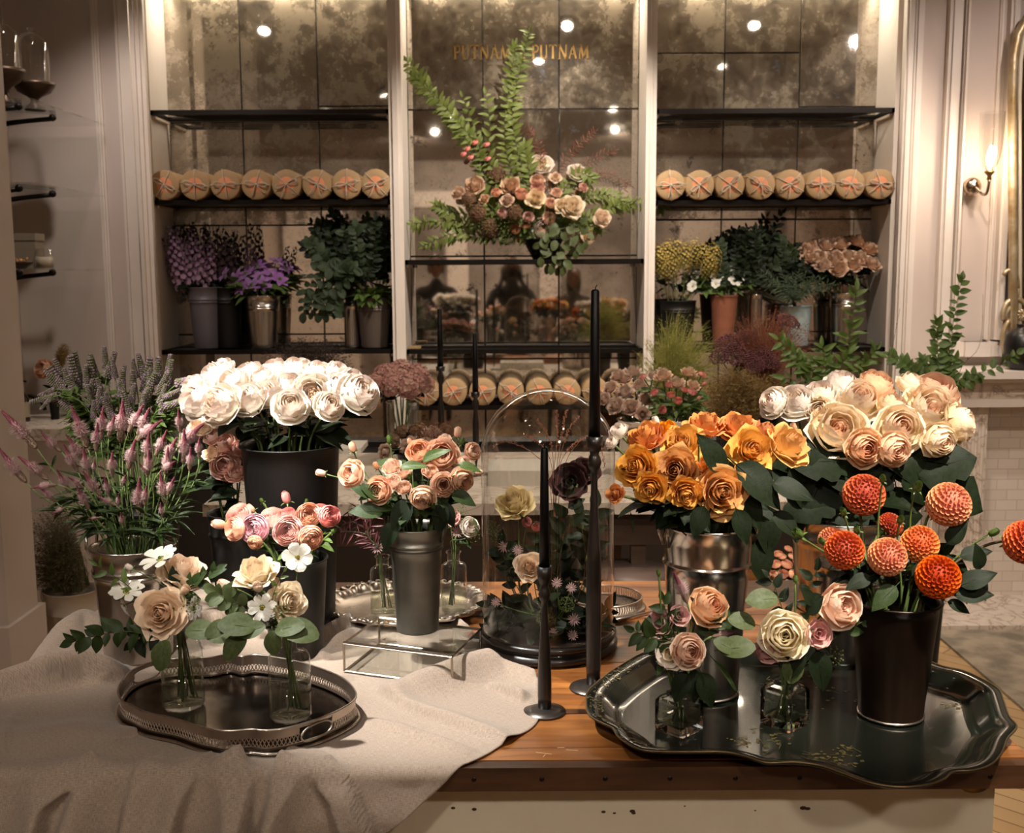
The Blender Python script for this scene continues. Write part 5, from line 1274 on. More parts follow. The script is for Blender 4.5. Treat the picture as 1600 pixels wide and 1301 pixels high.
def stem_path(foot, rim, head, aim, n=10):
    d1 = (rim - foot).normalized(); L_ = (head - rim).length
    return [foot] + bez(rim, rim + d1 * L_ * .35, head - aim * L_ * .35, head, n)
def vase_points(v, head, rr, spread=.6, wet=.05):
    d = Vector((head.x - v.x, head.y - v.y, 0)); l_ = d.length; d = d / l_ if l_ > 1e-4 else Vector((1, 0, 0))
    rim = Vector((v.x, v.y, v.z + v.h - .003)) + d * min(v.r1 * spread, l_ * .5) + Vector((rr.uniform(-1, 1), rr.uniform(-1, 1), 0)) * v.r1 * .12
    ft = Vector((v.x, v.y, v.z + .014)) - d * v.r0 * rr.uniform(0, .55) + Vector((rr.uniform(-1, 1), rr.uniform(-1, 1), 0)) * v.r0 * .2
    return ft, rim
FR_ = random.Random(99)
def flower(v, name, kind, label, cat, px, py, Y, size, aim=None, group=None, leaves=2, leafk='rose', leafs=.05, stem_m=None, sr=.0016, base=None, spin=None, extra=(), nh=None, leafz=(.25, .8)):
    """one stem: root at its foot inside vessel v; size = bloom diameter (spike length) in photo pixels; px,py = centre of the bloom (tip of a spike)"""
    rr = FR_; c_ = pt(px, py, Y); s = sz(size, Y)
    if base:                                        # spike: from base pixel to tip pixel
        b0 = pt(base[0], base[1], Y + .01); aimv = (c_ - b0); s = max(aimv.length, .012); aimv.normalize(); hb = b0
    else:
        if aim is None:
            t = Vector((v.x, v.y, v.z + v.h)) if v else c_ - Vector((0, 0, .2)); aimv = ((c_ - t).normalized() + VC * .75).normalized()
        else: aimv = Vector(aim).normalized()
        hb = c_ - aimv * s * .28
    ft, rim = vase_points(v, hb, rr)
    root = empty(name, ft, label, cat, group)
    me = BLOOM[kind][int(rr.random() * len(BLOOM[kind]))]
    nm = 'flower_spike' if kind in SPIKES else ('bud' if kind.startswith('bud') else 'bloom')
    put(nm, me, root, hb - ft, quat_z(aimv, rr.uniform(0, 6.28) if spin is None else spin), s)
    P = stem_path(ft, rim, hb, aimv if not base else (aimv + Vector((0, 0, .3))).normalized())
    b = MB(); b.tube([p - ft for p in P], [sr * 1.15] * 2 + [sr] * (len(P) - 2), 6); b.build('stem', stem_m or M_green, root)
    for k in range(leaves):
        t = leafz[0] + (leafz[1] - leafz[0]) * rr.random(); i = 1 + t * (len(P) - 3); p = P[int(i)].lerp(P[int(i) + 1], i % 1)
        out = Vector((p.x - v.x, p.y - v.y, 0)); out = out.normalized() if out.length > 1e-3 else Vector((0, -1, 0)); a = rr.uniform(-1.4, 1.4); d = Matrix.Rotation(a, 3, 'Z') @ out + Vector((0, 0, rr.uniform(-.5, .7)))
        leaf_dir(root, ft, leafk, p, d, leafs * rr.uniform(.75, 1.25))
    for (lx, ly, ang, ls, lk) in extra: leaf_px(root, lk, lx, ly, Y - .02, ang, ls)
    return root
def leaf_dir(root, ft, kind, p, d, s, roll=None):
    d = Vector(d).normalized(); up_ = Vector((0, 0, 1)) + VC * .4; x = d.cross(up_).normalized(); z = x.cross(d); M = Matrix((x, d, z)).transposed()
    if roll is None: roll = FR_.uniform(-.5, .5)
    q = (Matrix.Rotation(roll, 3, d) @ M).to_quaternion(); put('leaf', LEAF[kind][int(FR_.random() * 3)], root, p - ft, q, s)
def leaf_px(root, kind, px, py, Y, ang, size, face=.55):
    """leaf whose base is at px,py; ang = its direction in the picture (degrees, 0 right, 90 up), size in pixels; its upper face leans to the front"""
    a = math.radians(ang); d = Vector((math.cos(a), -.25, math.sin(a))).normalized(); nrm = (Vector((0, -1, .2)) * face + Vector((0, 0, 1)) * (1 - face)); x = d.cross(nrm).normalized(); z = x.cross(d)
    put('leaf', LEAF[kind][int(FR_.random() * 3)], root, pt(px, py, Y) - root.location, Matrix((x, d, z)).transposed().to_quaternion(), sz(size, Y))
def rowlabels(pos, cuts, names):
    """labels a bunch by row and by order in its row"""
    rows = {}
    for i, p in enumerate(pos):
        r = sum(1 for c_ in cuts if p[1] > c_); rows.setdefault(r, []).append(i)
    out = {}
    for r, ids in rows.items():
        ids.sort(key=lambda i: pos[i][0])
        for k, i in enumerate(ids):
            if len(ids) == 1: w_ = 'alone in ' + names[r]
            elif k == 0: w_ = 'leftmost in ' + names[r]
            elif k == len(ids) - 1: w_ = 'rightmost in ' + names[r]
            else: w_ = '%s from left in %s' % (ORD[k], names[r])
            out[i] = w_
    return [out[i] for i in range(len(pos))]
def bunch(key, name, cat, desc, place, pos, cuts, rownames, group, kinds, ydepth=.09, dz=None, y0=None, **kw):
    """pos: (px, py, size[, kind[, aim[, extra leaves]]])"""
    v = VES[key]; lab = rowlabels(pos, cuts, rownames); ys = [p[1] for p in pos]; lo, hi = min(ys), max(ys); roots = []
    for i, p in enumerate(pos):
        t = (p[1] - lo) / max(1, hi - lo); Y = (y0 if y0 else v.y) + ydepth * (1 - 2 * t)
        kd = p[3] if len(p) > 3 and p[3] else kinds
        ds = desc[kd] if isinstance(desc, dict) else desc
        roots.append(flower(v, name if not kd.startswith('bud') else name, kd, '%s, %s, %s' % (ds, lab[i], place), cat, p[0], p[1], Y, p[2], p[4] if len(p) > 4 else None, group, extra=p[5] if len(p) > 5 else (), **kw))
    return roots
F3 = ['back row', 'middle row', 'front row']
# ------------------------------------------------------------ white garden roses in the black tub
bunch('white', 'garden_rose', 'rose', {'white': 'large white garden rose', 'whiteopen': 'white garden rose open to its peach heart'}, 'black tub',
 [(306,624,64),(342,630,70),(333,590,62),(362,600,62),(388,622,58),(386,588,62),(419,614,52),(408,592,50),(428,580,58),(454,632,58),(489,614,68,'whiteopen',(0,-1,.45)),(466,578,60),(497,583,56),(452,600,50),(528,606,60),(526,584,54),(562,612,68),(516,632,48),(548,596,56),(300,604,44),(345,576,44),(476,606,46)],
 (594, 618), F3, 'white roses in the black tub', 'white', ydepth=.085, leaves=3, leafk='dark', leafs=.055, leafz=(.2, .7), sr=.0022)
# ------------------------------------------------------------ blush roses behind
bunch('blush', 'blush_rose', 'rose', 'blush pink rose', 'behind celosia plumes',
 [(350,726,46,'pinkr',(0,-1,.25)),(352,690,36,'pinkr'),(334,680,34,'pinkr'),(375,700,36,'pinkr'),(318,668,30,'blush'),(305,662,28,'blush'),(368,738,32,'pinkr'),(330,706,30,'blush'),(345,655,32,'blush')],
 (672, 703), F3, 'blush roses in the dark bucket', 'pinkr', ydepth=.03, leaves=3, leafk='dark', leafs=.05)
# ------------------------------------------------------------ amber roses
bunch('orange', 'amber_rose', 'rose', {'orange': 'amber rose', 'orangey': 'golden yellow rose', 'rust': 'burnt orange rose', 'bud_white': 'small white spray rose bud', 'peach': 'small white spray rose', 'whiteopen': 'small white spray rose'}, 'handled tin bucket',
 [(1009,678,62,'rust'),(993,728,66,'orange',(-.55,-1,.35),((985,800,-80,34,'lance'),(1040,800,-95,40,'lance'))),(1055,734,76,'orange',(-.25,-1,.2)),(1066,690,68,'orangey',(-.2,-.9,.7)),(1103,660,62,'rust'),(1152,664,60,'rust',(0,-.7,.9)),
  (1176,702,74,'orangey',(.1,-1,.4)),(1236,692,74,'orangey',(.55,-.7,.75)),(1198,674,54,'rust'),(1128,768,82,'orange',(.05,-1,.12),((1100,790,-110,55,'dark'),(1150,795,-70,60,'dark'))),(1016,764,52,'orange',(-.4,-1,-.1)),(1072,772,52,'orange',(0,-1,-.2)),(1100,728,42,'rust'),
  (1040,668,40,'rust'),(965,672,32,'whiteopen'),(1025,658,24,'bud_white'),(955,690,22,'whiteopen'),(960,770,30,'rust'),(1163,742,40,'orange',(.6,-.6,.2))],
 (680, 715), F3, 'roses in the handled tin bucket', 'orange', ydepth=.075, leaves=4, leafk='dark', leafs=.062, sr=.0022, leafz=(.15, .75))
t = flower(VES['orange'], 'amber_rose', 'bud_green', 'closed green rosebud with large dark leaves among the amber roses', 'rose', 1092, 690, VES['orange'].y - .03, 14, leaves=2, leafk='dark', leafs=.08, group='roses in the handled tin bucket',
 extra=((1128,738,118,76,'dark'),(1150,725,-40,100,'dark'),(1205,755,-15,72,'dark'),(1160,770,-60,66,'dark'),(1118,800,-120,50,'dark'),(1208,800,-40,60,'dark'),(1060,800,-60,50,'dark')))
# ------------------------------------------------------------ cream and apricot garden roses
vk = VES['cream']
bunch('cream', 'garden_rose', 'rose', {'cream': 'cream garden rose', 'creamopen': 'open cream garden rose with amber heart', 'creampink': 'apricot tinted garden rose', 'bud_creampink': 'half open cream rosebud', 'white': 'pale blush white garden rose'}, 'behind the dahlias',
 [(1207,627,50,'white',(-.9,-.6,.5)),(1244,626,62,'white',(-.3,-.7,.8)),(1282,616,58,'white'),(1314,600,62,'white'),(1279,640,46,'cream',(-.3,-1,.3)),(1342,622,72,'cream',(0,-.8,.7)),(1370,603,66,'creampink'),
  (1311,668,88,'creamopen',(-.1,-1,.55)),(1352,700,60,'creampink',(0,-1,.1)),(1398,702,56,'creampink',(.2,-1,-.1)),(1407,668,76,'cream',(0,-1,.45)),(1397,634,52,'cream'),(1456,637,84,'creamopen',(.1,-1,.7)),(1462,611,78,'creampink',(.1,-.6,1)),(1500,660,66,'cream',(.9,-.6,.3)),(1469,688,58,'cream',(.3,-1,-.2)),(1425,600,50,'cream')],
 (628, 665), F3, 'garden roses behind the dahlias', 'cream', ydepth=.085, leaves=3, leafk='dark', leafs=.08, sr=.0024, leafz=(.15, .7))
t = flower(vk, 'garden_rose', 'bud_creampink', 'drooping cream rosebud among broad dark leaves above the dahlias', 'rose', 1240, 668, vk.y - .02, 24, leaves=2, leafk='lobed', leafs=.09, group='garden roses behind the dahlias',
 extra=((1375,745,165,110,'lobed'),(1370,725,-110,70,'lobed'),(1430,740,25,95,'lobed'),(1450,745,-25,100,'lobed'),(1400,760,-80,80,'lobed'),(1320,720,175,90,'lobed'),(1290,740,-120,90,'lobed'),(1300,765,-150,80,'lobed'),(1360,790,-170,70,'lobed'),(1270,700,-60,80,'dark'),(1470,770,-50,70,'lobed'),(1340,700,-95,80,'lobed'),(1420,715,-60,85,'lobed'),(1245,720,-80,80,'dark'),(1235,780,-80,70,'dark'),(1200,790,-90,80,'dark'),(1185,840,-85,75,'dark')))
# ------------------------------------------------------------ dahlias
vd = VES['dahlia']
DL = [(1348,776,66,'dahlia',(-.2,-1,.5)),(1474,791,70,'dahlia2',(.3,-1,.5)),(1303,846,44,'dahlia2',(-.5,-.6,.3)),(1320,858,62,'dahlia',(-.35,-1,.15)),(1385,825,42,'dahlia',(.6,.2,.4)),(1380,869,62,'dahlia2',(.2,-1,.2)),(1438,854,60,'dahlia2',(-.4,-.8,.6)),(1463,902,70,'dahlia',(-.2,-1,.35)),(1592,846,70,'dahlia',(.4,-1,.2))]
DN = ['topmost orange pompon dahlia tilted to the white roses side, above the bucket', 'orange pompon dahlia standing highest beside the fireplace pilaster', 'small light orange dahlia peeping from behind a red one', 'deep red orange pompon dahlia at the outer edge over the tin vase',
      'half hidden dahlia facing away in the middle of the bunch', 'light orange pompon dahlia low in the middle with dark heart', 'light orange pompon dahlia showing its dimpled side', 'large burnt orange pompon dahlia resting on the bucket rim', 'red orange dahlia on a long dark stem reaching out of the picture']
for k, (d, n_) in enumerate(zip(DL, DN)):
    flower(vd, 'pompon_dahlia', d[3], n_, 'dahlia', d[0], d[1], vd.y + (.05, .03, .06, -.02, .06, -.03, -.0, -.06, -.05)[k], d[2], d[4], 'dahlias in the black bucket', leaves=3, leafk='dark', leafs=.05, sr=.0024, stem_m=M_dstem if k == 8 else None,
     extra=(((1400,905,170,58,'dark'),(1440,905,-170,50,'dark')), ((1480,850,60,50,'dark'),(1475,870,-30,50,'dark')), (), ((1360,900,-160,46,'dark'),), (), ((1400,915,-140,56,'rose'),(1425,900,40,44,'dark')), ((1500,870,20,50,'dark'),), ((1490,930,10,62,'dark'),(1500,915,30,60,'dark'),(1480,940,-20,40,'dark')), ((1520,895,-60,50,'dark'),(1530,890,100,46,'dark')))[k])
for px, py, s, n_ in ((1379,748,17,'above the topmost dahlia'),(1434,760,22,'nodding between the two highest dahlias'),(1247,834,26,'drooping far out over the tin bucket'),(1284,845,16,'opening beside the outermost red dahlia'),(1318,800,18,'under the topmost dahlia'),(1339,828,18,'over the low dahlias on the tin vase side'),(1552,832,20,'on a bent stem toward the fireplace'),(1407,812,18,'star shaped, in the middle of the bunch'),(1422,888,18,'among leaves at the bucket rim')):
    flower(vd, 'dahlia_bud', 'bud_green', 'green dahlia bud ' + n_, 'dahlia bud', px, py, vd.y - .02, s * 1.3, None, 'green dahlia buds', leaves=1, leafk='dark', leafs=.035)
# ------------------------------------------------------------ ranunculus
bunch('ranun', 'ranunculus', 'ranunculus', {'rano': 'peach ranunculus', 'ranp': 'pink ranunculus', 'ranl': 'lilac ranunculus with dark eye', 'ranc': 'coral pink ranunculus', 'bud_rano': 'half open peach ranunculus bud', 'bud_ranc': 'half open coral ranunculus bud', 'bud_green': 'closed green ranunculus bud'}, 'behind gallery tray',
 [(343,819,34,'bud_rano',(-.7,-.6,.3)),(372,804,44,'ranp',(-.2,-.8,.7)),(365,826,40,'rano',(-.5,-1,.2)),(397,826,50,'ranl',(-.1,-1,.15)),(392,795,24,'bud_rano'),(425,807,44,'ranp',(0,-.6,.9)),(450,829,52,'ranp',(.05,-1,.3)),(448,801,30,'ranc'),(447,778,30,'bud_ranc'),
  (482,804,42,'rano',(.2,-1,.4)),(486,840,42,'rano',(.4,-1,0)),(515,806,38,'ranc',(.5,-.9,.3)),(503,795,28,'ranc'),(409,782,13,'bud_green'),(479,783,12,'bud_green'),(521,830,15,'bud_green'),(398,848,26,'rano',(0,-1,-.3))],
 (798, 822), F3, 'ranunculus in the zinc bucket', 'rano', ydepth=.05, leaves=3, leafk='small', leafs=.03, sr=.0022)
# ------------------------------------------------------------ peach spray roses
bunch('peach', 'spray_rose', 'rose', {'peach': 'peach spray rose', 'apricot': 'pale apricot spray rose', 'bud_peach': 'peach spray rose bud', 'bud_green': 'small green rosebud', 'creampink': 'orange apricot spray rose'}, 'above glass box',
 [(502,739,24,'bud_peach',(-.9,-.3,.3)),(547,739,44,'apricot',(-.5,-1,.3)),(551,699,26,'bud_peach',(-.2,-.2,1)),(590,766,42,'peach',(-.3,-1,.2)),(611,727,30,'apricot'),(588,728,20,'bud_peach'),(609,687,22,'bud_green',(-.1,-.1,1)),(630,760,24,'apricot'),(654,704,40,'peach',(-.1,-.9,.6)),(690,710,54,'peach',(.1,-1,.4)),
  (715,676,26,'bud_peach',(.1,-.2,1)),(696,686,24,'apricot'),(740,704,28,'apricot',(.5,-.8,.4)),(727,722,24,'apricot'),(748,738,20,'bud_peach',(.9,-.4,.2)),(693,757,38,'apricot',(.1,-1,.2)),(660,778,40,'creampink',(0,-1,-.3)),(722,751,40,'creampink',(.4,-.9,0)),(665,760,16,'bud_green'),(612,752,28,'apricot'),(722,690,16,'bud_green'),(630,735,26,'apricot'),(673,735,26,'peach'),(640,690,16,'bud_peach')],
 (706, 742), F3, 'spray roses in the zinc bucket', 'peach', ydepth=.055, leaves=3, leafk='rose', leafs=.04, sr=.0013)
flower(VES['peach'], 'spray_rose', 'bud_green', 'leafy green bud spilling dark leaves over the galvanised rim', 'rose', 640, 745, VES['peach'].y - .02, 14, group='spray roses in the zinc bucket', leaves=2, leafs=.045,
 extra=((600,800,170,56,'rose'),(615,815,-110,50,'dark'),(640,780,-120,62,'dark'),(690,785,-95,50,'dark'),(690,785,-60,44,'dark'),(625,730,10,46,'small'),(600,780,140,46,'rose'),(705,770,-20,44,'rose'),(585,775,150,40,'rose'),(660,720,30,50,'small'),(715,725,-10,40,'small'),(655,770,-100,40,'rose')))
# ------------------------------------------------------------ celosia plumes
CE = [(6,640,58,701),(-4,704,42,754),(30,712,76,750),(114,637,137,700),(62,678,96,706),(108,677,132,723),(98,695,122,737),(158,635,158,688),(195,626,188,692),(178,648,170,684),(224,634,200,676),(236,638,214,680),(249,654,212,690),(209,686,200,735),(237,677,226,722),(261,675,242,713),
      (280,641,281,676),(316,658,277,700),(292,672,286,725),(274,683,257,723),(310,683,311,716),(129,737,158,775),(108,744,131,762),(49,759,90,757),(150,718,146,738),(196,740,192,760),(218,723,232,742),(214,746,218,804),(254,738,257,786),(275,720,250,737),(152,774,182,790),(187,772,184,792),(251,786,254,808),(80,802,104,792),(137,811,156,808),
      (61,760,88,784),(228,757,226,790),(270,745,262,775),(150,660,150,705),(128,700,140,745),(172,705,176,745),(300,700,296,735),(88,735,110,770),(236,704,230,745),(118,760,140,795),(265,700,258,740),(190,800,192,822),(166,745,170,775)]
lab = rowlabels([(c[0], c[1]) for c in CE], (660, 700, 745), ['topmost tier', 'upper tier', 'middle tier', 'lowest tier'])
v = VES['celosia']
for k, c in enumerate(CE):
    Y = v.y + .10 - (c[1] - 626) / 200 * .19
    flower(v, 'celosia_plume', 'celosia', 'pink celosia plume, %s, tin bucket' % lab[k], 'celosia', c[0], c[1], Y, 60, base=(c[2], c[3]), group='celosia plumes in the tin bucket', leaves=4, leafk='lance', leafs=.055, sr=.0013, leafz=(.3, .95))
# ------------------------------------------------------------ purple agastache behind
vb = bucket('mint', 'black_bucket', 'dark bucket of purple flowering mint behind the celosia plumes', 205, 0, 760, 60, 44, M_blackb, ZT + .004, Y=2.27, ribs=(.8,))
MI = [(124,548,122,600),(96,560,104,600),(170,541,166,575),(148,552,150,590),(134,570,136,606),(118,585,120,615),(220,552,226,592),(262,553,262,590),(247,557,247,600),(306,588,276,600),(80,580,104,604),(66,618,86,608),(84,600,112,615),(106,575,110,610),(188,570,188,605),(206,578,208,612),(235,575,234,612),(278,608,256,622),(160,590,162,622),(140,600,142,632),(196,600,196,630),(250,600,250,630),(225,605,222,634),(114,608,120,640),(172,612,172,640),(96,620,112,636),(290,620,268,632),(180,560,180,590),(210,560,212,590),(65,640,80,622)]
rj = random.Random(4)
MI += [(c[0] + rj.uniform(-9, 9), c[1] + rj.uniform(4, 26), c[2] + rj.uniform(-9, 9), c[3] + rj.uniform(10, 26)) for c in MI[:26]]
MI = [(a + rj.uniform(-7, 7) + (a - 190) * .06, b_, c_, d_) for a, b_, c_, d_ in MI]
lab = rowlabels([(c[0], c[1]) for c in MI], (568, 585, 605), ['back row', 'second row', 'third row', 'front row'])
for k, c in enumerate(MI):
    flower(vb, 'agastache_spike', 'mint', 'purple mint flower spike, %s, herb bunch' % lab[k], 'herb', c[0], c[1], 2.27 + .12 - (c[1] - 540) / 100 * .14, 40, base=(c[2], c[3]), group='purple mint spikes', leaves=11, leafk='small', leafs=.04, sr=.0014, leafz=(.45, 1.0))
# ------------------------------------------------------------ posies in the bottles and cube vases
def leafy(v, name, label, cat, pts, Y, n, ls, kind, group=None, mat=None, sr=.0013, both=True, droop=0, part='leaves', lmat=None):
    """a sprig: stem through picture points at distance Y with n leaves in one foliage mesh"""
    P = [pt(x, y, Y) for x, y in pts]
    if v: ft, rim = vase_points(v, P[0], FR_); P = [ft, rim] + P
    else: ft = P[0]
    root = empty(name, ft, label, cat, group); P = [p - ft for p in P]
    # smooth
    Q = []
    for i in range(len(P) - 1):
        a, b_, c, d = P[max(i-1, 0)], P[i], P[i+1], P[min(i+2, len(P)-1)]
        for k in range(6):
            t = k / 6; Q.append(.5 * ((2*b_) + (c-a)*t + (2*a-5*b_+4*c-d)*t*t + (3*b_-a-3*c+d)*t*t*t))
    Q.append(P[-1]); m = len(Q)
    b = MB(); b.tube(Q, [sr * (1 - .6 * i / m) for i in range(m)], 5); b.build('stem', mat or M_dstem, root)
    b = MB(); s0 = 12 if v else 1; rr = FR_; src = leaf_mb(kind, rr.randint(1, 9)); 
    src2 = MB(); 
    for k in range(n):
        t = (k + .5) / n; f = s0 + t * (m - 1 - s0); i = min(int(f), m - 2); p = Q[i].lerp(Q[i+1], f - i); tg = (Q[i+1] - Q[i]).normalized()
        sd = tg.cross(Vector((0, -1, .15))).normalized() * (1 if k % 2 else -1); d = (sd * rr.uniform(.7, 1.1) + tg * rr.uniform(.3, .9) + Vector((rr.uniform(-.3, .3), rr.uniform(-.7, .3), rr.uniform(-.3, .2) - droop))).normalized()
        if k == n - 1: d = tg
        nr = (Vector((0, -1, .4)) + Vector((rr.uniform(-.6, .6), rr.uniform(-.3, .3), rr.uniform(-.4, .6)))); x = d.cross(nr).normalized(); z = x.cross(d); s = sz(ls, Y) * rr.uniform(.7, 1.2) * (1 - .35 * max(0, t - .6))
        M = Matrix.Translation(p) @ (Matrix((x, d, z)).transposed().to_4x4()) @ Matrix.Diagonal((s, s, s, 1)); b.add(src, M)
    lm = lmat or {'euc': M_euc, 'small': M_lime, 'rose': M_leaf, 'dark': M_leafd, 'lance': M_leaf, 'lobed': M_leafd}[kind] if not isinstance(kind, tuple) else kind[1]
    b.build(part, lm, root); return root
b1, b2, b3, b4, c1, c2 = (VES[k] for k in ('b1', 'b2', 'b3', 'b4', 'c1', 'c2'))
G1 = 'posy in the bottle under the blush rose'
flower(b1, 'blush_rose', 'blush', 'open blush rose facing forward above the glass bottle on the gallery tray', 'rose', 251, 957, b1.y - .035, 80, (0, -1, .28), G1, 1, 'rose', .03, extra=((262,1000,-112,52,'euc'),(290,985,8,52,'euc'),(318,985,-5,50,'euc')))
flower(b1, 'blush_rose', 'blush', 'peach beige rose turned away behind the white cosmos', 'rose', 287, 890, b1.y + .02, 76, (.35, -.35, 1), G1, 2, 'rose', .035, extra=((275,915,95,34,'dark'),(300,915,50,36,'rose'),(325,900,30,34,'rose')))
flower(b1, 'blush_rose', 'bud_blush', 'half open blush rosebud beside the open rose', 'rose', 289, 922, b1.y - .02, 32, (.5, -.7, .7), G1, 0)
flower(b1, 'cosmos', 'cosmos', 'large white cosmos seen from the side at the top of the posy', 'cosmos', 243, 860, b1.y - .0, 66, (-.3, -.35, .9), G1, 0, sr=.001)
flower(b1, 'cosmos', 'cosmos', 'white cosmos edge on beside a round bud', 'cosmos', 197, 914, b1.y - .01, 58, (.15, -.45, 1), G1, 0, sr=.001)
flower(b1, 'cosmos', 'cosmos', 'white cosmos hanging low in front of the tin bucket', 'cosmos', 186, 950, b1.y + .01, 40, (-.7, -.5, -.3), G1, 0, sr=.001)
flower(b1, 'cosmos', 'cosmos', 'white daisy like cosmos side on beside green berries', 'cosmos', 311, 950, b1.y - .01, 44, (1, -.3, .1), G1, 0, sr=.001)
for px, py, s, w_ in ((202, 886, 17, 'pale round flower bud on a thin stem over the posy'), (184, 935, 12, 'small green bud below the edge on cosmos')): flower(b1, 'flower_bud', 'bud_green' if s < 15 else 'bud_white', w_, 'bud', px, py, b1.y, s * 1.2, None, None, 0, sr=.0008)
flower(b1, 'berry_cluster', 'seedw', 'cluster of small green berries beside the open blush rose', 'berries', 298, 943, b1.y - .02, 34, None, None, 0)
leafy(b1, 'ruscus_sprig', 'dark ruscus sprig reaching sideways across the tin bucket', 'foliage', [(235, 985), (190, 986), (150, 993), (112, 1003)], b1.y - .03, 17, 30, 'rose', G1)
leafy(b1, 'ruscus_sprig', 'thin green sprig at the outer top of the posy', 'foliage', [(235, 950), (200, 915), (172, 896), (150, 882)], b1.y, 9, 24, 'small', G1)
leafy(b1, 'ruscus_sprig', 'small leaved sprig beside the beige rose', 'foliage', [(270, 940), (300, 915), (325, 900), (340, 890)], b1.y, 8, 26, 'rose', G1)
leafy(b1, 'eucalyptus_sprig', 'hanging eucalyptus sprig below the ruscus', 'foliage', [(250, 985), (225, 990), (205, 1005)], b1.y - .03, 6, 30, 'dark', G1)
G2 = 'posy in the bottle under the ivory rose'
flower(b2, 'ivory_rose', 'ivory', 'ivory rose at the top of the posy in front of the ranunculus', 'rose', 399, 890, b2.y - .01, 66, (-.1, -.45, 1), G2, 1, 'rose', .03)
flower(b2, 'ivory_rose', 'ivory', 'ivory rose turned sideways above green berries', 'rose', 452, 940, b2.y - .02, 64, (.6, -.8, .3), G2, 1, 'rose', .03)
flower(b2, 'ivory_rose', 'bud_blush', 'half open peach rosebud under the top ivory rose', 'rose', 403, 917, b2.y - .04, 34, (0, -.8, .6), G2, 0)
flower(b2, 'ivory_rose', 'bud_blush', 'small ivory rose at the outer side of the posy', 'rose', 352, 914, b2.y - .0, 36, (-.7, -.6, .5), G2, 0)
flower(b2, 'ivory_rose', 'bud_blush', 'slim ivory rosebud beside the sideways rose', 'rose', 431, 912, b2.y - .0, 30, (0, -.4, 1), G2, 0)
flower(b2, 'cosmos', 'cosmos', 'white daisy like cosmos facing forward with yellow centre', 'cosmos', 407, 951, b2.y - .05, 50, (0, -1, .15), G2, 0, sr=.001)
flower(b2, 'cosmos', 'anem', 'broad petalled white cosmos in front of the zinc bucket rim', 'cosmos', 465, 869, b2.y - .01, 52, (.15, -1, .35), G2, 0, sr=.001)
flower(b2, 'berry_cluster', 'seedw', 'green berry cluster under the sideways ivory rose', 'berries', 437, 956, b2.y - .05, 30, None, None, 0, extra=((400,980,165,60,'euc'),(385,992,-140,52,'euc'),(440,980,-5,62,'euc'),(430,985,20,50,'euc'),(360,975,-165,44,'euc'),(425,985,-85,40,'euc'),(415,978,-170,44,'euc')))
leafy(b2, 'olive_sprig', 'fine pale green sprig at the outer side of the ivory posy', 'foliage', [(400, 965), (375, 945), (352, 932), (338, 925)], b2.y - .02, 12, 28, 'euc', G2)
leafy(b2, 'ruscus_sprig', 'thin green shoot arching over the daisy', 'foliage', [(425, 950), (432, 915), (445, 890)], b2.y - .03, 5, 14, 'small', G2)
G3 = 'posy in the cube vase nearest the candlesticks'
flower(c1, 'apricot_rose', 'creampink', 'pale apricot rose at the top of the cube vase posy', 'rose', 1110, 946, c1.y + .02, 64, (.35, -.8, .5), G3, 1, 'rose', .03)
flower(c1, 'apricot_rose', 'apriball', 'apricot rose facing forward in the middle of the posy', 'rose', 1077, 1016, c1.y - .03, 54, (.1, -1, .3), G3, 1, 'rose', .03)
flower(c1, 'apricot_rose', 'whitep', 'loose pale pink bloom beside the forward facing apricot rose', 'rose', 1046, 1022, c1.y - .02, 48, (-.5, -1, .2), G3, 0)
flower(c1, 'lisianthus', 'carn', 'dusty pink lisianthus at the candlestick side of the posy', 'lisianthus', 1030, 972, c1.y, 46, (-.5, -.8, .5), G3, 1, 'rose', .03)
flower(c1, 'lisianthus', 'carn', 'small pink lisianthus between the plume and the apricot rose', 'lisianthus', 1063, 960, c1.y, 32, (0, -.8, .6), G3, 1, 'rose', .03)
flower(c1, 'celosia_plume', 'celosia', 'upright pink celosia plume in the cube vase', 'celosia', 1054, 892, c1.y, 50, base=(1074, 942), group=G3, leaves=0)
flower(c1, 'celosia_plume', 'celosia', 'short sideways celosia plume under the apricot rose', 'celosia', 1149, 990, c1.y, 40, base=(1112, 994), group=G3, leaves=0)
flower(c1, 'flower_bud', 'bud_green', 'closed green bud on a tall stem above the lisianthus', 'bud', 1029, 895, c1.y, 16, (-.1, 0, 1), None, 2, 'rose', .025,
  extra=((1125,1015,15,56,'euc'),(1072,1048,-112,56,'dark'),(1095,1050,-70,62,'dark'),(1085,1045,-90,56,'dark'),(1115,1030,-50,70,'lance'),(1115,1000,-20,40,'euc')))
leafy(c1, 'ruscus_sprig', 'dark sprig of small leaves spreading toward the cloche', 'foliage', [(1050, 1010), (1030, 1000), (1008, 992), (990, 985)], c1.y - .01, 11, 30, 'rose', G3)
leafy(c1, 'ruscus_sprig', 'dark sprig between the apricot rose and the tin bucket', 'foliage', [(1100, 1000), (1120, 975), (1140, 965)], c1.y + .02, 8, 28, 'rose', G3)
leafy(c1, 'ruscus_sprig', 'leafy shoot beside the dusty pink lisianthus', 'foliage', [(1055, 1000), (1045, 970), (1035, 935)], c1.y, 9, 26, 'rose', G3)
G4 = 'posy in the cube vase beside the dahlia bucket'
flower(c2, 'ranunculus', 'ranw', 'large pale yellow ranunculus facing forward over the cube vase', 'ranunculus', 1226, 992, c2.y - .03, 78, (-.2, -1, .35), G4, 0)
flower(c2, 'garden_rose', 'apricot', 'pale pink garden rose in front of the plain tin vase', 'rose', 1318, 947, c2.y - .02, 70, (.35, -1, .3), G4, 0)
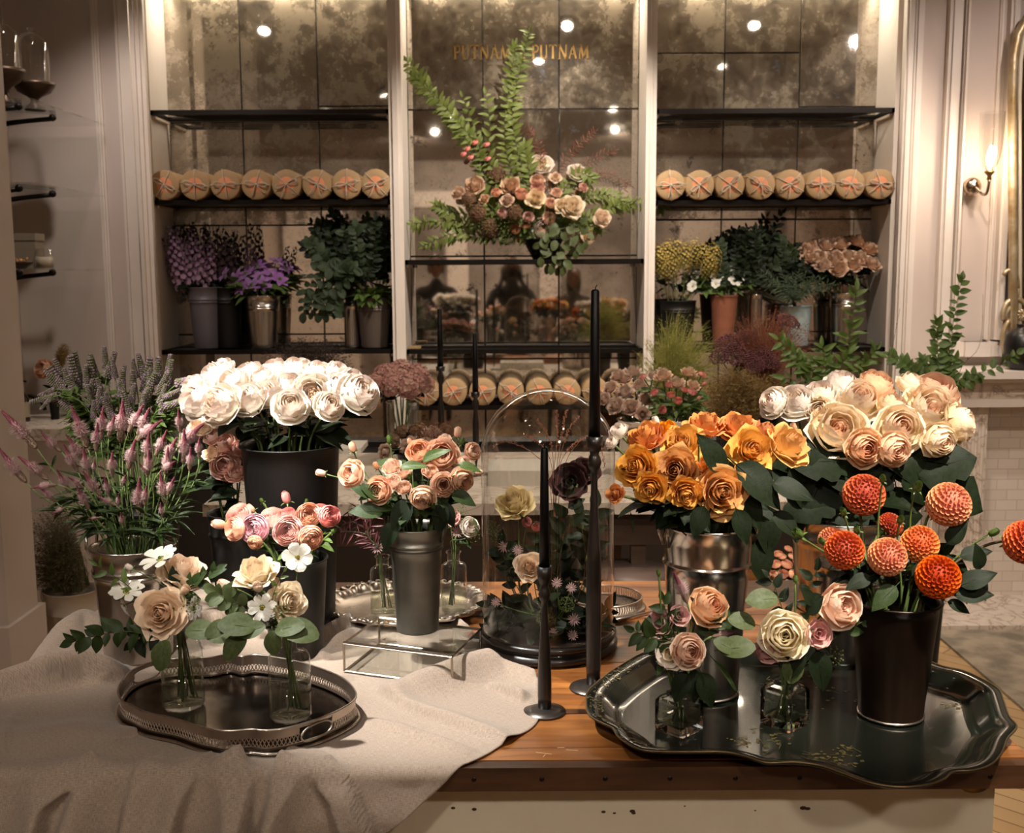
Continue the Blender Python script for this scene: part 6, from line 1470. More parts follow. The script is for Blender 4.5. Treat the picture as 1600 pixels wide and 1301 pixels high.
flower(c2, 'lisianthus', 'carn', 'crinkled dusty pink lisianthus between the ranunculus and garden rose', 'lisianthus', 1281, 990, c2.y - .03, 46, (.2, -1, .3), G4, 0)
flower(c2, 'lisianthus', 'carn', 'pale pink petals tucked behind the yellow ranunculus', 'lisianthus', 1200, 1018, c2.y - .02, 44, (-.5, -1, -.2), G4, 0)
flower(c2, 'flower_bud', 'bud_green', 'slim green bud standing above the ranunculus', 'bud', 1243, 905, c2.y, 18, (0, 0, 1), None, 2, 'lance', .02, extra=((1250,1010,-110,56,'dark'),(1275,1015,-78,70,'dark'),(1240,1020,-95,50,'euc'),(1180,975,160,46,'euc'),(1215,935,175,52,'euc'),(1262,960,60,40,'dark'),(1270,945,120,40,'dark')))
flower(c2, 'berry_cluster', 'seedw', 'small green berry sprig hanging behind the cube vase', 'berries', 1308, 1022, c2.y, 30, None, None, 0)
leafy(c2, 'ruscus_sprig', 'dark sprig rising toward the tin bucket of amber roses', 'foliage', [(1235, 980), (1222, 950), (1212, 920), (1200, 900)], c2.y + .01, 8, 24, 'dark', G4)
leafy(c2, 'ruscus_sprig', 'dark sprig in front of the plain tin vase', 'foliage', [(1262, 975), (1262, 940), (1268, 910), (1275, 890)], c2.y + .01, 9, 26, 'dark', G4)
leafy(c2, 'ruscus_sprig', 'green sprig against the dahlia bucket', 'foliage', [(1300, 1000), (1340, 975), (1370, 965), (1385, 975)], c2.y, 9, 26, 'rose', G4)
# small bottles on the oval tray
for k, (x, y, w_) in enumerate(((545, 812, 'reaching toward the ranunculus'), (560, 790, 'rising behind the leaves'), (532, 826, 'lying lowest'), (575, 800, 'nearest the zinc bucket'))):
    leafy(b3, 'dark_foliage', 'burgundy feathery foliage sprig ' + w_, 'foliage', [(590, 855), (575, 835), (x + 8, y + 4), (x - 10, y + 8)], b3.y - .01 * k, 16, 26, 'lance', 'burgundy sprigs by the zinc bucket', lmat=MATS.get('burgundy_leaf') or pm('burgundy_leaf', '3a1a1c', .5, var=('54282a', 20)))
flower(b3, 'astrantia', 'astr', 'pink astrantia beside the burgundy foliage', 'astrantia', 588, 855, b3.y - .02, 24, (-.1, -1, .3), None, 0, sr=.001)
flower(b3, 'astrantia', 'seedw', 'green pincushion seed head above the pink astrantia', 'astrantia', 577, 836, b3.y - .02, 20, (-.1, -1, .5), None, 0, sr=.001)
for k, (x, y, s, kd, w_, ct) in enumerate(((708, 808, 26, 'carn', 'small pink bloom over the bottle beside the cloche', 'lisianthus'), (735, 822, 30, 'whiteopen', 'cream bloom touching the cloche glass', 'rose'), (722, 800, 22, 'seedw', 'pale green seed head over the bottle beside the cloche', 'seed head'), (742, 835, 24, 'seedw', 'lower seed head touching the cloche glass', 'seed head'), (715, 830, 22, 'astr', 'small astrantia over the bottle neck beside the cloche', 'astrantia'))):
    flower(b4, 'scabious_pod' if ct == 'seed head' else ct, kd, w_, ct, x, y, b4.y - .02, s, (.3, -.8, .4), None, 2, 'rose', .025, sr=.001)
leafy(b4, 'dry_twig', 'curly dry twig around the seed heads by the cloche', 'twig', [(705, 845), (725, 842), (748, 832), (742, 815)], b4.y - .02, 4, 12, 'small', None)

# ------------------------------------------------------------ display inside the cloche
CV = V(); CV.x, CV.y, CV.z, CV.h, CV.r1, CV.r0 = cx_ + .01, cy_, CLZ, .03, .05, .05
b = MB(); rr = random.Random(3)
for k in range(60):
    a = rr.uniform(0, 6.28); r = rr.random() ** .5 * rg * .8; M = Matrix.Translation((r * math.cos(a), r * math.sin(a), .004 + rr.random() * .022)) @ Matrix.Rotation(rr.uniform(0, 6), 4, 'Z') @ Matrix.Rotation(rr.uniform(-.6, .9), 4, 'X') @ Matrix.Diagonal((.055, .055, .055, 1)); b.add(leaf_mb('rose', k % 5), M)
o = b.build('moss_and_leaves', M_leafd, None, (cx_, cy_, CLZ)); tag(o, 'bed of dark fallen leaves covering the cloche base', 'leaves', None, 'stuff')
YC = cy_
GC = 'stems under the cloche'
flower(CV, 'yellow_rose', 'yellow', 'pale yellow rose under the cloche beside the shorter candle', 'rose', 803, 782, YC - .03, 60, (-.25, -.7, .8), GC, 3, 'rose', .035, sr=.0015)
flower(CV, 'blush_rose', 'blush', 'dusky rose with cream outer petals low under the cloche', 'rose', 828, 884, YC - .05, 46, (.1, -.9, .45), GC, 2, 'dark', .04)
flower(CV, 'dark_dahlia', 'ddark', 'near black dahlia high under the cloche between the candlesticks', 'dahlia', 890, 752, YC - .02, 58, (-.1, -1, .3), GC, 3, 'dark', .04)
flower(CV, 'dark_dahlia', 'ddark', 'smaller near black dahlia behind the tallest candlestick', 'dahlia', 915, 735, YC + .02, 48, (.3, -.8, .6), GC, 2, 'dark', .04)
flower(CV, 'round_seedhead', 'seed', 'feathery green seed head at the glass below the yellow rose', 'seed head', 768, 826, YC - .01, 30, None, GC, 0)
flower(CV, 'round_seedhead', 'seed', 'bright green round seed head low between the candlesticks', 'seed head', 885, 944, YC - .09, 26, (0, -1, .3), GC, 0)
flower(CV, 'round_seedhead', 'seed', 'green seed head behind the shorter candlestick stem', 'seed head', 848, 965, YC - .10, 24, (0, -1, .3), GC, 0)
for k, (x, y, s, w_) in enumerate(((788, 853, 24, 'highest, left of the dusky rose'), (809, 859, 20, 'pale, touching the dusky rose'), (897, 968, 24, 'low beside the tallest candlestick'), (895, 992, 20, 'lowest of all, by the tallest candlestick'), (870, 910, 20, 'under the shorter candle cup'), (893, 918, 20, 'dark, beside the tall stem'), (775, 940, 18, 'low at the glass edge'), (864, 988, 18, 'by the shorter candlestick stem'))):
    flower(CV, 'astrantia', 'astr', 'small astrantia under the cloche, ' + w_, 'astrantia', x, y, YC - (.02 if y < 880 else .09), s, (0, -1, .4), 'astrantia under the cloche', 1, 'dark', .03, sr=.001)
for k, (x, y, w_) in enumerate(((823, 815, 'beside the yellow rose'), (838, 822, 'behind the shorter candle'))):
    flower(CV, 'plum_bloom', 'ranc', 'tiny plum coloured bloom ' + w_, 'flower', x, y, YC - .02, 17, (0, -1, .3), None, 0, sr=.001)
for k, pts_ in enumerate(([(860, 960), (870, 900), (880, 840), (890, 780)], [(840, 980), (815, 930), (790, 880), (785, 850)], [(850, 980), (820, 960), (790, 950), (765, 945)], [(870, 980), (900, 940), (915, 880), (905, 800)], [(860, 970), (850, 900), (845, 850), (850, 800)], [(850, 985), (810, 975), (775, 985), (758, 990)], [(870, 990), (910, 985), (935, 970), (948, 950)], [(870, 970), (905, 900), (925, 850), (930, 790)], [(850, 975), (880, 930), (872, 880), (862, 850)])):
    leafy(CV, 'dark_leaf_stem', 'dark leafy stem under the cloche, ' + ['rising in the middle', 'curving up to the astrantia', 'lying toward the glass box', 'rising behind the tallest candlestick', 'upright behind the shorter candle', 'lying along the base', 'lying toward the round tray', 'leaning to the amber roses', 'short, between the candlesticks'][k], 'foliage', pts_, YC - .02 + .01 * (k % 3), 15, 34, 'dark', GC)
for k, pts_ in enumerate(([(865, 760), (860, 690), (838, 655)], [(865, 760), (870, 690), (870, 640)], [(870, 760), (885, 680), (905, 650)], [(870, 760), (890, 700), (925, 680)], [(860, 760), (835, 710), (790, 690), (770, 700)], [(868, 760), (878, 680), (885, 640)], [(865, 760), (850, 700), (820, 680)], [(875, 760), (905, 690), (935, 690), (945, 730)])):
    P = [pt(x, y, YC + .01 * (k % 3 - 1)) for x, y in [(868, 1000)] + pts_]; ft = Vector((CV.x, CV.y, CLZ + .002)); root = empty('grass_spray', ft, 'russet grass spray under the dome, ' + ['second from the glass box side', 'tallest, in the middle', 'tall, toward the tall candle', 'leaning behind the tall candle', 'arching lowest toward the glass box', 'tall, just beside the middle one', 'short arch beside the middle', 'drooping down the far glass'][k], 'grass', 'russet grass sprays under the dome')
    Q = []
    P = [ft] + P[1:]
    for i in range(len(P) - 1):
        a, b_, c_, d = P[max(i-1, 0)], P[i], P[i+1], P[min(i+2, len(P)-1)]
        for u in range(6): t = u / 6; Q.append(.5 * ((2*b_) + (c_-a)*t + (2*a-5*b_+4*c_-d)*t*t + (3*b_-a-3*c_+d)*t*t*t) - ft)
    Q.append(P[-1] - ft); b = MB(); b.tube(Q, .0006, 4); b.build('stem', MATS.get('russet_stem') or pm('russet_stem', '8a5a44', .6), root)
    b = MB()
    for u in range(40):
        f = len(Q) * (.62 + .38 * u / 40) - 1; i = min(int(f), len(Q) - 2); p = Q[i].lerp(Q[i+1], f - i); d = Vector((FR_.uniform(-1, 1), FR_.uniform(-1, 1), FR_.uniform(-.6, 1))).normalized()
        b.lathe([(.0001, -.0012), (.0010, 0), (.0001, .0016)], 4, c=p + d * .003)
    b.build('seeds', MATS.get('russet_seed') or pm('russet_seed', 'a8644c', .6), root)
# ------------------------------------------------------------ marble topped worktop between table and bookcase
YW0, YW1, ZW = 3.14, 4.05, .92
wx0, wx1 = pt(300, 422, YW0).x, pt(1262, 422, YW0).x
root = empty('marble_worktop', ((wx0 + wx1) / 2, YW0 + .4, 0), 'long pale marble topped worktop on wooden legs behind the table', 'table'); ox, oy = root.location.x, root.location.y
b = MB(); b.box((wx0 - ox, YW0 - oy, ZW - .035), (wx1 - ox, YW1 - oy, ZW)); b.build('marble_top', M_marble, root, smooth=False)
M_dkwood = wood_mat('walnut', '2c1c12', '3f2a1a', '52371f', (1, 8, 8), 3, .5, .1)
b = MB(); b.box((wx0 + .05 - ox, YW0 + .05 - oy, ZW - .14), (wx1 - .05 - ox, YW1 - .05 - oy, ZW - .036)); b.build('apron', M_dkwood, root, smooth=False)
for x in (wx0 + .08, pt(1006, 422, YW0).x, wx1 - .1):
    for y in (YW0 + .08, YW1 - .1): b = MB(); b.box((x - .022 - ox, y - .022 - oy, 0), (x + .022 - ox, y + .022 - oy, ZW - .13)); b.build('leg', M_dkwood, root, smooth=False)
p = pz(984, 886, .72); root = empty('bar_stool', (p.x, p.y, 0), 'round brown leather stool pushed up to the marble worktop', 'stool'); r = sz(66, p.y)
b = MB(); b.lathe([(.0001, .67), (r * .97, .67), (r, .68), (r, .705), (r * .97, .715), (.0001, .72)], 40); b.build('seat', pm('brown_leather', '5a4a42', .45, var=('4a3a34', 12)), root)
for k in range(4):
    a = PI/4 + PI/2*k; b = MB(); b.tube([(r * .7 * math.cos(a), r * .7 * math.sin(a), .67), (r * 1.1 * math.cos(a), r * 1.1 * math.sin(a), 0)], [.016, .012], 8); b.build('leg', M_dkwood, root)
b = MB(); b.ring([(r * .95 * math.cos(2*PI*k/32), r * .95 * math.sin(2*PI*k/32), .25) for k in range(32)], .008); b.build('foot_ring', M_dkwood, root)
# paper sheets on the worktop
for px, py, w_, d_, l_ in ((835, 735, .30, .22, 'white paper parcel on the worktop seen through the cloche'), (545, 690, .12, .2, 'white card lying on the worktop beside the black tub')):
    p = pz(px, py, ZW + .03); b = MB(); b.box((-w_/2, -d_/2, 0), (w_/2, d_/2, .05 if w_ > .2 else .02)); o = b.build('paper_parcel', pm('white_paper', 'cfc8bc', .7) if 'white_paper' not in MATS else MATS['white_paper'], None, (p.x, p.y, ZW), smooth=False); tag(o, l_, 'paper')

def wb(key, label, px, Y, rt, rb, py_rim, mat, z0=ZW, name='flower_bucket', **kw):
    kw.setdefault('group', 'buckets on the worktop'); return bucket(key, name, label, px, 0, py_rim, rt, rb, mat, z0, Y=Y, **kw)
wb('wmauve', 'tin bucket of mauve roses on the worktop behind the amber roses', 1003, 3.55, 36, 30, 655, M_tin)
wb('wstraw', 'tin bucket of crimson strawflower buds behind the amber roses', 1062, 3.45, 32, 26, 655, M_tin)
wb('whyd', 'glass vase of dusty pink hydrangea between the black tub and cloche', 625, 3.75, 26, 24, 628, M_glass, name='glass_vase', cat='vase', ribs=(), inside=False)
wb('wbrown', 'dark bowl of brown dried flowers behind the spray roses', 662, 3.45, 48, 34, 705, M_blackb, name='black_bowl', cat='bowl', ribs=())
wb('wgrass', 'dark bucket of wispy green grass beside the middle bay post', 1050, 4.0, 30, 26, 640, M_blackb)
wb('wsmoke', 'dark bucket of fluffy brown smoke bush behind the amber roses', 1165, 3.75, 40, 32, 668, M_blackb)
wb('wyarr', 'dark bucket of mauve yarrow and russet grass', 1195, 4.0, 30, 26, 640, M_blackb)
wb('wplume', 'dark bucket of black grass plumes behind the white roses', 480, 3.9, 40, 34, 640, M_blackb)
wb('wgreen', 'dark bucket of bright leafy branches behind the cream roses', 1310, 3.75, 46, 36, 880, M_blackb, z0=0.0, group='buckets on the floor')
wb('wtall', 'dark floor bucket of tall green branches beside the fireplace', 1455, 3.9, 44, 34, 890, M_blackb, z0=0.0, group='buckets on the floor')
def wbunch(key, name, cat, kind, desc, place, pos, cuts, rn, grp, Yd=.07, **kw):
    kw.setdefault('leaves', 2); kw.setdefault('leafs', .05); kw.setdefault('leafk', 'rose'); kw.setdefault('sr', .0022)
    return bunch(key, name, cat, desc, place, pos, cuts, rn, grp, kind, ydepth=Yd, **kw)
R2_ = ['back row', 'front row']
wbunch('wmauve', 'mauve_rose', 'rose', 'mauve', 'dusty mauve rose', 'behind amber roses', [(965,585,26),(988,578,28),(952,604,24),(975,610,28),(1000,600,26),(960,632,28),(985,635,28),(1010,622,24),(1022,585,22),(942,622,22),(1005,646,24),(975,590,24),(1038,580,22)], (606,), R2_, 'mauve roses on the worktop', spin=None)
wbunch('wstraw', 'strawflower', 'strawflower', 'ranc', {'ranc': 'crimson strawflower', 'tan': 'pinkish tan rose', 'bud_ranc': 'crimson strawflower bud'}, 'behind amber roses', [(1035,585,28,'tan'),(1058,596,28,'tan'),(1078,580,26,'tan'),(1085,600,22,'tan'),(1022,612,14,'ranc'),(1048,616,14,'ranc'),(1060,625,14,'ranc'),(1082,611,16,'ranc'),(1098,584,14,'ranc'),(1035,640,14,'ranc'),(1004,588,13,'ranc'),(1070,608,12,'ranc'),(1092,622,12,'bud_ranc'),(1045,600,14,'ranc'),(1100,600,12,'bud_ranc')], (606,), R2_, 'strawflowers and tan roses on the worktop', leaves=6, leafk='small', leafs=.05)
wbunch('whyd', 'hydrangea', 'hydrangea', 'hyd', 'dusty pink hydrangea head', 'glass vase', [(598,580,42),(625,572,44),(655,580,42),(610,598,40),(640,600,44),(668,598,30),(580,596,30),(630,585,40)], (590,), R2_, 'pink hydrangeas in the glass vase', leaves=4, leafk='dark')
wbunch('wbrown', 'dried_flower', 'dried flower', 'brown', {'brown': 'brown dried flower head', 'mauve': 'faded brown rose'}, 'behind spray roses', [(610,690,30,'brown'),(638,700,34,'mauve'),(650,668,34,'brown'),(678,675,36,'mauve'),(695,690,34,'brown'),(670,700,34,'mauve'),(625,672,30,'brown'),(712,700,26,'brown'),(600,705,26,'mauve'),(700,668,26,'brown')], (685,), R2_, 'dried flowers on the worktop', leaves=3, leafk='dark', leafs=.06, stem_m=M_dstem)
wbunch('wyarr', 'yarrow', 'yarrow', 'yarr', 'mauve yarrow head', 'behind cream roses', [(1135,530,44),(1165,520,40),(1150,548,44),(1190,545,40),(1122,552,34),(1205,560,34),(1180,565,34),(1235,495,40)], (540,), R2_, 'yarrow heads on the worktop', stem_m=M_dstem, leafk='dark')
# wispy things nobody could count
def wisps(v, name, label, cat, mat, px, py, rx, ry, n, Y, curve=.3, wd=.0011, seedm=None, ydep=.12, dome=True, group=None, lo=.5):
    rr = random.Random(int(px * 7 + py)); b = MB(); s = MB(); base = Vector((v.x, v.y, v.z + .02)); top0 = Vector((v.x, v.y, v.z + v.h))
    for k in range(n):
        a = rr.uniform(0, PI); q = rr.uniform(lo, 1); tx = px + rx * math.cos(a) * q; ty = py - ry * math.sin(a) * q if dome else py + rr.uniform(-ry, ry)
        tip = pt(tx, ty, Y + rr.uniform(-ydep, ydep)) - base; mid = (top0 - base) + Vector((rr.uniform(-1, 1), rr.uniform(-1, 1), 0)) * v.r1 * .5
        c1_ = mid + Vector((0, 0, 1)) * (tip - mid).length * rr.uniform(.4, .8); P = bez(mid, mid.lerp(c1_, .6), c1_.lerp(tip, .5), tip + Vector((0, 0, -.02 * curve)), 6)
        nn = Vector((rr.uniform(-1, 1), rr.uniform(-.4, .4), rr.uniform(-.3, .3))).normalized()
        for u in range(6):
            w0, w1 = wd * (1 - u / 6.5), wd * (1 - (u + 1) / 6.5); b.face([b.vert(x) for x in (P[u] - nn * w0, P[u] + nn * w0, P[u+1] + nn * w1, P[u+1] - nn * w1)])
        if seedm:
            for u in range(seedm):
                f = 3 + 3 * u / seedm; i = min(5, int(f)); p = P[i].lerp(P[i+1], f - i); d = Vector((rr.uniform(-1, 1), rr.uniform(-1, 1), rr.uniform(-.3, 1))).normalized(); e = d.cross(nn).normalized() * .0016; L_ = rr.uniform(.006, .018)
                s.face([s.vert(x) for x in (p - e, p + e, p + d * L_)])
    b.add(s) if seedm else None
    o = b.build(name, mat, None, base, smooth=False); return tag(o, label, cat, group, 'stuff')
M_ggrass = pm('green_panic_grass', '98a050', .7, var=('b8a868', 30), transl=.35); M_rgrass = pm('russet_grass', '85503a', .7, transl=.25); M_smoke = pm('smoke_bush_fluff', '755a34', .9, var=('8a7444', 40), transl=.2); M_bgrass = pm('blackish_grass', '2a1e1a', .7, var=('3c2c24', 30))
wisps(VES['wgrass'], 'wispy_grass', 'wispy green and straw coloured grass beside the middle bay post', 'grass', M_ggrass, 1064, 612, 92, 135, 1300, 4.0, seedm=4, wd=.0020, lo=.25)
wisps(VES['wyarr'], 'russet_grass', 'feathery russet grass arching below the pale blue pot', 'grass', M_rgrass, 1205, 545, 85, 78, 560, 4.05, seedm=5, wd=.0016)
wisps(VES['wsmoke'], 'smoke_bush', 'fluffy brown smoke bush behind the amber roses', 'foliage', M_smoke, 1150, 650, 64, 84, 1700, 3.75, seedm=10, wd=.0007, lo=.15)
wisps(VES['wsmoke'], 'smoke_bush', 'thin outer veil of brown smoke bush toward the cream roses', 'foliage', M_smoke, 1205, 640, 64, 60, 700, 3.8, seedm=8, wd=.0007, lo=.15)
wisps(VES['wplume'], 'dark_grass', 'dark wispy grass plumes above the white roses', 'grass', M_bgrass, 478, 572, 88, 56, 620, 3.9, seedm=5, wd=.0013)
wisps(VES['wbrown'], 'dry_grass', 'thin straw grass arching over the dried flowers', 'grass', M_rgrass, 690, 690, 70, 50, 60, 3.45, seedm=3)
# leafy branches
for k, (pts_, n, w_) in enumerate((([(1310, 600), (1322, 560), (1330, 510), (1338, 452)], 22, 'tallest of three by the tin bucket'), ([(1305, 600), (1290, 570), (1285, 540)], 12, 'short, over the cream roses'), ([(1320, 600), (1350, 570), (1370, 545)], 12, 'leaning toward the pilaster'), ([(1290, 600), (1262, 580), (1240, 560)], 14, 'lowest, by the smoke bush'), ([(1290, 610), (1270, 600), (1225, 590)], 12, 'flat, behind the cream roses'), ([(1300, 605), (1250, 560), (1215, 530)], 14, 'slanting under the blue pot'))):
    leafy(VES['wgreen'], 'leafy_branch', 'bright green leafy branch, ' + w_, 'branch', pts_, 3.75, int(n * 1.4), 24, 'small', 'bright branches behind the cream roses')
for k, (pts_, n, w_) in enumerate((([(1455, 620), (1480, 560), (1490, 500), (1503, 436)], 24, 'tallest, with a bare gap near its tip'), ([(1450, 620), (1465, 560), (1462, 500)], 22, 'dense, beside the tallest'), ([(1445, 620), (1425, 580), (1390, 555)], 18, 'spreading toward the bookcase'), ([(1450, 620), (1430, 590), (1415, 565)], 16, 'short, toward the bookcase'), ([(1470, 620), (1510, 590), (1560, 572), (1590, 552)], 14, 'long, reaching over the mantel'), ([(1470, 620), (1500, 600), (1530, 590)], 14, 'short, in front of the mantel'), ([(1455, 620), (1475, 590), (1492, 560)], 20, 'bushy, in the middle'), ([(1460, 620), (1450, 590), (1440, 560)], 18, 'bushy, beside the cream roses'))):
    leafy(VES['wtall'], 'leafy_branch', 'green leafy branch by the fireplace, ' + w_, 'branch', pts_, 3.9, int(n * 1.5), 18, 'rose', 'tall branches by the fireplace', lmat=MATS.get('branch_leaf') or pm('branch_leaf', '4a6030', .5, var=('5f7a3c', 14), transl=.2))
for k, (pts_, w_) in enumerate((([(1385, 600), (1395, 540), (1406, 482)], 'bare, against the bookcase edge'), ([(1490, 610), (1530, 540), (1536, 460)], 'bare, curving up beside the gilded frame'))):
    leafy(VES['wtall'], 'bare_twig', 'thin brown twig, ' + w_, 'twig', pts_, 3.9, 2, 4, 'small', None)
# peach roses in a wooden crate on a low stand, white bucket of herbs, dark candlesticks behind
p = pt(1222, 930, 3.0); root = empty('wooden_crate', (p.x, 3.0, 0), 'tall pine crate of small peach roses on the floor behind the table', 'crate'); h = pt(1222, 905, 3.0).z; w_ = .15
b = MB()
for k in range(5):
    z = k * h / 5; b.box((-w_, -.12, z + .004), (w_, -.10, z + h / 5 - .004)); b.box((-w_, .10, z + .004), (w_, .12, z + h / 5 - .004)); b.box((-w_, -.1, z + .004), (-w_ + .016, .1, z + h / 5 - .004)); b.box((w_ - .016, -.1, z + .004), (w_, .1, z + h / 5 - .004))
b.build('crate_slats', M_plank, root, smooth=False)
for sx in (-1, 1):
    for sy in (-1, 1): b = MB(); b.box((sx * (w_ - .02) - .012, sy * .09 - .012, 0), (sx * (w_ - .02) + .012, sy * .09 + .012, h)); b.build('corner_post', M_plank, root, smooth=False)
cv = V(); cv.x, cv.y, cv.z, cv.h, cv.r1, cv.r0 = p.x, 3.0, .05, h - .05, .11, .08; VES['crate'] = cv
wbunch('crate', 'small_rose', 'rose', 'rano', 'small peach rose', 'wooden crate', [(1232,856,14),(1216,864,16),(1244,862,14),(1212,880,18),(1230,880,20),(1246,878,16),(1208,898,16),(1224,896,18),(1240,897,18),(1214,912,14),(1230,912,14),(1246,910,14),(1222,868,14),(1238,868,14),(1204,868,12),(1200,885,12)], (874, 892), F3, 'peach roses in the crate', Yd=.03, leaves=2, leafk='dark', leafs=.03)
bucket('herb', 'white_bucket', 'white enamel bucket of dried herbs on the floor by the doorway', 82, 0, 920, 43, 36, pm('white_enamel', 'b8ac9c', .4, var=('a89a88', 6)), 0.0, Y=4.0, ribs=(.8,), handles=[PI * 1.1], group='buckets on the floor')
wisps(VES['herb'], 'dried_herbs', 'grey green dried herbs filling the white bucket', 'herb', pm('grey_green_herb', '4e4a30', .8, var=('6e6444', 30), transl=.2), 80, 925, 60, 150, 1500, 4.0, seedm=9, wd=.0012, lo=.1)
candlestick('slim dark candlestick behind the spray roses, holding the taller back candle', 'black taper candle rising in front of the middle shelf post', 686, 0, 20, [(700, 5), (640, 5), (620, 3), (600, 3), (590, 6), (580, 3)], 572, 482, 5, 3.6, Y=3.6, z0=ZW, grp='slim candlesticks on the worktop')
candlestick('slim dark candlestick beside the cloche, holding the shorter back candle', 'black taper candle in front of the second paper roll', 741, 0, 20, [(700, 5), (660, 5), (640, 3), (630, 6), (622, 3)], 612, 520, 5, 3.6, Y=3.6, z0=ZW, grp='slim candlesticks on the worktop')

# ------------------------------------------------------------ washstand in the niche on the far side of the doorway
YN = 4.75; p = pt(50, 655, YN); root = empty('washstand', (-2.02, YN, 0), 'pale stone washstand in the niche beneath the glass shelves', 'washstand')
b = MB(); b.box((-.26, -.3, p.z - .05), (.27, .3, p.z)); b.build('stone_top', M_marble, root, smooth=False); b = MB(); b.box((-.24, -.27, 0), (.24, .28, p.z - .05)); b.build('cabinet', M_wall, root, smooth=False)
b = MB(); zt3 = p.z; x0 = -2.15 + 2.02; b.tube([(x0, 0, zt3), (x0, 0, zt3 + .10)] + bez(Vector((x0, 0, zt3 + .10)), Vector((x0, 0, zt3 + .16)), Vector((x0 + .1, 0, zt3 + .16)), Vector((x0 + .1, 0, zt3 + .09))), .008, 8)
o = MB(); o.tube([(0, 0, 0), (0, 0, .07)] + bez(Vector((0, 0, .07)), Vector((0, 0, .12)), Vector((.11, 0, .12)), Vector((.12, 0, .04))), .009, 8)
rt_ = empty('black_tap', (pt(28, 640, YN).x, YN, zt3), 'black curved tap on the washstand', 'tap'); o.build('spout', M_iron, rt_); o = MB(); o.tube([(-.03, -.03, .03), (0, 0, .04), (.03, .03, .05)], .006, 6); o.build('lever', M_iron, rt_)
rt_ = empty('soap_bottle', (pt(44, 640, YN).x, YN - .06, zt3), 'amber brown pump bottle with cream label on the washstand', 'bottle')
o = MB(); o.lathe([(.0001, 0), (.03, 0), (.032, .01), (.032, .1), (.02, .12), (.01, .13), (.01, .145), (.0001, .145)], 20); o.build('bottle', pm('amber_glass', '33200f', .15), rt_)
o = MB(); o.lathe([(.0325, .02), (.0325, .085)], 20); o.build('label_band', pm('cream_label', 'b8a88c', .7), rt_); o = MB(); o.tube([(0, 0, .14), (0, 0, .18), (.03, -.01, .175)], .005, 6); o.build('pump', M_iron, rt_)
bucket('nvase', 'bud_vase', 'small dark vase with a peach rose on the washstand', 72, 0, 625, 8, 6, M_blackb, zt3, Y=YN, ribs=(), cat='vase')
flower(VES['nvase'], 'peach_rose', 'peach', 'pale peach rose in the small vase on the washstand', 'rose', 66, 575, YN - .02, 30, (-.3, -1, .4), None, 2, 'dark', .05)
wisps(VES['nvase'], 'dried_plume', 'fluffy olive brown dried plume above the washstand vase', 'plume', M_smoke, 102, 552, 13, 20, 260, YN, seedm=8, wd=.0008, lo=.1)

# ------------------------------------------------------------ flowers on the bookcase shelves
YB = YF + .15
def sb(key, label, px, rt, rb, py_rim, mat, z0, **kw): return bucket(key, kw.pop('name', 'flower_bucket'), label, px, 0, py_rim, rt, rb, mat, z0, Y=kw.pop('Y', YB), group=kw.pop('group', 'buckets on the bookcase'), **kw)
sb('delph', 'grey bucket of lilac delphinium on the shelf nearest the side panel', 319, 26, 19, 449, M_greyb, Z3L)
sb('clem', 'polished tin bucket of violet clematis on the bookcase shelf', 408, 27, 21, 462, M_tin, Z3L)
sb('eucal', 'grey brown bucket holding a mass of eucalyptus beside the post', 583, 28, 20, 465, pm('taupe_tin', '5c5048', .5, .3), Z3L)
sb('cyl', 'slim polished tin vase between the clematis and the taupe bucket', 548, 12, 12, 478, M_tin, Z3L, name='metal_vase', cat='vase', ribs=())
sb('ddark', 'black bucket of dark delphinium behind the lilac ones', 352, 24, 19, 450, M_blackb, Z3L, Y=YB + .03)
sb('ycel', 'dark bucket of yellow celosia beside the bay post', 1060, 28, 22, 470, M_blackb, Z3R)
sb('terra', 'terracotta pot of white anemones on the bookcase shelf', 1132, 21, 15, 462, pm('terracotta', '8a5238', .8, var=('764430', 12)), Z3R, name='flower_pot', ribs=(), cat='pot')
sb('cyl2', 'slim tin vase beside the terracotta pot', 1182, 10, 10, 460, M_tin, Z3R, name='metal_vase', cat='vase', ribs=())
sb('blue', 'pale blue ceramic pot of dark foliage on the bookcase shelf', 1245, 24, 20, 478, pm('pale_blue_glaze', '9aacac', .35, var=('8a9a98', 6)), Z3R, name='ceramic_pot', ribs=(), cat='pot')
sb('tan', 'polished tin bucket of tan roses nearest the side panel', 1323, 24, 20, 458, M_tin, Z3R)
for k, c in enumerate([(255,372,288,440),(262,352,283,410),(276,362,296,430),(298,355,306,425),(312,368,314,440),(270,395,296,446),(330,372,328,440),(250,395,285,450),(290,380,302,448),(320,395,320,450),(306,398,310,452)]):
    flower(VES['delph'], 'delphinium', 'delph', 'lilac delphinium spike, %s from left in the grey bucket' % ORD[sorted([255,262,276,298,312,270,330,250,290,320,306]).index(c[0])], 'delphinium', c[0], c[1], YB - .05 + .02 * (k % 4), 60, base=(c[2], c[3]), group='lilac delphiniums', leaves=2, leafk='dark', leafs=.06, sr=.0025)
for k, c in enumerate([(268,350,300,440),(300,348,312,430),(322,352,330,440),(340,368,344,440),(352,358,352,440),(366,366,358,440),(285,352,300,430),(392,350,392,420),(450,385,440,440)]):
    flower(VES['ddark'] if k < 7 else VES['clem'], 'dark_delphinium', 'ddelph', 'dark plum delphinium spike, ' + ['outermost by the side panel', 'behind the lilac spikes', 'beside the mirror joint', 'short, beside the clematis', 'tall, toward the clematis', 'rightmost over the black bucket', 'tucked behind the outer lilac spike', 'standing above the clematis', 'short, beyond the clematis'][k], 'delphinium', c[0], c[1], YB + .06, 60, base=(c[2], c[3]), group='dark delphiniums', leaves=1, leafk='dark', leafs=.06, sr=.0025, stem_m=M_dstem)
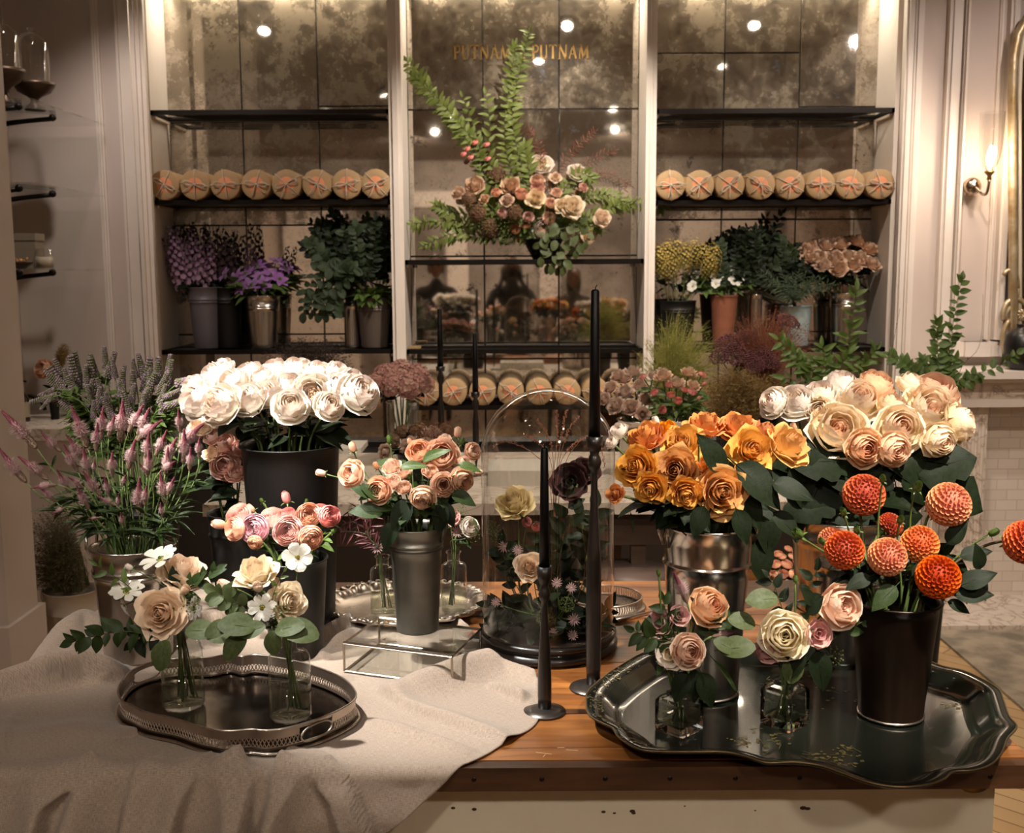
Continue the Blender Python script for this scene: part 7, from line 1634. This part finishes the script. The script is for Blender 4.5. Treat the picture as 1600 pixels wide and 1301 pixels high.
wbunch('clem', 'clematis', 'clematis', 'clem', 'violet clematis', 'bookcase bucket', [(360,432,42),(378,420,36),(398,405,46),(425,420,42),(440,430,36),(388,440,36),(412,438,34),(450,412,32),(432,400,30),(372,445,32),(405,424,38),(345,425,30)], (424,), R2_, 'violet clematis on the bookcase', leaves=6, leafk='small', leafs=.10)
GE = 'eucalyptus branches on the bookcase'
rr = random.Random(12)
for k in range(22):
    x = 475 + k * 6.2; y = [385, 372, 355, 362, 350, 345, 358, 340, 352, 345, 360][k % 11] + rr.uniform(-8, 8); 
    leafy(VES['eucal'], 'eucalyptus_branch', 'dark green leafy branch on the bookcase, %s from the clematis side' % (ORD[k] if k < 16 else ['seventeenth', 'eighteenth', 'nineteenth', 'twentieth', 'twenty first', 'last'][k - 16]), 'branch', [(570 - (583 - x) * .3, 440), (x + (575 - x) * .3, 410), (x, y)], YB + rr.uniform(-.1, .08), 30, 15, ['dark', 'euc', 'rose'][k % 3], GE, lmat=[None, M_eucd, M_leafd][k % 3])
for k in range(5):
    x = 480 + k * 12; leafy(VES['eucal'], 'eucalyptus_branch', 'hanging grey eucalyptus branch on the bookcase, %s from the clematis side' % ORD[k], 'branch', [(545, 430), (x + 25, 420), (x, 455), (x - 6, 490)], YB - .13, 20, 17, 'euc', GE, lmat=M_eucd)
wbunch('eucal', 'green_stem', 'foliage', 'bud_green', 'green budded stem', 'taupe bucket', [(575,450,12),(590,455,12),(600,440,12),(560,455,12),(605,455,12)], (452,), R2_, 'budded stems in the taupe bucket', leaves=9, leafk='small', leafs=.10)
for k, c in enumerate([(1030,392,1040,425),(1042,385,1050,420),(1056,382,1060,418),(1070,390,1070,422),(1085,382,1080,418),(1100,388,1092,420),(1115,390,1104,418),(1035,405,1038,432),(1050,405,1052,432),(1108,400,1098,425)]):
    flower(VES['ycel'], 'yellow_celosia', 'ycelc', 'dusty yellow celosia plume, %s from left' % ORD[sorted([1030,1042,1056,1070,1085,1100,1115,1035,1050,1108]).index(c[0])], 'celosia', c[0], c[1] + 12, YB - .04 + .02 * (k % 3), 26, (0, -.3, 1), group='yellow celosia plumes', leaves=2, leafk='dark', leafs=.06)
    p_ = C.objects[-1]
wbunch('terra', 'white_anemone', 'anemone', 'anem', 'white anemone', 'terracotta pot', [(1080,446,20),(1086,428,20),(1092,418,16),(1120,430,22),(1130,406,24),(1142,420,24),(1155,408,24),(1165,428,26),(1150,436,24),(1135,424,24),(1182,412,22),(1198,422,20),(1118,442,16),(1172,420,22),(1148,426,22),(1140,410,20)], (415, 429), F3, 'white anemones on the bookcase', leaves=5, leafk='small', leafs=.08)
wbunch('tan', 'tan_rose', 'rose', 'tan', 'tan rose', 'bookcase bucket', [(1262,385,28),(1290,380,30),(1312,378,30),(1342,375,30),(1360,386,30),(1275,400,30),(1300,404,40),(1325,398,28),(1345,402,34),(1365,410,28),(1310,418,28),(1262,400,24),(1335,412,26),(1285,412,24)], (392,), R2_, 'tan roses on the bookcase', leaves=3, leafk='dark', leafs=.07)
for k in range(26):
    x = 1105 + k * 7.6; y = 400 - 42 * math.sin((k + 3) / 30 * PI) + rr.uniform(-10, 14) + (30 if k > 15 else 0); vv = VES['terra'] if k < 9 else VES['blue']
    leafy(vv, 'foliage_stem', 'dark green foliage stem above the pots, %s' % (('%s from the yellow celosia' % ORD[k]) if k < 13 else ('%s from the tan roses' % ORD[25 - k])), 'foliage', [(vv.root.location.x and (1190 if k > 8 else 1150) + rr.uniform(-20, 30), 448), (x, (y + 440) / 2), (x, y)], YB + rr.uniform(-.05, .1), 26, 13, ['dark', 'rose', 'dark', 'euc'][k % 4], 'foliage stems on the bookcase', lmat=[None, None, None, M_eucd][k % 4])
for k in range(14):
    x = 1185 + k * 9; y = 425 + rr.uniform(-6, 22); leafy(VES['blue'], 'juniper_sprig', 'grey green needle sprig over the blue pot, %s from left' % ORD[k], 'foliage', [(1240, 470), ((x + 1240) / 2, 455), (x, y)], YB - .12, 26, 12, 'lance', 'needle sprigs over the blue pot', lmat=MATS.get('juniper') or pm('juniper', '33452f', .6, var=('4a5a40', 20)))
leafy(VES['blue'], 'eucalyptus_branch', 'tall dark branch of round leaves silhouetted under the paper rolls', 'branch', [(1205, 420), (1200, 390), (1212, 355), (1224, 332)], YB - .02, 14, 13, 'dark')

# ------------------------------------------------------------ the big arrangement on the middle shelf
YA = YF + .14
va = bucket('arr', 'black_vase', 'black footed vase of the tall arrangement on the middle shelf', 850, 0, 374, 30, 15, M_blackb, ZM1, Y=YA, ribs=(), cat='vase')
GB = 'branches of the tall arrangement'
M_br = pm('arrangement_leaf', '65762f', .5, var=('86924a', 14), transl=.35)
def br(pts_, n, ls, w_, kind='small', Y=YA, m=None):
    o = leafy(va, 'arrangement_branch', w_, 'branch', pts_, Y, int(n * 1.15), ls * (.72 if kind == 'small' else .6 if kind == 'euc' else 1), kind, GB, sr=.0022, lmat=m or M_br); return o
br([(835, 350), (790, 290), (740, 220), (690, 160), (635, 95)], 62, 24, 'longest leafy branch arching up toward the purple flowers bay')
br([(840, 350), (770, 270), (715, 200), (668, 140), (645, 120)], 52, 24, 'leafy branch just under the longest one')
br([(838, 350), (760, 280), (745, 210), (722, 150)], 26, 22, 'shorter leafy branch between the two tall ones')
br([(840, 350), (815, 260), (800, 180), (812, 110), (828, 48)], 56, 24, 'tall upright leafy branch crossing the gold lettering')
br([(842, 350), (800, 270), (788, 200), (798, 120), (806, 70)], 48, 22, 'upright branch behind the tallest leaves')
br([(830, 355), (770, 260), (765, 190), (758, 145)], 20, 22, 'slim branch curving up beside the mirror joint')
br([(835, 360), (760, 350), (700, 345), (640, 350)], 44, 22, 'low branch spreading flat toward the purple flowers bay')
br([(835, 365), (770, 370), (710, 365), (660, 385)], 34, 22, 'low drooping branch under the flat one')
br([(835, 365), (760, 340), (700, 330), (680, 320)], 30, 22, 'short bushy branch over the low ones')
br([(870, 355), (930, 335), (980, 318), (1040, 325)], 40, 22, 'branch spreading over the bay post toward the anemones')
br([(870, 350), (910, 310), (950, 305), (985, 320)], 28, 22, 'shorter branch above the spreading one')
br([(865, 350), (880, 300), (905, 270), (925, 280)], 26, 24, 'upright leaf spray behind the white blooms')
br([(845, 350), (835, 310), (825, 260), (820, 225)], 30, 26, 'broad leaf spray in the heart of the arrangement')
br([(850, 360), (800, 350), (770, 330), (750, 300)], 26, 26, 'leaf spray behind the beige blooms')
br([(850, 362), (870, 350), (910, 350), (940, 360)], 26, 22, 'leaf spray under the pink roses')
for k, (x, y) in enumerate(((845, 405), (862, 415), (880, 420), (900, 395), (915, 380))):
    br([(855, 365), (x, y - 30), (x, y)], 6, 28, 'hanging grey eucalyptus over the shelf edge, %s from left' % ORD[k], 'euc', YA - .15, M_euc)
for k, pts_ in enumerate(([(850, 340), (845, 270), (840, 225), (805, 190)], [(860, 340), (870, 270), (900, 230), (930, 205)], [(860, 340), (885, 280), (920, 250), (960, 235)], [(858, 340), (850, 260), (828, 200)], [(865, 345), (900, 290), (945, 270), (985, 290)])):
    br(pts_, 40, 10, 'thin russet grass stem of the arrangement, %s from left' % ORD[(0, 2, 3, 1, 4)[k]], 'lance', YA + .02, MATS.get('russet_leaf') or pm('russet_leaf', '7a4030', .6))
AF = [(868,276,16,'blush'),(756,352,24,'seedy'),(790,368,22,'seedy'),(846,254,32,'whitep'),(903,268,28,'whitep'),(837,308,26,'ivory'),(879,320,22,'ivory'),(895,322,32,'ivory'),(849,358,34,'white'),(942,340,24,'blush'),(921,368,22,'ivory'),(740,288,28,'tan'),(797,288,26,'tan'),(815,302,18,'rano'),(792,312,18,'tan'),(840,280,18,'apricot'),(840,292,18,'pinkr'),(861,316,14,'apricot'),(785,332,14,'pinkr'),(858,340,16,'apricot'),(826,338,14,'pinkr'),(822,350,14,'rano'),(744,332,26,'brown'),(763,355,28,'brown'),(773,268,28,'brown'),(785,348,26,'ycelb'),(730,310,22,'brown'),(802,330,24,'brown'),(715,300,18,'tan'),(890,362,14,'pinkr'),(756,310,14,'tan'),(805,356,16,'rano'),(870,300,14,'apricot'),(912,292,12,'pinkr'),(775,300,14,'rano'),(815,370,14,'rano')]
AD = {'whitep': 'large white bloom', 'white': 'full white rose', 'blush': 'pale blush rose', 'ivory': 'creamy rose', 'apricot': 'pale pink rose', 'tan': 'beige rose', 'rano': 'small peach bloom', 'pinkr': 'small pink bloom', 'brown': 'brown hydrangea like head', 'ycelb': 'straw coloured flower head', 'seedy': 'greenish cream flower head'}
BLOOM['seedy'] = BLOOM['seed']
BLOOM['ycelb'] = BLOOM['seed']
labs = rowlabels(AF, (285, 318, 345), ['top tier', 'upper tier', 'lower tier', 'bottom tier'])
for k, a in enumerate(AF):
    flower(va, 'arrangement_bloom', a[3], '%s of the tall arrangement, %s' % (AD[a[3]], labs[k]), 'flower', a[0], a[1], YA - .10 + .002 * abs(a[1] - 320), a[2] * 1.15, (.4 * (a[0] - 840) / 100, -1, .5 - (a[1] - 300) / 160), 'blooms of the tall arrangement', 2, 'small', .05, sr=.002)
for k, (x, y) in enumerate(((730, 232), (742, 222), (760, 225), (762, 247), (735, 245), (724, 240))):
    flower(va, 'red_berry_bloom', 'ranc', 'small coral red bloom on the long branch, %s from left' % ORD[sorted([730, 742, 760, 762.5, 735, 724]).index(x if y != 247 else 762.5)], 'flower', x, y, YA - .02, 11, None, 'coral blooms on the long branch', 0, sr=.001)
# low arrangement parts of the middle bay shelf: small wooden block
b = MB(); b.box((-.03, -.02, 0), (.03, .02, .012)); p = pt(648, 540, YF + .1); o = b.build('wooden_block', M_kraft, None, (p.x, p.y, ZM2), smooth=False); tag(o, 'small pale wooden block on the shelf above the middle paper rolls', 'block')
# ------------------------------------------------------------ the people whose reflections stand in the middle mirror
def head_mb(sc_=1.0):
    b = MB(); n, m = 28, 20; rows = []
    for i in range(m + 1):
        v_ = i / m * PI; row = []
        for j in range(n):
            u = 2*PI*j/n; x, y, z = math.sin(v_) * math.cos(u), math.sin(v_) * math.sin(u), math.cos(v_)
            px_, py_, pz_ = x * .075, y * .095, z * .115
            if z < 0: px_ *= 1 - .28 * z * z * 1.4; py_ *= 1 - .1 * z * z
            if y > .7:                               # face looks along +y
                ax_ = abs(x)
                py_ += .022 * math.exp(-(ax_ / .13) ** 2) * math.exp(-((z + .18) / .16) ** 2)      # nose
                py_ -= .010 * math.exp(-((ax_ - .38) / .16) ** 2) * math.exp(-((z - .05) / .12) ** 2)  # eye sockets
                py_ += .006 * math.exp(-(ax_ / .3) ** 2) * math.exp(-((z + .5) / .08) ** 2)
            if abs(x) > .93 and abs(z) < .35: px_ *= 1.12                                          # ears
            row.append(Vector((px_, py_, pz_)) * sc_)
        rows.append(row)
    b.grid(rows, True); return b
def person(label, x, y, h, pose, cloth, hair, hairlong):
    root = empty('person', (x, y, 0), label, 'person'); s = h / 1.72
    me = bpy.data.meshes.new('body'); V_ = []; E_ = []; Rr = []
    def add(p, r, par=None):
        V_.append(Vector(p) * s); Rr.append(r * s); k = len(V_) - 1
        if par is not None: E_.append((par, k))
        return k
    pel = add((0, 0, .95), .14); waist = add((0, 0, 1.10), .115, pel); chest = add((0, .01, 1.30), .15, waist); neck = add((0, .0, 1.44), .065, chest); nk2 = add((0, .01, 1.53), .052, neck)
    for sx in (-1, 1):
        hip = add((sx * .09, 0, .88), .095, pel); kn = add((sx * .10, .02, .50), .06, hip); an = add((sx * .10, -.02, .09), .04, kn); add((sx * .11, .13, .035), .035, an)
        sh = add((sx * .18, 0, 1.40), .062, chest)
        if pose == 'photo': el = add((sx * .26, .10, 1.18), .045, sh); wr = add((sx * .10, .20, 1.50), .028, el); hd = Vector((-sx * .2, .25, .9)); 
        elif pose == 'fold': el = add((sx * .25, -.02, 1.12), .045, sh); wr = add((sx * .08, .17, 1.08), .028, el); hd = Vector((-sx * .9, .2, .1))
        else: el = add((sx * .24, -.03, 1.12), .045, sh); wr = add((sx * .25, .06, .88), .028, el); hd = Vector((0, .15, -1))
        hd.normalize(); w0 = V_[wr] / s; pm_ = add(w0 + hd * .06, .032, wr); sd = hd.cross(Vector((0, 1, 0))).normalized()
        if sd.length < .1: sd = Vector((1, 0, 0))
        for f, (o_, l_) in enumerate(((-.028, .07), (-.010, .08), (.010, .075), (.028, .06))):
            a = add(w0 + hd * .09 + sd * o_, .0085, pm_); b_ = add(w0 + hd * (.09 + l_ * .5) + sd * o_ + Vector((0, .012, 0)), .0078, a); add(w0 + hd * (.09 + l_) + sd * o_ + Vector((0, .03, 0)), .0065, b_)
        a = add(w0 + hd * .03 - sd * .035, .010, pm_); add(w0 + hd * .06 - sd * .052 + Vector((0, .02, 0)), .0085, a)
    me.from_pydata([tuple(v_) for v_ in V_], E_, []); o = put('body', me, root); o.modifiers.new('Skin', 'SKIN'); sk = me.skin_vertices[0].data if me.skin_vertices else None
    if sk is None:
        bpy.context.view_layer.objects.active = o; sk = me.skin_vertices[0].data if me.skin_vertices else None
    if sk:
        for k, r in enumerate(Rr): sk[k].radius = (r, r * .85)
        sk[0].use_root = True
    su = o.modifiers.new('Subdivision', 'SUBSURF'); su.levels = su.render_levels = 2; me.materials.append(cloth)
    hz = 1.635 * s; skin = MATS.get('skin') or pm('skin', 'b98a70', .5)
    hdm = head_mb(s); hdm.build('head', skin, root, (0, .02, hz))
    for sx in (-1, 1): e = MB(); e.lathe([(.0001, -.011), (.009, -.006), (.011, 0), (.009, .006), (.0001, .011)], 12); e.build('eye', MATS.get('eye') or pm('eye', '2a211c', .2), root, (sx * .03 * s, .098 * s, hz + .008))
    e = MB(); e.tube([(-.02, 0, 0), (0, .004, -.002), (.02, 0, 0)], .004, 6); e.build('mouth', MATS.get('lip') or pm('lip', '8c4a44', .5), root, (0, .108 * s, hz - .058 * s))
    hb = MB(); rows = []
    for i in range(15):
        v_ = i / 14 * PI * (.62 if not hairlong else .9); rows.append([Vector((math.sin(v_) * math.cos(u) * .088, -.012 + math.sin(v_) * math.sin(u) * .105 * (1 if math.sin(u) < .35 else .80 if i < 6 else .2), math.cos(v_) * .128 - (.0 if math.sin(u) > .2 else (.14 if hairlong else .02) * (i / 14) ** 2))) * s for u in [2*PI*j/28 for j in range(28)]])
    hb.grid(rows, True); hb.build('hair', hair, root, (0, .02, hz)); return root
M_blk = pm('black_jersey', '121113', .8); M_navy = pm('charcoal_wool', '2a2a2e', .85); M_brownc = pm('brown_knit', '4a3428', .85, var=('5c4232', 20))
M_hair1 = pm('dark_blond_hair', '5c4028', .5, var=('3c2818', 50)); M_hair2 = pm('dark_brown_hair', '1e1410', .5, var=('2c1e16', 50))
person('person in black holding a camera up to the face, reflected in the middle mirror', 0.0, -.34, 1.70, 'photo', M_blk, M_hair1, True)
person('person in charcoal with dark hair, reflected beside the photographer above white roses', -.78, -.35, 1.74, 'fold', M_navy, M_hair2, False)
person('person in brown knitwear, reflected beside the photographer toward the tall candle', .66, -.5, 1.60, 'down', M_brownc, M_hair2, True)
root = empty('camera_body', (0, -.085, 1.555), 'black camera held by the reflected photographer', 'camera')
b = MB(); b.box((-.065, -.03, -.04), (.065, .02, .045)); b.box((-.025, -.03, .045), (.025, .01, .062)); b.build('camera_housing', M_blk, root, smooth=False)
b = MB(); b.lathe([(.0001, .02), (.03, .02), (.032, .05), (.03, .07), (.024, .066), (.0001, .06)], 24, M=Matrix.Rotation(-PI/2, 4, 'X')); b.build('lens_barrel', pm('lens_black', '0a0a0c', .25), root)
